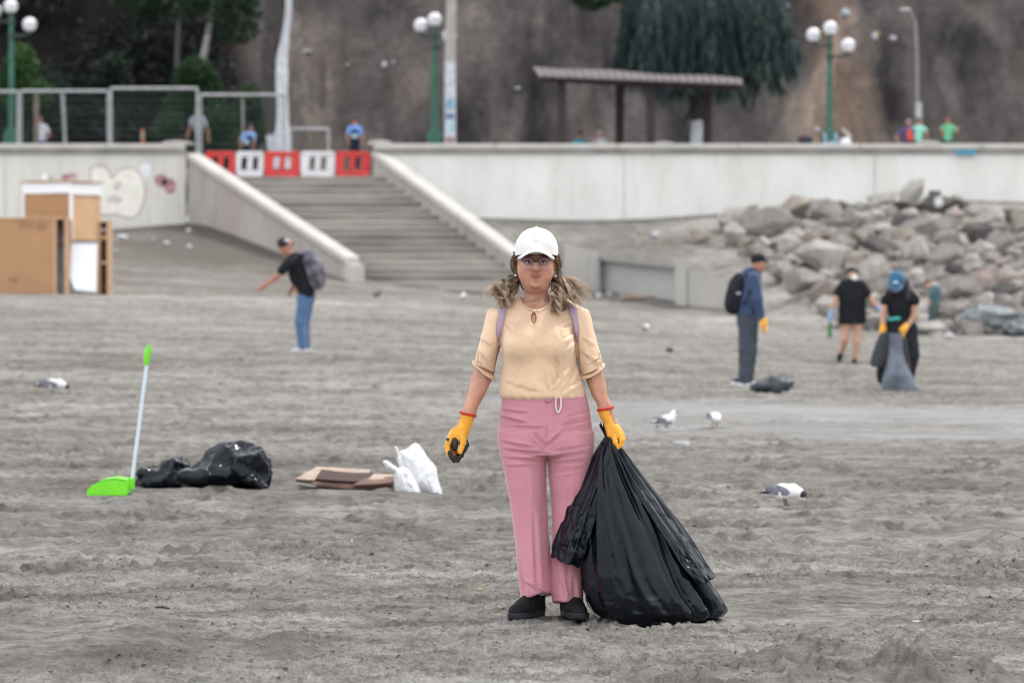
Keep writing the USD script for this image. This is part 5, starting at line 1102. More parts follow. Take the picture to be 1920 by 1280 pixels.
# person among the rocks
F = Figure('person in dark teal clothes stooping beside the rock pile behind the woman in teal cap', (1748, 618), 88)
F.part('body', tones['tan'], [('e', (1738, 520, -.02), (.08, .085, .11), (0, 25, 0)), ('c', [(1744, 530, 0), (1752, 540, 0)], [.06, .1]), ('c', [(1752, 540, 0), (1752, 570, 0)], [.1, .1]), ('c', [(1742, 538, -.12), (1738, 552, -.16), (1742, 562, -.2)], [.045, .038, .03]), ('c', [(1748, 575, -.07), (1745, 612, -.05)], [.06, .04]), ('c', [(1754, 575, .07), (1752, 612, .06)], [.06, .04])])
tealc = cloth('cloth_dark_teal', (.045, .10, .125))
F.part('jacket', tealc, [('c', [(1754, 533, 0), (1752, 560, 0)], [.16, .15]), ('c', [(1745, 536, -.12), (1741, 550, -.15)], [.07, .06])], rough=.012)
F.part('trousers', cloth('cloth_grey_green', (.07, .10, .10)), [('c', [(1751, 566, 0), (1751, 572, 0)], [.15, .15]), ('c', [(1747, 572, -.07), (1744, 614, -.05)], [.10, .075]), ('c', [(1755, 572, .07), (1753, 614, .06)], [.10, .075])], rough=.01)
F.part('hair', MATS['hair_black'], [('e', (1737, 515, 0), (.09, .095, .09))])
for x, d in ((1743, -.05), (1752, .06)): F.part('shoe', black_c, [('c', [(x + 2, 615, d), (x - 4, 616, d)], [.05, .04])])

# people on the promenade, cut off by the wall
def prom(label, px, top, Y, h, shirt, pants, hair, tone='brown', lean=0.0, arms=((-16, 28, -14, 44), (16, 28, 14, 44)), hat=None, vest=None, w=1.0, extra=None, seat=False):
    s = F_PX / Y; g = (px, W(px, top, Y)[2])
    hp = h * s; foot = top + hp
    F = Figure(label, (px, foot), s, Y=Y, step=.022, z=W(px, foot, Y)[2])
    q = lambda fx, fy, d=0: (px + fx, top + fy, d)
    L = lean
    hy, shy, wy = 7, 18, 44
    legs = [('c', [q(-4 + L * .3, wy, 0), q(-5, 70, -.25 if seat else 0), q(-5, hp - 3, 0)], [.07, .05, .035]), ('c', [q(4 + L * .3, wy, 0), q(5, 70, -.25 if seat else 0), q(5, hp - 3, 0)], [.07, .05, .035])]
    body = [('e', q(L, hy), (.085, .09, .115)), ('c', [q(L, 13), q(L * .7, 18)], [.055, .06]), ('c', [q(L * .7, 20), q(0, wy)], [.11 * w, .11 * w])] + legs
    for (ex, ey, hx, hy2) in arms: body.append(('c', [q(L * .7 + math.copysign(10 * w, ex), 20), q(ex, ey, -.06), q(hx, hy2, -.1)], [.045, .04, .032]))
    F.part('body', tones[tone], body)
    sl = [('c', [q(L * .7, 21), q(L * .3, 32), q(0, 45)], [.135 * w, .14 * w, .135 * w], .05)]
    for (ex, ey, hx, hy2) in arms: sl.append(('c', [q(L * .7 + math.copysign(8 * w, ex), 20), q((ex + L * .7 + math.copysign(10 * w, ex)) / 2, (20 + ey) / 2, -.03)], [.08, .065]))
    F.part('shirt', shirt, sl, rough=.006)
    F.part('trousers', pants, [('c', [q(0, 46), q(0, 50)], [.135 * w, .14 * w])] + [('c', [a[0 + 1][0], a[1][1], a[1][2]], [.095, .075, .06]) for a in legs], rough=.006)
    hm = F.part('hat' if hat else 'hair', hat or hair, [('e', q(L, hy - 2.5, .01), (.098, .10, .085))])
    if vest: F.part('vest', vest[0], [('c', [q(L * .6, 26), q(0, 43)], [.148 * w, .15 * w])]); F.part('reflective_patch', vest[1], [('c', [q(-4, 36, -.14), q(4, 36, -.14)], [.045, .045])], step=.014)
    if extra: extra(F, q)
    for x in (-5, 5): F.part('shoe', black_c, [('c', [q(x, hp - 2, .02), q(x, hp - 1.5, -.12)], [.045, .04])])
    return F
hb = MATS['hair_black']
prom('man in white t-shirt seen from the chest up behind the mesh fence at far left', 80, 218, 127, 1.55, cloth('cloth_white', (.62, .62, .66)), denim, mat('hair_reddish', (.10, .045, .03), .6), lean=-5, arms=((-14, 32, -14, 40), (14, 36, 6, 44)))
prom('man in grey shirt and cap walking at the head of the stairs beside the fence', 373, 203, 123.5, 1.86, cloth('cloth_pale_grey_blue', (.30, .34, .40)), cloth('cloth_dark_grey', (.05, .055, .065)), hb, lean=-3, arms=((-17, 42, -24, 58), (17, 42, 19, 64)), hat=cloth('cap_khaki', (.10, .10, .10)), w=1.15)
hv = (cloth('vest_navy', (.012, .018, .045)), cloth('hi_vis', (.45, .52, .36)))
prom('guard in light blue shirt and navy vest bending behind the white barrier', 462, 233, 124.5, 1.4, cloth('cloth_sky_blue', (.22, .38, .72)), hv[0], hb, lean=8, arms=((-12, 32, -10, 46), (14, 34, 12, 48)), vest=hv)
prom('guard in dark cap and light blue shirt standing behind the last red barrier', 665, 221, 124.5, 1.66, cloth('cloth_sky_blue2', (.15, .30, .68)), hv[0], hb, lean=0, arms=((-14, 36, -10, 50), (15, 36, 14, 52)), hat=hv[0], vest=hv)
prom('person in turquoise shirt with dark hair seated under the shelter', 1087, 246, 131, 1.25, cloth('cloth_turquoise', (.03, .30, .42)), grey_tr, hb, arms=((-14, 30, -8, 44), (14, 30, 8, 44)), seat=True)
prom('person in pale sun hat drinking, seated under the shelter', 1125, 244, 131, 1.25, cloth('cloth_white', None) if False else MATS['cloth_white'], grey_tr, hb, tone='tan', arms=((-14, 26, -6, 16), (12, 30, 8, 44)), hat=cloth('hat_beige', (.42, .40, .38)), seat=True)
prom('person in purple top holding a red bag among the far right group behind the wall', 1698, 224, 126, 1.55, cloth('cloth_purple', (.05, .045, .15)), cloth('vest_navy', None) if False else MATS['vest_navy'], hb, lean=6, arms=((-18, 36, -10, 50), (14, 34, 8, 42)), hat=cloth('cap_mauve', (.28, .16, .20)),
     extra=lambda F, q: F.part('red_bag', cloth('cloth_red_orange', (.62, .06, .03)), [('c', [q(6, 24, -.18), q(7, 36, -.18)], [.08, .10])]))
prom('person in mint green t-shirt with dark hair behind the far end of the wall', 1722, 221, 127, 1.6, cloth('cloth_mint', (.30, .68, .52)), cloth('cloth_dark_grey', None) if False else MATS['cloth_dark_grey'], hb)
prom('person in green vest and dark skirt raising a forearm behind the wall at far right', 1777, 219, 126, 1.6, cloth('cloth_green', (.12, .46, .24)), MATS['cloth_dark_grey'], mat('hair_auburn', (.08, .03, .025), .6), tone='brown', arms=((-13, 24, -8, 34), (17, 30, 19, 18)))

# ------------------------------------------------------------------ gulls
gw, gg, gd, gl_ = mat('feather_white', (.74, .73, .74), .7, var=.05), mat('feather_grey', (.16, .165, .20), .7, var=.2, vscale=30), mat('feather_black', (.015, .015, .018), .6), mat('bird_leg', (.09, .035, .03), .6)
def gull(label, px, py, length, rz, pose, dark_head=True, name='gull', group=None, white=None, wing=None):
    g = at(px, py); g[2] += .02; t = thing(name, label, 'bird', g, rz)
    L = length / .40
    white, wing = white or gw, wing or gg
    f = Field(axis(-.24, .27, .006), axis(-.10, .10, .006), axis(.02, .34, .006))
    if pose == 'down':
        f.chain([(-.13, 0, .115), (-.03, 0, .115), (.06, 0, .125)], [.035, .060, .055], .03).chain([(.07, 0, .13), (.12, 0, .115), (.15, 0, .098)], [.045, .032, .030], .02); hd, bk = (.15, 0, .100), (.20, 0, .060)
    else:
        f.chain([(-.12, 0, .125), (-.02, 0, .130), (.055, 0, .155)], [.035, .060, .058], .03).chain([(.065, 0, .17), (.09, 0, .205), (.10, 0, .235)], [.045, .032, .031], .02); hd, bk = (.10, 0, .237), (.16, 0, .228)
    f.chain([(-.12, 0, .12), (-.20, 0, .105)], [.03, .010], .02)
    m = f.mesh(2); m.apply_scale(L); part('body', m, white, t, smooth=True)
    for sy in (-1, 1):
        w_ = ball((0, 0, 0), 1, 3, (.115, .016, .042)); w_.apply_transform(rotm(0, 10 if pose == 'down' else 16, 0)); w_.apply_translation([-.055, sy * .052, .128]); w_.apply_scale(L); wg = part('wing', w_, wing, t, smooth=True)
        tip = tube([(-.13, sy * .045, .112), (-.19, sy * .022, .104), (-.235, sy * .010, .098)], [.018, .011, .003], 8); tip.apply_scale(L); part('wing_tip', tip, gd, wg, smooth=True)
        lg = cat(tube([(-.01, sy * .022, .085), (-.005, sy * .024, .045), (.0, sy * .025, .0)], [.010, .0065, .0055], 6), tube([(-.004, sy * .025, .004), (.03, sy * .032, .003)], [.005, .003], 5)); lg.apply_scale(L); part('leg', lg, gl_, t, smooth=True)
    if dark_head:
        h = ball(hd, .0335, 2, (1.05, 1, .98)); h.apply_scale(L); part('hood', h, gd, t, smooth=True)
    else:
        for sy in (-1, 1): e = ball((hd[0] + .018, sy * .027, hd[2] + .006), .006, 1); e.apply_scale(L); part('eye', e, gd, t, smooth=True)
    d = np.array(bk) - hd; b = tube([np.array(hd) + d * .3, np.array(hd) + d * .8, np.array(bk) - [0, 0, .004]], [.011, .008, .002], 8); b.apply_scale(L); part('beak', b, gl_, t, smooth=True)
    return t
gull('black-headed gull with grey wings pecking at far left of the beach', 100, 741, .40, 0, 'down')
gull('black-headed gull with grey wings pecking to the right of the big black bag', 1473, 957, .30, -25, 'down')
gull('white-headed gull standing upright to the right of the woman in pink trousers', 1250, 803, .29, 20, 'up', False)
gull('pale gull facing the camera, right of the white-headed one', 1340, 806, .30, -75, 'down', False)
gull('small distant grey gull standing between the woman in pink and the man in navy', 1210, 627, .30, 40, 'up')
gull('tiny distant white gull near the foot of the stairs', 868, 567, .36, 75, 'up', False)
dk_ = mat('feather_dark_grey', (.05, .05, .055), .7)
gull('dark pigeon near the foot of the stairs', 708, 562, .30, 30, 'up', True, 'pigeon', white=dk_, wing=gd)
gull('black pigeon pecking on the sand left of the man in navy', 1256, 669, .24, 60, 'down', True, 'pigeon', white=gd, wing=gd)

# ------------------------------------------------------------------ on and behind the promenade: barriers, fence, lamps, shelter, trees
red_pl, white_pl = mat('barrier_red_plastic', (.62, .035, .032), .5, color2=(.42, .04, .035), vscale=5, detail=6), mat('barrier_white_plastic', (.68, .68, .70), .5, color2=(.50, .49, .49), vscale=5, detail=6)
def barrier(label, px0, px1, col):
    a, b = W(px0, 331, 121.2), W(px1, 331, 121.2); z0 = stair_top; h = .80
    t = thing('road_barrier', label, 'barrier', ((a[0] + b[0]) / 2, 121.2, z0), group='water-filled barriers across the head of the stairs')
    w = (b[0] - a[0]) / 2 - .012
    pts = [(-w * .96, 0), (-w * .96, .06), (-w * .80, .09), (-w * .80, .06), (w * .80, .06), (w * .80, .09), (w * .96, .06), (w * .96, 0)]
    shell = Polygon([(-w, .0), (w, 0), (w, .10), (w * .97, .22), (w, .55), (w * .98, h), (-w * .98, h), (-w, .55), (-w * .97, .22), (-w, .10)])
    holes = [Polygon([(c - .085, .24), (c + .055, .24), (c + .085, .62), (c - .055, .62)]).buffer(.02) for c in (-.17, .17)]
    part('shell', prism(shell.difference(unary_union(holes)), .16, at=-.08), col, t)
    part('foot', chamfer(-w, w, -.22, .22, 0, .17, .05), col, t)
    part('top_rail', chamfer(-w * .985, w * .985, -.105, .105, h - .10, h, .03), col, t)
    for sx in (-1, 1): part('coupling', cyl((sx * (w + .004), 0, .2), (sx * (w + .004), 0, .74), .045, n=12), col, t)
    return t
for i, (a, b) in enumerate([(386, 441), (443, 494), (496, 562), (564, 628), (630, 692)]):
    barrier(['red plastic barrier at the left end of the row, partly behind the sloping stair wall', 'white plastic barrier second from the left, beside the bending guard', 'red plastic barrier in the middle of the row under the white painted tree trunk', 'white plastic barrier fourth from the left in the row', 'bright red plastic barrier at the right end of the row by the wall hump'][i], a, b, red_pl if i % 2 == 0 else white_pl)

# temporary mesh fence at the left
gal = mat('galvanised_steel', (.36, .37, .38), .5, var=.15, vscale=8, metallic=.2)
wire = mat('mesh_wire', (.05, .075, .07), .7)
YF = 123.2
def panel(label, px0, px1, ytop, Y, ybot=300, group='temporary mesh fence panels'):
    a, b = W(px0, ytop, Y), W(px1, ytop, Y); z0 = W(px0, ybot, Y)[2]; w, h = b[0] - a[0], a[2] - z0
    t = thing('fence_panel', label, 'fence panel', (a[0], Y, z0), group=group)
    part('post', cyl((0, 0, 0), (0, 0, h), .045), gal, t); part('post', cyl((w, 0, 0), (w, 0, h), .045), gal, t)
    part('rail', cyl((0, 0, h), (w, 0, h), .048), gal, t); part('rail', cyl((0, 0, .12), (w, 0, .12), .035), gal, t)
    ws = [cyl((x, 0, .12), (x, 0, h), .0055, n=4) for x in np.arange(.10, w, .10)] + [cyl((0, .006, z), (w, .006, z), .0055, n=4) for z in np.arange(.3, h, .22)]
    tag(part('wire_mesh', cat(ws), wire, t), None, None, None, 'stuff')
    return t
panel('mesh fence panel cut off by the left edge of the photo', -120, 34, 172, YF)
panel('mesh fence panel behind the man in white t-shirt', 39, 203, 171, YF + .1)
panel('tallest mesh fence panel between the white t-shirt and the grey shirt', 208, 370, 166, YF)
panel('mesh fence panel beside the white painted tree trunk', 376, 534, 178, YF + .1)
panel('low grey mesh panel right of the white painted tree trunk', 545, 616, 242, 127, group=None)
wood_p = mat('old_wood_post', (.20, .15, .13), .8, var=.2, vscale=6)
def pole(name, label, cat_, px, py0, px1, py1, Y, r, m, parts=()):
    a, b = W(px, py0, Y), W(px1, py1, Y); t = thing(name, label, cat_, a); d = b - a
    part('shaft', tube([(0, 0, 0), d * .5, d], [r, r * .97, r * .92], 12), m, t, smooth=40); part('cap', chamfer(d[0] - r, d[0] + r, -r, r, d[2], d[2] + .03, .01), m, t); return t
pole('wooden_post', 'brown wooden post beside the man in white t-shirt', 'post', 68, 320, 68, 178, 126, .09, wood_p)
pole('metal_post', 'thin grey post behind the fence right of the man in white t-shirt', 'post', 125, 320, 117, 172, 126.5, .06, gal)
pole('metal_post', 'thin grey post behind the fence above the bending guard', 'post', 456, 320, 455, 185, 127, .035, gal)
dl = thing('delineator', 'small orange road delineator behind the fence and wall', 'delineator', W(268, 318, 125)); dm = mat('delineator_orange', (.62, .16, .03), .5)
part('post', tube([(0, 0, 0), (0, 0, .6), (0, 0, 1.2), (0, 0, 1.27)], [.055, .055, .05, .02], 12), dm, dl, smooth=40); part('band', cyl((0, 0, .95), (0, 0, 1.18), .058), mat('delineator_band', (.36, .30, .26), .4), dl); part('foot', cyl((0, 0, 0), (0, 0, .06), .16, .12), dm, dl)

# globe lamps
lamp_g = mat('lamp_green_paint', (.030, .125, .085), .5, var=.2, vscale=5); globe_m = mat('lamp_globe_white', (.72, .72, .75), .25, var=.05); lamp_d = mat('lamp_dark_metal', (.03, .05, .045), .5)
def lamp(label, px, globes, Y, group='green three-globe promenade lamps'):
    b = W(px, 320, Y); s = F_PX / Y; t = thing('street_lamp', label, 'street lamp', b, group=group)
    top = W(px, globes[1][1] + 18, Y)[2] - b[2]
    part('pole', tube([(0, 0, .9), (0, 0, 1.6), (0, 0, top)], [.115, .10, .075], 16), lamp_g, t, smooth=40)
    part('base', cat(chamfer(-.24, .24, -.24, .24, 0, 1.15, .03), chamfer(-.18, .18, -.18, .18, 1.15, 1.3, .03)), lamp_g, t)
    for (gx, gy, depth) in globes:
        c = W(gx, gy, Y) - b; c[1] = depth
        g = part('globe', ball(c, .225, 3), globe_m, t, smooth=True)
        part('globe_collar', tube([c - [0, 0, .30], c - [0, 0, .20], c - [0, 0, .17]], [.05, .10, .11], 12), lamp_d, g, smooth=40)
        part('globe_band', lathe([(.2265, -.03), (.2275, 0), (.2265, .03)], 24, c), mat('globe_band_grey', (.5, .5, .53), .3), g, smooth=True)
        if abs(gx - px) > 3:
            z = c[2] - .30; part('arm', tube([(0, 0, z - .04), (c[0] * .55, c[1] * .55, z - .05), (c[0], c[1], z)], .038, 8), lamp_d, t, smooth=40)
            part('arm_collar', cyl((0, 0, z - .12), (0, 0, z + .04), .115), lamp_d, t)
    return t
lamp('green lamp with three white globes at the far left edge', 22, [(-12, 20, .2), (20, 12, 0), (57, 47, -.2)], 125.5)
lamp('green lamp with three white globes beside the pale concrete pole', 815, [(789, 47, .2), (815, 37, 0), (843, 68, -.2)], 125.5)
lamp('green lamp with three white globes above the parked motorbike', 1555, [(1526, 65, .2), (1557, 53, 0), (1589, 86, -.2)], 125.5)
# concrete pole with stickers
cp_ = thing('utility_pole', 'pale concrete pole with white paint and stickers on its lower half', 'pole', W(844, 320, 125)); conc = mat('pole_concrete', (.34, .33, .31), .9, var=.12, vscale=5)
k = 125 / F_PX
part('shaft', tube([(0, 0, 3.4), (.05, 0, 6), (.10, 0, 9)], [.17, .16, .15], 18), conc, cp_, smooth=40)
part('painted_base', tube([(0, 0, 0), (0, 0, 2.2), (0.0, 0, 3.4)], [.185, .178, .173], 18), mat('pole_white_paint', (.52, .53, .56), .7, var=.2, vscale=7), cp_, smooth=40)
for (z0, z1, c, w_) in ((1.9, 2.25, (.22, .36, .48), .8), (1.6, 1.78, (.12, .22, .38), .9), (1.15, 1.5, (.42, .58, .68), .7), (.72, 1.05, (.36, .25, .28), .9), (.35, .6, (.30, .32, .36), .8), (2.6, 2.72, (.5, .5, .52), .6)):
    a = np.linspace(-math.pi / 2 - w_, -math.pi / 2 + w_, 9); A_, Z_ = np.meshgrid(a, [z0, z1], indexing='ij'); rr = .190 - .004 * Z_
    part('sticker', thick(grid(np.stack([rr * np.cos(A_), rr * np.sin(A_), Z_], -1)), .003), mat(f'sticker_{int(z0*100)}', c, .6, var=.35, vscale=14), cp_, smooth=True)
# cobra-head lamp in front of the cliff
sl_ = thing('street_light', 'tall thin grey street light standing in front of the cliff at right', 'street light', W(1722, 318, 138))
top = W(1719, 100, 138) - W(1722, 318, 138); e1 = W(1716, 40, 138) - W(1722, 318, 138); e2 = W(1703, 20, 138) - W(1722, 318, 138)
lg_m = mat('street_light_grey', (.22, .22, .23), .5, var=.1)
part('pole', tube([(0, 0, 0), top * .5, top], [.075, .065, .055], 12), lg_m, sl_, smooth=40); part('arm', tube([top, e1, e2 + [.02, 0, 0]], [.06, .045, .04], 10), lg_m, sl_, smooth=40); part('head', ball(e2 + [-.10, 0, .02], 1, 2, (.21, .10, .06)), mat('street_light_head', (.38, .38, .40), .4), sl_, smooth=True); part('base_wrap', cyl((0, 0, .9), (0, 0, 2.3), .11), mat('street_light_paint', (.42, .43, .42), .6), sl_)

# shelter
sh_m = mat('shelter_dark_timber', (.032, .020, .022), .7, var=.2, vscale=6, stretch=(1, 1, .2)); roof_m = mat('shelter_roof_panel', (.15, .125, .130), .75, var=.15, vscale=3)
SY = 131.0
sb = W(1190, 318, SY); sh_t = thing('shelter', 'dark timber beach shelter with a thin slatted roof on four posts', 'shelter', sb)
R = lambda px, py, dy=0.0: (W(px, py, SY + dy) - sb)
post_d = [(-1.4, 1053, 150), (1.2, 1162, 154), (-1.4, 1220, 160), (1.2, 1326, 162)]
for dy, px, py in post_d:
    a = R(px, py, dy); part('post', chamfer(a[0] - .14, a[0] + .14, dy - .14, dy + .14, 0, a[2] + .05, .015), sh_m, sh_t)
for dy, (pa, ya), (pb, yb) in ((-1.4, (1012, 146), (1395, 166)), (1.2, (1000, 137), (1392, 158))):
    a, b = R(pa, ya, dy), R(pb, yb, dy)
    part('beam', trimesh.convex.convex_hull(np.array([(p[0], dy + o, p[2] + z) for p in (a, b) for o in (-.07, .07) for z in (-.12, .10)])), sh_m, sh_t)
n = 26
for i in range(n):
    f0 = i / n; f1 = (i + .86) / n
    P = []
    for fr in (f0, f1):
        a = R(1010 + 385 * fr, 148 + 15 * fr, -2.0); b = R(1000 + 392 * fr, 131 + 22 * fr + 4 * math.sin(fr * 13) * .4, 2.0)
        for q in (a, b):
            P += [tuple(q + np.array([0, 0, .05])), tuple(q + np.array([0, 0, .11]))]
    part('roof_slat', trimesh.convex.convex_hull(np.array(P)), roof_m, sh_t)
part('bench', box(R(1062, 318)[0], R(1150, 318)[0], -.25, .25, .38, .45), sh_m, sh_t)

# motorbike behind the wall
mb = thing('motorbike', 'parked motorbike with dark top box and white front fairing behind the wall', 'motorbike', W(1548, 318, 124.5)); s_mb = F_PX / 124.5
M = lambda px, py, y=0.0: np.array([(px - 1548) / s_mb, y, (318 - py) / s_mb])
dkp, wht, blu, tyre, chrome = mat('bike_dark_plastic', (.02, .024, .035), .4), mat('bike_white_fairing', (.72, .73, .76), .3, var=.03), mat('bike_light_blue', (.20, .36, .44), .35), mat('bike_tyre', (.012, .012, .012), .8), mat('bike_metal', (.35, .36, .40), .35, metallic=.6)
for px in (1516, 1590):
    a = np.linspace(0, 2 * math.pi, 29); c = M(px, 300)
    wl_ = part('wheel', tube([c + [.24 * math.cos(q), 0, .24 * math.sin(q)] for q in a], .06, 10), tyre, mb, smooth=True); part('hub', cyl(c + [0, -.05, 0], c + [0, .05, 0], .06), chrome, wl_)
    for q in np.arange(6) * math.pi / 3: part('spoke', cyl(c, c + [.2 * math.cos(q), 0, .2 * math.sin(q)], .012, n=6), chrome, wl_)
fb = Field(axis(-.9, .9, .02), axis(-.3, .3, .02), axis(.1, 1.3, .02)); fb.chain([M(1524, 277), M(1545, 279), M(1560, 272)], [.13, .14, .12], .05).chain([M(1560, 272), M(1572, 285)], [.10, .13], .05).ell(M(1552, 288), (.35, .14, .16), .06)
part('body', fb.mesh(2), blu, mb, smooth=True)
fb = Field(axis(-.9, .9, .02), axis(-.3, .3, .02), axis(.1, 1.3, .02)); fb.ell(M(1510, 262), (.24, .20, .19), .03, rot=(0, -12, 0)); part('top_box', fb.mesh(1), dkp, mb, smooth=True)
part('tail_light', ball(M(1503, 255, -.16), .05, 2, (1.3, .6, .6)), mat('bike_red_light', (.4, .03, .04), .3), mb, smooth=True)
fb = Field(axis(-.2, 1.0, .02), axis(-.3, .3, .02), axis(.1, 1.3, .02)); fb.ell(M(1585, 270), (.19, .16, .20), .03).cone(M(1585, 270), M(1592, 288), .12, .10, .05); part('front_fairing', fb.mesh(2), wht, mb, smooth=True)
part('windscreen', tube([M(1594, 260), M(1588, 250), M(1578, 241)], [.05, .05, .035], 8), mat('bike_windscreen', (.48, .46, .46), .2), mb, smooth=True)
part('mirror', ball(M(1531, 243, -.2), .085, 2, (1, .4, .7)), mat('bike_mirror', (.42, .43, .50), .2), mb, smooth=True); part('mirror_stem', cyl(M(1534, 246, -.2), M(1540, 262, -.1), .015), dkp, mb)
for px in (1545, 1566): part('frame_tube', tube([M(px, 250, -.12), M(px + 2, 262, -.14), M(px - 2, 280, -.14)], .035, 8), mat('bike_pale_blue', (.36, .44, .60), .35), mb, smooth=True)
part('handlebar', tube([M(1572, 252, -.3), M(1572, 249, 0), M(1572, 252, .3)], .018, 8), dkp, mb, smooth=True)

# ------------------------------------------------------------------ trees and bushes
rt = np.random.default_rng(77)
def leaf_cloud(n, pts_fn, size, droop=.3, aspect=2.2, seed=0):
    """n leaf-sized blades scattered by pts_fn(rng, n)."""
    r = np.random.default_rng(seed); c = pts_fn(r, n)
    d = r.normal(size=(n, 3)); d[:, 2] -= droop; d /= np.linalg.norm(d, axis=1, keepdims=True)
    e = np.cross(d, r.normal(size=(n, 3))); e /= np.linalg.norm(e, axis=1, keepdims=True)
    L = size * (.6 + .8 * r.random((n, 1))); Wd = L / aspect
    V = np.stack([c, c + d * L * .5 + e * Wd * .5, c + d * L, c + d * L * .5 - e * Wd * .5], 1).reshape(-1, 3)
    i = np.arange(n)[:, None] * 4
    return trimesh.Trimesh(V, np.vstack([i + [0, 1, 2], i + [0, 2, 3]]), process=False)
def blob_pts(blobs, shell=.55):
    B = np.array(blobs, float)
    def fn(r, n):
        w_ = B[:, 3] * B[:, 4] * B[:, 5]; k = r.choice(len(B), n, p=w_ / w_.sum()); d = r.normal(size=(n, 3)); d /= np.linalg.norm(d, axis=1, keepdims=True)
        return B[k, :3] + d * B[k, 3:6] * (shell + (1 - shell) * r.random((n, 1)) ** .6)
    return fn
def leafmat(name, c, c2):
    if name in MATS: return MATS[name]
    MATS[name] = usdkit.material(stage, f'/World/Looks/{name}', {'g': ('geometry', {}), 'r': ('rgb_ramp', {'ramp': [(0, c2), (1, c)]}), 'tc': ('texture_coordinate', {}), 'n': ('noise_texture', {'scale': .9, 'detail': 3.0}), 'm': ('math', {'math_type': 'multiply_add', 'value2': .5}), 'hf': ('math', {'math_type': 'multiply', 'value2': .55}),
        'p': ('principled_bsdf', {'roughness': .6, 'specular_ior_level': .3}), 't': ('translucent_bsdf', {}), 'x': ('mix_closure', {'fac': .25})},
        [('tc.object', 'n.vector'), ('n.fac', 'm.value1'), ('g.random_per_island', 'hf.value1'), ('hf.value', 'm.value3'), ('m.value', 'r.fac'), ('r.color', 'p.base_color'), ('r.color', 't.color'), ('p.BSDF', 'x.closure1'), ('t.BSDF', 'x.closure2')], surface='x.closure')
    return MATS[name]
bark_d, bark_p, limewash = mat('bark_dark', (.048, .040, .040), .9, var=.3, vscale=5, bump=.6, bscale=14, bdist=.03), mat('bark_pale', (.34, .33, .325), .85, var=.2, vscale=5, bump=.4, bscale=14), mat('limewash_white', (.56, .58, .62), .85, var=.12, vscale=4)
def rel(b, L): return [tuple(W(px, py, Y) - b) for px, py, Y in L]
# drooping dark casuarina behind the shelter
TY = 139.0
tb = W(1306, 320, TY); ct = thing('casuarina_tree', 'large dark blue-green tree with drooping foliage behind the shelter', 'tree', tb)
part('trunk', tube(rel(tb, [(1308, 225, TY), (1300, 180, TY), (1318, 90, TY), (1315, 0, TY), (1318, -80, TY)]), [.22, .22, .20, .17, .12], 12), bark_d, ct, smooth=40)
part('painted_base', tube(rel(tb, [(1306, 320, TY), (1307, 270, TY), (1309, 226, TY)]), [.30, .25, .22], 12), limewash, ct, smooth=40)
for (a, b_) in (((1302, 200), (1270, 262)), ((1312, 120), (1230, 30)), ((1316, 90), (1400, 20)), ((1312, 60), (1200, -30)), ((1318, 40), (1430, -40))):
    part('limb', tube(rel(tb, [(a[0], a[1], TY), ((a[0] + b_[0]) / 2, (a[1] + b_[1]) / 2 - 6, TY - .4), (b_[0], b_[1], TY - .6)]), [.12, .09, .04], 8), bark_d, ct, smooth=40)
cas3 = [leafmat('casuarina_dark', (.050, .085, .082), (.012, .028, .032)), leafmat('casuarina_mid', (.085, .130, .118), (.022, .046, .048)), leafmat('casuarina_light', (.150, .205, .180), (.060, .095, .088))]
acc = [[[], [], 0] for _ in range(3)]
for k in range(420):
    px = 1160 + 324 * rt.random(); edge = 1 - abs((px - 1320) / 168) ** 2.5
    y_end = 95 + 85 * edge * rt.random() + 45 * rt.random(); y_end = min(y_end, 150 + 45 * (px > 1380) * rt.random() + 34 * rt.random()); y0 = y_end - 70 - 130 * rt.random()
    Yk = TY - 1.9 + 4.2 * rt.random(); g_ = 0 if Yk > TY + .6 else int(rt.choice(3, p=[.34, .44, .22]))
    out = (px - 1320) / 165                                  # fronds arch outwards from the limbs, then hang
    a, m0, b_ = W(px - 34 * out - 8, y0, Yk) - tb, W(px - 4 * out + rt.normal() * 6, y0 + .35 * (y_end - y0), Yk - .1) - tb, W(px + rt.normal() * 9 + 5 * out, y_end, Yk - .2) - tb
    m_ = 46; t_ = rt.random(m_)[:, None] ** .9; base_ = a * (1 - t_) ** 2 + m0 * 2 * t_ * (1 - t_) + b_ * t_ ** 2 + rt.normal(size=(m_, 3)) * .045 * (1.3 - t_)
    d = (m0 - a) * 2 * (1 - t_) + (b_ - m0) * 2 * t_; d = d / np.linalg.norm(d, axis=1, keepdims=True) + rt.normal(size=(m_, 3)) * .28; d[:, 2] -= .35; d /= np.linalg.norm(d, axis=1, keepdims=True)
    L = (.28 + .42 * rt.random(m_))[:, None]; e = np.cross(d, rt.normal(size=(m_, 3))); e /= np.linalg.norm(e, axis=1, keepdims=True); wd = .030
    V = np.stack([base_, base_ + d * L * .4 + e * wd, base_ + d * L, base_ + d * L * .4 - e * wd], 1).reshape(-1, 3); i_ = np.arange(m_)[:, None] * 4
    A_ = acc[g_]; A_[0].append(V); A_[1].append(np.vstack([i_ + [0, 1, 2], i_ + [0, 2, 3]]) + A_[2]); A_[2] += len(V)
for A_, mm in zip(acc, cas3): tag(part('crown', trimesh.Trimesh(np.vstack(A_[0]), np.vstack(A_[1]), process=False), mm, ct), None, None, None, 'stuff')
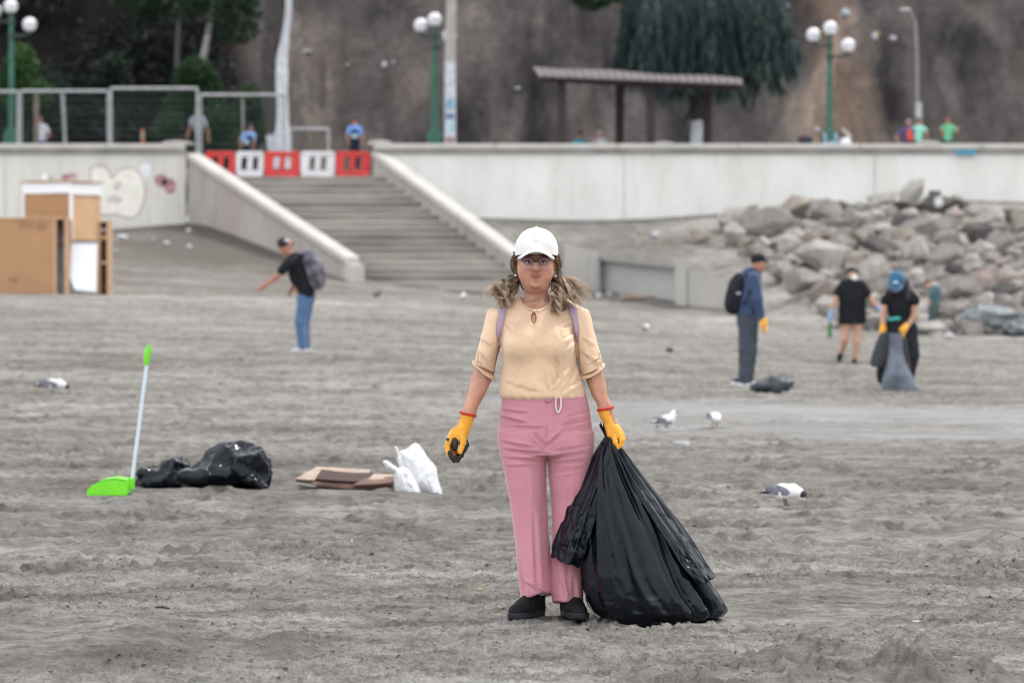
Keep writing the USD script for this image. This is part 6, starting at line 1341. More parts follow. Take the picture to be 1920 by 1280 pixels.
# big dark trunk with a white painted side at the head of the stairs
ty = 128.5; tb = W(526, 320, ty); bt = thing('tree', 'dark leaning tree trunk with limewashed right side beside the fence end', 'tree', tb)
tp = np.array(rel(tb, [(526, 324, ty), (522, 260, ty), (516, 190, ty), (514, 110, ty), (520, 40, ty), (530, -70, ty)])); tr0 = np.array([.34, .36, .40, .43, .42, .36])
t0, t1 = np.linspace(0, 1, 6), np.linspace(0, 1, 60); tpp = np.stack([PchipInterpolator(t0, tp[:, i])(t1) for i in range(3)], 1); trr = PchipInterpolator(t0, tr0)(t1)
part('trunk', tube(tpp, trr * (1 + .02 * np.sin(t1 * 40)), 18), bark_d, bt, smooth=40)
def paint(n0, n1, a0, a1, name):
    """Limewash hugging the trunk between two rows, from angle a0(row) to a1(row) (0 = right, -90 = towards the camera)."""
    G = []
    for k in range(n0, n1):
        fr = (k - n0) / max(n1 - n0 - 1, 1); A = np.radians(np.linspace(a0(fr), a1(fr), 9)); r_ = trr[k] * (1 + .02 * math.sin(t1[k] * 40)) + .012
        G.append(np.stack([tpp[k, 0] + r_ * np.cos(A), tpp[k, 1] + r_ * np.sin(A), np.full(9, tpp[k, 2])], -1))
    part(name, thick(grid(np.array(G)[:, ::-1]), .006), limewash, bt, smooth=True)
paint(0, 14, lambda f: -178, lambda f: 60, 'painted_base'); paint(13, 59, lambda f: -108 + 52 * f ** .5 + 5 * math.sin(f * 11) + 14 * max(0, f - .6), lambda f: 60, 'painted_side')
tag(part('crown', leaf_cloud(5200, blob_pts([(-.5, 0, 9.2, 2.6, 1.6, 1.1), (1.4, .5, 9.8, 1.8, 1.5, 1.0), (-2.6, .3, 9.6, 1.8, 1.5, 1.0)]), .20, seed=2), leafmat('leaf_dark', (.030, .048, .026), (.006, .012, .010)), bt), None, None, None, 'stuff')
# pale thin trunk with dark crown at the left
tb = W(380, 320, 136); pt_ = thing('tree', 'pale thin slanting trunk with a dark crown behind the tallest fence panel', 'tree', tb)
part('trunk', tube(rel(tb, [(372, 320, 136), (381, 108, 136), (394, 50, 136), (404, -10, 136), (410, -60, 136)]), [.12, .12, .115, .11, .09], 10), bark_p, pt_, smooth=40)
tag(part('crown', leaf_cloud(4200, blob_pts([tuple(W(440, 30, 135.5) - tb) + (.95, .8, .95), tuple(W(425, -10, 136) - tb) + (1.2, .9, .8), tuple(W(330, 5, 136.5) - tb) + (1.2, .9, .55), tuple(W(270, -15, 136.5) - tb) + (1.3, 1.0, .8), tuple(W(455, 55, 136) - tb) + (.5, .5, .45)]), .20, seed=4), leafmat('leaf_mid_dark', (.032, .075, .030), (.006, .020, .012)), pt_), None, None, None, 'stuff')
tb = W(333, 320, 140); p2 = thing('tree', 'short grey trunk stub in the dark bank left of the pale slanting trunk', 'tree', tb)
part('trunk', tube(rel(tb, [(330, 320, 140), (332, 100, 140), (336, 20, 140), (340, -40, 140)]), [.10, .09, .08, .07], 10), mat('bark_grey_dark', (.07, .068, .07), .9), p2, smooth=40)
tag(part('crown', leaf_cloud(1500, blob_pts([tuple(W(340, -20, 140) - tb) + (1.3, .9, .7)]), .20, seed=14), MATS['leaf_dark'], p2), None, None, None, 'stuff')
# bushes in front of the bank
bushes = [('bright green bush beside the left lamp pole', [(40, 130, .55, .9), (28, 165, .6, .7), (60, 175, .7, .6)], 131, 'b'), ('dark green bush between the left lamp and the wooden post', [(95, 175, .65, .8), (85, 215, .8, .7)], 132, 'd'), ('dark bush behind the thin grey posts', [(215, 130, .55, .55), (205, 165, .8, .55)], 135, 'd'), ('green bush below the pale slanting trunk', [(365, 145, .75, .7), (385, 180, .6, .7), (340, 190, .6, .5)], 132, 'm'), ('low green bush behind the man in grey shirt', [(320, 235, .5, .5), (405, 235, .75, .7), (430, 270, .7, .5)], 130, 'm'), ('yellow-green bush between the fence post and the painted trunk', [(470, 200, .55, .75), (455, 235, .6, .6), (485, 245, .45, .5)], 131, 'y'), ('dark green shrub at the left edge behind the fence', [(5, 200, .6, 1.0), (-30, 160, .8, 1.0)], 132, 'd')]
cols = {'b': ((.085, .20, .035), (.015, .045, .015)), 'd': ((.022, .052, .022), (.005, .014, .010)), 'm': ((.045, .115, .030), (.010, .030, .014)), 'y': ((.070, .125, .035), (.016, .035, .014))}
for i, (lab, bl, Y, c) in enumerate(bushes):
    tb = W(bl[0][0], 320, Y); t = thing('bush', lab, 'bush', tb)
    st_ = [tube([(0, 0, 0), tuple((W(px, py, Y) - tb) * .5 + [0, .1, 0]), tuple(W(px, py, Y) - tb)], [.05, .035, .015], 6) for px, py, rx, rz in bl]
    for q in st_: part('stem', q, bark_d, t, smooth=40)
    tag(part('foliage', leaf_cloud(1500 * len(bl), blob_pts([tuple(W(px, py, Y) - tb) + (rx, .7, rz) for px, py, rx, rz in bl], .35), .15, aspect=2.0, seed=20 + i), leafmat('leaf_' + {'b': 'bright', 'd': 'deep', 'm': 'middle', 'y': 'yellowish'}[c], *cols[c]), t), None, None, None, 'stuff')
# dark undergrowth on the bank behind the fence
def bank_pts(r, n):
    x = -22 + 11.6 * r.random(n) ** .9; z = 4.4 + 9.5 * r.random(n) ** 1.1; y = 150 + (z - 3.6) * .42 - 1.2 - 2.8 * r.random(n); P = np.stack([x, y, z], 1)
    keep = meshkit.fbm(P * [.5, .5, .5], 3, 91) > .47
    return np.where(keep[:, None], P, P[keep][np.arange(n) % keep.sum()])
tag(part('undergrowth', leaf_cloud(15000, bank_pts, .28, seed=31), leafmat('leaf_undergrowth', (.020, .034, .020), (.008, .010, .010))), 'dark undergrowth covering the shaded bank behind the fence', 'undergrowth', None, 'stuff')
tag(part('hanging_creeper', leaf_cloud(1600, blob_pts([tuple(W(1110, -2, 150)) + (.8, .5, .35), tuple(W(1200, -8, 150)) + (1.2, .5, .3)]), .2, seed=33), MATS['leaf_middle']), 'green creeper hanging over the top of the cliff above the shelter', 'creeper', None, 'stuff')
# litter and pale stones on the cliff face
lit_m = [mat('litter_white', (.40, .40, .43), .6, var=.2), mat('litter_pale_blue', (.34, .44, .48), .5, var=.2), mat('litter_yellowish', (.38, .36, .12), .6)]
def cliff_y(X, Z):
    i = np.argmin(np.abs(cx - X)); j = np.argmin(np.abs(cz + 3.6 - Z)); return CY[i, j]
labs = {}
for k, (px, py, w_, h_, mi, lab) in enumerate([(652, 122, 10, 8, 0, 'pale scrap low on the cliff left of the globe lamp'), (720, 122, 14, 18, 0, 'white crumpled scrap on the cliff left of the globe lamp'), (738, 118, 8, 10, 0, 'small white scrap right of the crumpled one on the cliff'), (575, 96, 26, 5, 0, 'thin pale strip on the cliff right of the dark tree trunk'), (1492, 82, 16, 12, 1, 'pale blue scrap on the cliff left of the right-hand globe lamp'), (1476, 12, 14, 12, 1, 'pale blue scrap at the top of the cliff beside the drooping tree'), (1583, 24, 28, 18, 1, 'grey-blue scrap on the cliff above the right-hand globe lamp'), (1638, 70, 20, 22, 0, 'white scrap beside the yellow one on the cliff'), (1645, 64, 10, 10, 2, 'yellow scrap on the cliff right of the globe lamp'), (1674, 72, 18, 14, 0, 'white scrap on the cliff left of the tall thin street light'), (970, 166, 16, 6, 0, 'pale scrap on the cliff left of the shelter roof'), (1640, 152, 12, 9, 0, 'pale stone on the cliff below the yellow scrap'), (1548, 150, 6, 10, 1, 'small pale chip on the cliff behind the lamp pole')]):
    p = W(px, py, 152); Yc_ = cliff_y(p[0], p[2]) - .10; p = W(px, py, Yc_); s = .75 * Yc_ / F_PX
    t = thing('litter', lab, 'litter', p)
    b_ = trimesh.creation.icosphere(subdivisions=2); v = np.array(b_.vertices); v *= (1 + .5 * (meshkit.noise(v * 2 + k * 3, 5) - .5))[:, None]; v *= [w_ * s / 2, .10, h_ * s / 2]
    part('scrap', trimesh.Trimesh(v, b_.faces, process=False), lit_m[mi], t, smooth=40)
    part('fold', ball((w_ * s * .2, -.05, -h_ * s * .15), 1, 1, (w_ * s * .22, .08, h_ * s * .25)), lit_m[mi], t, smooth=40)

# ------------------------------------------------------------------ rock pile below the wall
rock_ms = [mat(f'rock_{n_}', c, .9, vscale=3.0, color2=c2, bump=.5, bscale=7, bdist=.05) for n_, c, c2 in (('grey', (.275, .253, .234), (.160, .147, .136)), ('pale', (.39, .364, .337), (.25, .233, .217)), ('pinkish', (.31, .254, .224), (.20, .164, .147)), ('dark', (.090, .082, .078), (.050, .046, .046)), ('tan', (.31, .272, .228), (.195, .170, .144)))]
def rock_mesh(seed, flat=.75, n=15, detail=2):
    r = np.random.default_rng(seed); p = r.normal(size=(n, 3)); p /= np.linalg.norm(p, axis=1, keepdims=True); p *= (.85 + .3 * r.random((n, 1)))
    h = trimesh.convex.convex_hull(p)
    v, f = trimesh.remesh.subdivide_to_size(np.array(h.vertices), np.array(h.faces), .42, max_iter=6)
    m = trimesh.Trimesh(v, f, process=True); v = np.array(m.vertices)
    v = v * (1 + .12 * (meshkit.fbm(v * 2.2 + seed, 3, 5) - .5))[:, None]
    v /= np.abs(v).max(0); return trimesh.Trimesh(v * [1, 1, 1], m.faces, process=False)
_lab_used = {}
def boulder_label(px, py, w, m):
    """What sets this boulder apart: its size and tone and where it lies from the nearest landmark."""
    size = 'small' if w < 34 else 'mid-sized' if w < 52 else 'big'; tone = ('grey', 'pale', 'pinkish', 'dark', 'tan')[m]
    L = [(1708, 362, 'the tall square-topped boulder'), (1765, 386, 'the white-patched dark boulder'), (1545, 480, 'the broadest pale boulder'), (1440, 418, 'the big slanting boulder'), (1680, 520, 'the teal-capped woman'), (1598, 512, 'the walking woman'), (1423, 490, 'the man in navy'), (1748, 545, 'the stooping person'), (1858, 600, 'the plastic sheeting'), (1885, 520, 'the flat pinkish boulder'), (1712, 472, 'the rounded pale boulder'), (1772, 478, 'the blocky grey boulder'), (1885, 440, 'the right photo edge')]
    a = min(L, key=lambda q: (q[0] - px) ** 2 + ((q[1] - py) * 1.4) ** 2); dx, dy = px - a[0], (py - a[1]) * 1.2
    d = 'above' if dy < -2 * abs(dx) else 'below' if dy > 2 * abs(dx) else ('upper ' if dy < -.5 * abs(dx) else 'lower ' if dy > .5 * abs(dx) else '') + ('left of' if dx < 0 else 'right of')
    if d.startswith(('upper', 'lower')): d = 'to the ' + d
    key = f'{size} {tone} boulder {d} {a[2]}'; n = _lab_used[key] = _lab_used.get(key, 0) + 1
    return key + ' in the rock pile' if n == 1 else f'{key}, {("", "", "second", "third", "fourth", "fifth", "sixth", "seventh", "eighth", "ninth", "tenth", "eleventh", "twelfth")[min(n, 12)]} such one'
def boulder(px, py, w, h, k, m, label=None, rz=None, depth=None):
    """A boulder whose middle shows at px, py, w x h pixels large."""
    g = on_ground(px, min(py + h * .42, 628)); s = F_PX / g[1]
    t = thing('boulder', label or boulder_label(px, py, w, m), 'boulder', (g[0], g[1], W(px, py, g[1])[2]), 0 if rz is None else rz, 'boulders of the rock pile')
    M_ = rock_mesh(k); a = (k * 57) % 360
    M_.apply_transform(rotm(0, 0, a)); v = np.array(M_.vertices); v = (v - (v.max(0) + v.min(0)) / 2) / ((v.max(0) - v.min(0)) / 2)
    M_ = trimesh.Trimesh(v * [w / s / 2, (depth or .85 * (w + h) / 2) / s / 2, h / s / 2], M_.faces, process=False)
    part('stone', M_, rock_ms[m], t, smooth=14)
special = [(1708, 362, 50, 56, 31, 1, 'tall square-topped pale boulder standing highest on the rock pile against the wall'), (1765, 386, 70, 44, 35, 3, 'large dark boulder with a white patch right of the tall square-topped one'), (1545, 480, 118, 66, 37, 1, 'largest broad pale boulder above the walking woman in black dress'), (1440, 418, 105, 66, 41, 0, 'big slanting boulder at the left top of the rock pile'), (1312, 441, 40, 32, 43, 4, 'small pale boulder lying alone left of the rock pile'), (1378, 440, 44, 50, 44, 1, 'pale upright boulder at the left end of the rock pile'),
           (1792, 375, 28, 24, 45, 0, 'small rounded grey boulder on top beside the large dark one'), (1752, 370, 24, 26, 46, 3, 'small brown boulder on top right of the tall square-topped one'), (1808, 388, 24, 30, 47, 3, 'dark pointed boulder on the skyline of the rock pile against the wall'), (1885, 520, 60, 44, 48, 2, 'flat pinkish boulder at the right edge above the plastic sheet'), (1772, 478, 75, 48, 49, 0, 'blocky grey boulder above the stooping person in teal'), (1712, 472, 62, 58, 50, 1, 'rounded pale boulder above the woman in teal cap'), (1470, 510, 60, 44, 51, 0, 'low grey boulder right of the head of the man in navy'), (1870, 595, 80, 40, 53, 1, 'long low pale boulder at the foot of the pile near the right edge')]
for px, py, w, h, k, m, lab in special: boulder(px, py, w, h, k, m, lab)
part('white_patch', ball((0, 0, 0), 1, 2, (.13, .05, .16)), mat('rock_white_patch', (.6, .6, .58), .8), '/World/boulder_001', smooth=True)
_b = UsdGeom.Mesh.Get(stage, '/World/boulder_001/white_patch'); UsdGeom.Xformable(_b).AddTranslateOp().Set(Gf.Vec3d(-.12, -.42, .10))
pile = Polygon([(1375, 405), (1480, 388), (1600, 378), (1690, 372), (1800, 395), (1920, 398), (1965, 402), (1965, 628), (1800, 622), (1700, 612), (1600, 605), (1540, 572), (1480, 530), (1430, 490), (1400, 462), (1370, 430)])
rk = np.random.default_rng(202); placed = [(s_[0], s_[1], max(s_[2], s_[3]) * .5) for s_ in special]; n_r = 0
for tries in range(9000):
    px, py = 1370 + 590 * rk.random(), 372 + 256 * rk.random()
    if not pile.contains(Point(px, py)): continue
    w = 27 + 58 * rk.random() ** 1.5
    if any((px - a) ** 2 + ((py - b) * 1.25) ** 2 < (.31 * w + .56 * c) ** 2 for a, b, c in placed): continue
    placed.append((px, py, w * .5)); boulder(px, py, w * (1.0 + .35 * rk.random()), w * (.62 + .25 * rk.random()), 300 + tries % 997, int(rk.choice(5, p=[.46, .28, .07, .12, .07])), None, rz=float(rk.random() * 40 - 20)); n_r += 1
    if n_r > 260: break
# small stones in the gaps
sv, sf, so = [], [], 0
for q in range(800):
    px, py = 1290 + 660 * rk.random(), 400 + 230 * rk.random()
    if not pile.buffer(14).contains(Point(px, py)): continue
    g = on_ground(px, py); r_ = .07 + .19 * rk.random() ** 2; M_ = rock_mesh(int(rk.integers(1, 40)), n=10); v = np.array(M_.vertices) * r_ * [1.2, 1, .8] + g; sv.append(v); sf.append(np.array(M_.faces) + so); so += len(v)
tag(part('rubble', trimesh.Trimesh(np.vstack(sv), np.vstack(sf), process=False), rock_ms[0], smooth=28), 'small rubble filling the gaps of the rock pile', 'rubble', None, 'stuff')

# ------------------------------------------------------------------ litter near the rocks and the stairs
wl_m, sheet_m = mat('plastic_white', (.55, .56, .60), .5, var=.12, vscale=8), mat('plastic_sheet_translucent', (.30, .335, .35), .3, var=.3, vscale=4, bump=.5, bscale=8, bdist=.04, trans=.3)
def crumple(name, label, cat_, px, py, w, h, m, seed, Y=None, amp=.5, sub=3, depth=None, extra=True):
    g = W(px, py, Y) if Y else at(px, py); s = F_PX / g[1]; t = thing(name, label, cat_, g)
    b_ = trimesh.creation.icosphere(subdivisions=sub); v = np.array(b_.vertices); v = v * (1 + amp * (ridged(v * 1.4 + seed, seed, 3) - 1.0) * .6)[:, None]; v *= [w / s / 2, (depth or min(w, h * 1.6)) / s / 2, h / s / 2]; v[:, 2] -= v[:, 2].min()
    part('sheet', trimesh.Trimesh(v, b_.faces, process=False), m, t, smooth=35)
    if extra:
        c = trimesh.creation.icosphere(subdivisions=2); u_ = np.array(c.vertices); u_ = u_ * (1 + .6 * (meshkit.noise(u_ * 2 + seed, 3) - .5))[:, None] * [w / s * .2, w / s * .15, h / s * .3] + [w / s * .28, -w / s * .15, h / s * .25]; part('fold', trimesh.Trimesh(u_, c.faces, process=False), m, t, smooth=35)
crumple('plastic_sheet', 'bluish translucent plastic sheeting heaped at the foot of the rock pile by the right edge', 'plastic sheet', 1858, 626, 92, 46, sheet_m, 3, amp=.9)
crumple('plastic_sheet', 'grey-blue plastic sheet lying on the sand at the far right edge of the rocks', 'plastic sheet', 1912, 630, 50, 26, sheet_m, 5, amp=.9)
for k, (px, py, w, h, m, lab) in enumerate([(1797, 604, 12, 14, 0, 'white plastic scrap left of the translucent sheeting'), (1780, 632, 18, 12, 0, 'white scrap on the sand right of the woman in teal cap'), (1728, 578, 13, 14, 0, 'pale scrap behind the shoulder of the woman in teal cap'), (1806, 618, 10, 18, 0, 'upright pale scrap beside the translucent sheeting'), (1862, 588, 14, 12, 0, 'white scrap on top of the translucent sheeting'), (1229, 441, 18, 12, 0, 'white bag lying on the slope below the white wall joint'), (1188, 448, 10, 9, 1, 'small pale stone left of the white bag on the slope'), (1198, 438, 9, 8, 1, 'small grey lump beside the white bag on the slope'), (1122, 556, 11, 13, 0, 'white cup-like litter at the left of the driftwood'), (1143, 554, 12, 14, 1, 'pale lump between the white litter and the driftwood'), (1490, 397, 14, 12, 2, 'orange litter on the rocks against the white wall'), (230, 446, 24, 10, 0, 'white litter on the slope right of the open cabinet'), (354, 434, 12, 10, 0, 'white litter at the corner of wall and stairs'), (312, 458, 12, 9, 0, 'pale litter on the slope below the pink spray tag'), (355, 464, 12, 9, 0, 'white litter on the slope below the corner of wall and stairs'), (216, 472, 10, 8, 1, 'bluish litter beside the open cabinet'), (1278, 833, 40, 12, 1, 'pale flat lump of dry sand below the white-headed gull'), (1154, 791, 14, 10, 1, 'small pale lump by the forearm of the woman in pink trousers'), (288, 452, 9, 7, 1, 'small grey litter on the slope left of the pale one'), (508, 345, 9, 7, 0, 'white scrap on the upper steps')]):
    Yf = {19: 119.6}.get(k)
    crumple('litter', lab, 'litter', px, py + h * .3, w * .8, h * .75, [wl_m, mat('litter_pale_grey', (.40, .40, .40), .7, var=.15), mat('litter_orange', (.72, .33, .06), .6)][m], 10 + k, Y=Yf, sub=2, extra=w > 8)
dw = thing('driftwood', 'pinkish driftwood planks at the foot of the framed low wall', 'driftwood', at(1190, 560)); dwm = mat('driftwood_pinkish', (.42, .31, .25), .85, var=.2, vscale=5)
for (x0, x1, z0, z1, y_, r_) in ((-.40, .48, .05, .10, 0, 4), (-.42, .20, .0, .06, -.15, -3), (-.1, .75, -.02, .04, -.1, -7)):
    b_ = chamfer(x0, x1, y_ - .07, y_ + .07, z0, z1, .01); b_.apply_transform(rotm(0, r_, 3)); part('plank', b_, dwm, dw)
sk = thing('stick', 'short dark stick half buried in the near sand left of centre', 'stick', at(297, 1144)); part('stick', tube([(-.05, 0, .004), (0, .02, .010), (.05, .01, .006)], [.004, .005, .003], 6), bark_d, sk); part('twig', tube([(0, .02, .010), (.02, .05, .014)], [.003, .002], 5), bark_d, sk)
fl_ = [mat('shell_bit', (.62, .60, .56), .6)]
for k, (px, py, lab) in enumerate([(1717, 1164, 'white flat scrap on the near sand at right'), (660, 1027, 'tiny upright white splinter in the sand left of the woman in pink trousers'), (900, 1105, 'small orange fleck on the sand beside the left trouser leg')]):
    t = thing('scrap', lab, 'scrap', at(px, py)); w = .014 if k != 1 else .003; h = .004 if k != 1 else .03
    part('flake', chamfer(-w, w, -w * .8, w * .8, 0, h, min(w, h) * .3), fl_[0] if k < 2 else mat('litter_orange', None), t); part('edge', chamfer(w * .7, w * 1.5, -w * .5, w * .4, 0, h * .7, min(w, h) * .2), fl_[0] if k < 2 else mat('litter_orange', None), t)

# ------------------------------------------------------------------ kiosk furniture at the left
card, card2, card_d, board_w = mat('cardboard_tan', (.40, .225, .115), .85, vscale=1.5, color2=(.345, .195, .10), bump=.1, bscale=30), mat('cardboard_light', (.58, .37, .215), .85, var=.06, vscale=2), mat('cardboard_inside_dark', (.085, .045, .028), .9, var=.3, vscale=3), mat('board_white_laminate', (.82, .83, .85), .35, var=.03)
edge_m, inner_g = mat('board_raw_edge', (.50, .31, .19), .85, var=.08), mat('cabinet_inner_grey', (.24, .235, .25), .7, var=.15, vscale=2)
def PX(px, py, Y, o): return W(px, py, Y) - o
KY = 99.0
o = W(102, 548, KY); o[2] = zg(o[0], KY) - .03; s = F_PX / KY; up = lambda py, Y=KY: W(0, py, Y)[2] - o[2]
ca = thing('cabinet', 'large plain brown cabinet with an open slotted end at the left edge', 'cabinet', o)
xa = lambda px: (px - 102) / s
part('front_panel', chamfer(xa(-18), xa(99), 0, .04, .02, up(411), .006), card, ca); part('side_edge', chamfer(xa(99.3), xa(106), -.006, .05, .0, up(410), .006), edge_m, ca)
part('top_board', chamfer(xa(-18), xa(123), -.02, .55, up(411), up(407.5), .006), edge_m, ca); part('end_edge', chamfer(xa(121), xa(130), -.0, .05, 0, up(412), .006), edge_m, ca)
part('inner_back', box(xa(106), xa(121), .30, .32, .0, up(412)), inner_g, ca)
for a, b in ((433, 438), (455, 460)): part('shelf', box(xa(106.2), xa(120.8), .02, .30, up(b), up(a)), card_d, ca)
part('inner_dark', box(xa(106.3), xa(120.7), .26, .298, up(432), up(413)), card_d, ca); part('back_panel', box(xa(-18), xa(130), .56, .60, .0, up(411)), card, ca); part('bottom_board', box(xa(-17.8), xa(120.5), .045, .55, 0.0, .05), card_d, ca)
for (x0, x1, y0, y1) in ((36, 62, 418, 428), (70, 88, 420, 432), (16, 34, 520, 530)): part('stain', box(xa(x0), xa(x1), -.003, .001, up(y1), up(y0)), mat('cardboard_stain', (.29, .165, .09), .9, var=.15, vscale=12), ca)
KY2 = 100.3
o2 = W(135, 550, KY2); o2[2] = zg(o2[0], KY2) - .03; s2 = F_PX / KY2; h_ = lambda py: W(0, py, KY2)[2] - o2[2]
kb = thing('kiosk', 'brown vending kiosk with white trim and a thin brown top behind the plain cabinet', 'kiosk', o2, -26)
Wd, Dp = 98 / s2 / math.cos(math.radians(26)), 46 / s2 / math.sin(math.radians(26))
part('front_panel', box(-Wd + .05, -.06, .02, .05, h_(548), h_(363)), card, kb); part('front_band', chamfer(-Wd, -.07, -.01, .05, h_(362), h_(342), .006), board_w, kb); part('corner_post', chamfer(-.07, .0, -.012, .06, h_(452), h_(342), .006), board_w, kb)
part('side_panel', box(-.05, -.02, .08, Dp - .04, h_(450), h_(366)), card2, kb); part('side_band', chamfer(-.05, .012, .065, Dp, h_(365), h_(343), .006), board_w, kb); part('top_board', chamfer(-Wd - .05, .05, -.05, Dp + .05, h_(341), h_(338), .008), edge_m, kb)
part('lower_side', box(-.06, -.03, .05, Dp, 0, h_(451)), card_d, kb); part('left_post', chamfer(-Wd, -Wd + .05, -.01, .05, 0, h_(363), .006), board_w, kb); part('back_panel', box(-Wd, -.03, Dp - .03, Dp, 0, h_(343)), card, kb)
for (px, w_, hh, m_) in ((69, .07, .07, wl_m), (83, .10, .12, board_w), (96, .08, .06, mat('clutter_greenish', (.22, .26, .20), .7))):
    c = W(px, 337, KY2 + .35); t = thing('bottle' if hh < .1 else 'box', {69: 'small pale bottle standing left of the white box on the kiosk top', 83: 'small white box standing on the kiosk top', 96: 'small greenish bottle standing right of the white box on the kiosk top'}[px], 'bottle' if hh < .1 else 'box', c)
    if hh < .1: part('body', lathe([(0, 0), (w_ / 2, 0), (w_ / 2, hh), (w_ * .2, hh + .03), (w_ * .2, hh + .05), (0, hh + .05)], 12), m_, t, smooth=40); part('lid', cyl((0, 0, hh + .05), (0, 0, hh + .065), w_ * .25), board_w, t)
    else: part('body', chamfer(-w_ / 2, w_ / 2, -.05, .05, 0, hh, .008), m_, t); part('lid', chamfer(-w_ * .56, w_ * .56, -.055, .055, hh, hh + .02, .005), m_, t)
o3 = W(156, 548, KY); o3[2] = zg(o3[0], KY) - .02
wb = thing('white_board', 'bright white board leaning against the lower part of the kiosk', 'board', o3)
xw = lambda px: (px - 156) / s; uw = lambda py: W(0, py, KY)[2] - o3[2]
part('board', trimesh.convex.convex_hull(np.array([(xw(px), y_ + d, uw(py)) for px, py, y_ in ((131, 455, .25), (181, 456, .25), (181, 547, -.02), (140, 543, -.02), (131, 520, .05)) for d in (0, .025)])), board_w, wb); part('edge_strip', box(xw(130), xw(181.5), .235, .285, uw(455), uw(451.5)), inner_g, wb); part('bottom_edge', trimesh.convex.convex_hull(np.array([(xw(px), y_ + d, uw(py)) for px, py, y_ in ((125, 548, .06), (139, 545, -.01), (131, 519, .08), (126, 516, .1)) for d in (0, .02)])), inner_g, wb)
o4 = W(194, 548, KY + .4); o4[2] = zg(o4[0], KY + .4) - .02
cc = thing('cabinet', 'narrow brown cabinet standing end-on with an open dark slot right of the white board', 'cabinet', o4)
xc = lambda px: (px - 194) / s; uc = lambda py: W(0, py, KY + .4)[2] - o4[2]
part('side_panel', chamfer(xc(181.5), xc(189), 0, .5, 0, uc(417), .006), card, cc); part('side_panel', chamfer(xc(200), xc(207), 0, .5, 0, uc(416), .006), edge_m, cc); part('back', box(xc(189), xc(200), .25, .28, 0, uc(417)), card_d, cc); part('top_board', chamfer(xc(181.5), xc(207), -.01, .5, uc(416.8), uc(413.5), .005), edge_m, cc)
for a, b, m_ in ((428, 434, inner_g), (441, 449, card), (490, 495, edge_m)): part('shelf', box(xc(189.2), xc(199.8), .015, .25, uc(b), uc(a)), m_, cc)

# ------------------------------------------------------------------ bags, cardboard and dustpan in the middle distance
def bag_blob(name, label, px, py, prims, m, seed, step=.009, amp=1.5, k=.04, extra=(), n=70, c=4.5):
    g = at(px, py); s = F_PX / g[1]; t = thing(name, label, 'trash bag', g)
    Q = [(np.array([(a - px) / s, c_, (py - b) / s]), r) for a, b, c_, r in prims]
    lo = np.min([p - np.max(r) for p, r in Q], 0) - .08; hi = np.max([p + np.max(r) for p, r in Q], 0) + .08
    f = Field(*[axis(a, b, step) for a, b in zip(lo, hi)])
    for p, r in Q: f.ell(p, r if np.ndim(r) else (r, r, r), k)
    for e in extra: f.chain([np.array([(a - px) / s, c_, (py - b) / s]) for a, b, c_ in e[0]], e[1], .02)
    f.plane((0, 0, -.01), (0, 0, -1)); film_part(t, f, m, seed, amp, n, c)
    return t
def film_part(t, f, m, seed, amp, n, c, name='bag_body'):
    M_ = f.mesh(2); v = np.array(M_.vertices); nn = np.array(M_.vertex_normals); r = np.random.default_rng(seed); q = v * [1, 1, .75]
    a = crumple_field(q, q[r.choice(len(q), n)], c, seed, .25, .008); b = crumple_field(q, q[r.choice(len(q), n * 3)], c * 1.5, seed + 1, .25, .003)
    v = v + nn * (amp * (np.clip(a - np.median(a), -.03, .03) + .5 * np.clip(b - np.median(b), -.015, .015)))[:, None]; v[:, 2] = np.maximum(v[:, 2], -.012)
    part(name, trimesh.Trimesh(v, M_.faces, process=False), m, t, smooth=True)
def film_pillow(t, name, outline, px, py, s, y0, fat, m, seed, step=.006, amp=.42, n=60):
    """A bag drawn by its outline in pixels, swollen to a depth of its own."""
    import shapely
    P = Polygon([((a - px) / s, (py - b) / s) for a, b in outline]).buffer(.012).buffer(-.008); x0, z0, x1, z1 = P.bounds
    f = Field(axis(x0 - .03, x1 + .03, step), axis(y0 - .20, y0 + .20, step), axis(z0 - .03, z1 + .03, step))
    X, Zq = np.meshgrid(f.ax[0], f.ax[2], indexing='ij'); pts = shapely.points(X.ravel(), Zq.ravel()); d = shapely.distance(P.boundary, pts) * np.where(shapely.contains(P, pts), -1, 1)
    f.F = d.reshape(X.shape)[:, None, :] + ((f.ax[1] - y0) ** 2 / fat)[None, :, None]
    film_part(t, f, m, seed, amp, n, 5.0, name)
bag_blob('trash_bag', 'smaller crumpled black bin bag beside the dustpan pole', 312, 917, [(300, 902, 0, (.12, .13, .075)), (326, 892, .0, (.10, .12, .12)), (345, 904, -.03, (.08, .10, .07)), (275, 908, -.02, (.07, .08, .05))], film, 5, extra=[([(345, 900, -.10), (355, 910, -.15), (362, 918, -.16)], [.045, .04, .02]), ([(285, 895, -.06), (268, 893, -.06), (258, 905, -.05)], [.04, .03, .012])])
bag_blob('trash_bag', 'larger crumpled black bin bag lying left of the flattened cardboard', 432, 919, [(380, 898, .02, (.15, .17, .085)), (420, 884, .02, (.15, .17, .14)), (455, 875, .0, (.14, .17, .155)), (482, 884, .0, (.10, .15, .14)), (475, 905, -.06, (.11, .12, .06))], film, 9, extra=[([(480, 900, -.15), (492, 912, -.17), (500, 919, -.15)], [.05, .045, .02]), ([(455, 856, 0), (448, 846, -.01), (446, 838, 0)], [.06, .045, .012])])
wfilm = mat('white_polythene', (.80, .81, .83), .35, var=.04, vscale=6, bump=.35, bscale=14, bdist=.02, trans=.12)
wb_g = at(785, 921); wb_s = F_PX / wb_g[1]
t = thing('plastic_bag', 'larger white carrier bag leaning upright at the right end of the cardboard', 'plastic bag', wb_g)
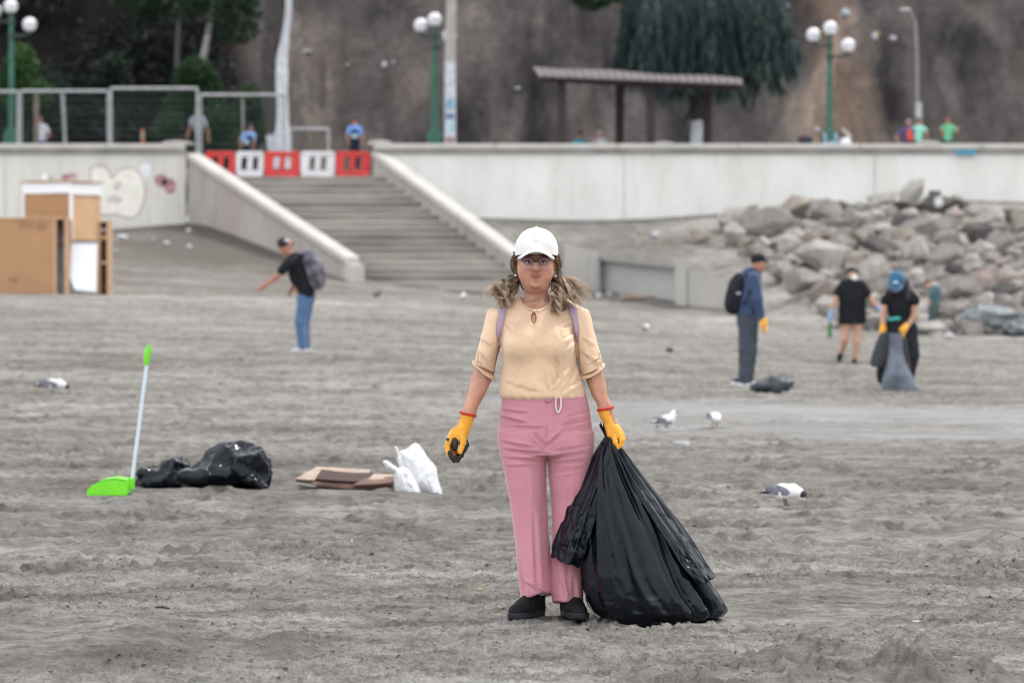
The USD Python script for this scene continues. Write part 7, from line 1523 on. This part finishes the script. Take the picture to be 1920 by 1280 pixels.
film_pillow(t, 'bag_body', [(750, 836), (762, 833), (779, 822), (786, 826), (800, 848), (816, 870), (822, 895), (827, 920), (812, 924), (795, 918), (776, 924), (762, 915), (757, 890), (752, 862)], 785, 921, wb_s, 0.02, .085, wfilm, 3)
film_pillow(t, 'handle', [(740, 826), (745, 828), (753, 846), (758, 868), (750, 868), (745, 848)], 785, 921, wb_s, -.01, .02, wfilm, 13, n=20)
t = thing('plastic_bag', 'smaller knotted white carrier bag in front of the upright white one', 'plastic bag', wb_g + [0, -.15, 0])
film_pillow(t, 'bag_body', [(745, 868), (757, 864), (768, 872), (780, 892), (789, 908), (788, 921), (770, 924), (752, 922), (743, 908), (740, 885)], 785, 921, wb_s, 0.0, .075, wfilm, 7)
film_pillow(t, 'handle', [(719, 852), (724, 851), (744, 864), (752, 870), (744, 873), (728, 863)], 785, 921, wb_s, 0.0, .02, wfilm, 17, n=20)
film_pillow(t, 'handle', [(722, 860), (730, 862), (746, 870), (745, 876), (730, 869)], 785, 921, wb_s, 0.03, .02, wfilm, 19, n=20)
cb = thing('cardboard', 'flattened brown cardboard boxes lying left of the white bags', 'cardboard', at(650, 917)); sc_ = F_PX / at(650, 917)[1]
cbm, cbd, cbe = mat('cardboard_worn', (.135, .078, .058), .9, var=.18, vscale=6), mat('cardboard_inner', (.055, .028, .022), .9, var=.2, vscale=8), mat('cardboard_pale_edge', (.36, .275, .225), .9, var=.1, vscale=10)
cq = lambda px, py, y_: np.array([(px - 650) / sc_, y_, (917 - py) / sc_])
def sheet(pts, t_, m_, parent):
    """A bent card: rows of points from left to right, front edge then back edge."""
    P = np.array([[cq(*a), cq(*b)] for a, b in pts]); n_ = 24; t0 = np.linspace(0, 1, len(P)); tt = np.linspace(0, 1, n_)
    G = np.stack([np.stack([np.interp(tt, t0, P[:, j, i]) for i in range(3)], -1) for j in range(2)], 1); G = np.stack([G[:, 0] * (1 - w) + G[:, 1] * w for w in np.linspace(0, 1, 6)], 1)
    G[..., 2] += .006 * (meshkit.fbm(G * [9, 9, 1], 2, 3) - .5); part('card_sheet', thick(grid(G[:, ::-1][:, ::-1]), t_), m_, parent)
sheet([((558, 902, -.25), (575, 897, .25)), ((600, 909, -.28), (612, 903, .25)), ((665, 916, -.28), (670, 905, .25)), ((722, 918, -.25), (730, 906, .22)), ((745, 911, -.15), (745, 905, .2))], .012, cbm, cb)
sheet([((558, 899, -.26), (588, 886, .2)), ((585, 901, -.27), (600, 889, .2)), ((592, 903, -.2), (606, 893, .2))], .007, cbe, cb)
sheet([((590, 901, -.15), (590, 888, .2)), ((640, 905, -.15), (640, 893, .22)), ((700, 906, -.15), (698, 896, .22))], .012, cbd, cb)
sheet([((586, 892, .2), (588, 885, .3)), ((630, 892, .2), (632, 887, .3)), ((690, 897, .2), (692, 891, .3))], .008, cbe, cb)
sheet([((665, 910, -.3), (690, 901, .0)), ((700, 909, -.3), (712, 900, .0)), ((738, 907, -.28), (742, 899, .0))], .010, cbm, cb)
sheet([((690, 904, -.1), (700, 896, .1)), ((715, 902, -.1), (722, 897, .1)), ((745, 903, -.05), (745, 899, .12))], .008, cbe, cb)
sheet([((596, 913, -.27), (600, 906, -.26)), ((650, 918, -.29), (650, 909, -.28)), ((735, 919, -.27), (735, 912, -.26))], .010, cbm, cb)
g = at(208, 931); dp_ = thing('dustpan', 'bright green long-handled dustpan standing on the sand with a pale blue pole', 'dustpan', g); sd = F_PX / g[1]
gp_, pole_m = mat('plastic_lime_green', (.155, .62, .018), .4, var=.04), mat('pole_pale_blue', (.56, .64, .72), .3, var=.03)
D = lambda px, py, y_=0.0: np.array([(px - 208) / sd, y_, (931 - py) / sd])
prof = [D(167, 931)[[0, 2]], D(167, 921)[[0, 2]], D(176, 912)[[0, 2]], D(196, 904)[[0, 2]], D(220, 901)[[0, 2]], D(241, 905)[[0, 2]], D(241, 931)[[0, 2]]]
for y_ in (-.135, .127): part('side_wall', prism([tuple(q) for q in prof], .008, at=y_), gp_, dp_)
part('floor', chamfer(D(166, 0)[0], D(241, 0)[0], -.127, .127, 0, .008, .003), gp_, dp_); part('back_wall', chamfer(D(236, 0)[0], D(243, 0)[0], -.127, .127, .008, D(0, 905)[2], .004), gp_, dp_)
hood = [[D(px, py, y_) for px, py in ((190, 906.5), (200, 903), (220, 900.2), (241, 904))] for y_ in np.linspace(-.13, .13, 5)]
part('hood', thick(grid(np.array(hood)), .006), gp_, dp_, smooth=True); part('socket', chamfer(D(242, 0)[0], D(252, 0)[0], -.03, .03, D(0, 922)[2], D(0, 899)[2], .006), gp_, dp_)
part('pole', tube([D(247.5, 908), D(262, 795), D(276, 685)], [.0125, .0125, .0125], 14), pole_m, dp_, smooth=True); gr_ = part('grip', tube([D(274.5, 688), D(276.5, 670), D(279, 657)], [.018, .021, .020], 12), gp_, dp_, smooth=True)
a = np.linspace(0, 2 * math.pi, 21); c_ = D(279.5, 659); part('hanging_loop', tube([c_ + [.013 * math.cos(q), 0, .022 * math.sin(q)] for q in a], .006, 8), gp_, gr_, smooth=True)
bag_blob('trash_bag', 'dark grey tied bag lying on the sand by the feet of the man in navy', 1448, 738, [(1430, 727, 0, (.12, .16, .09)), (1455, 724, 0, (.14, .17, .11)), (1474, 725, 0, (.07, .13, .095))], mat('slate_polythene', (.035, .042, .052), .35, var=.25, vscale=5, bump=.5, bscale=9, bdist=.03), 13, step=.014, amp=1.3, n=40, c=2.5, extra=[([(1418, 730, 0), (1412, 728, 0), (1408, 734, 0)], [.05, .035, .015])])
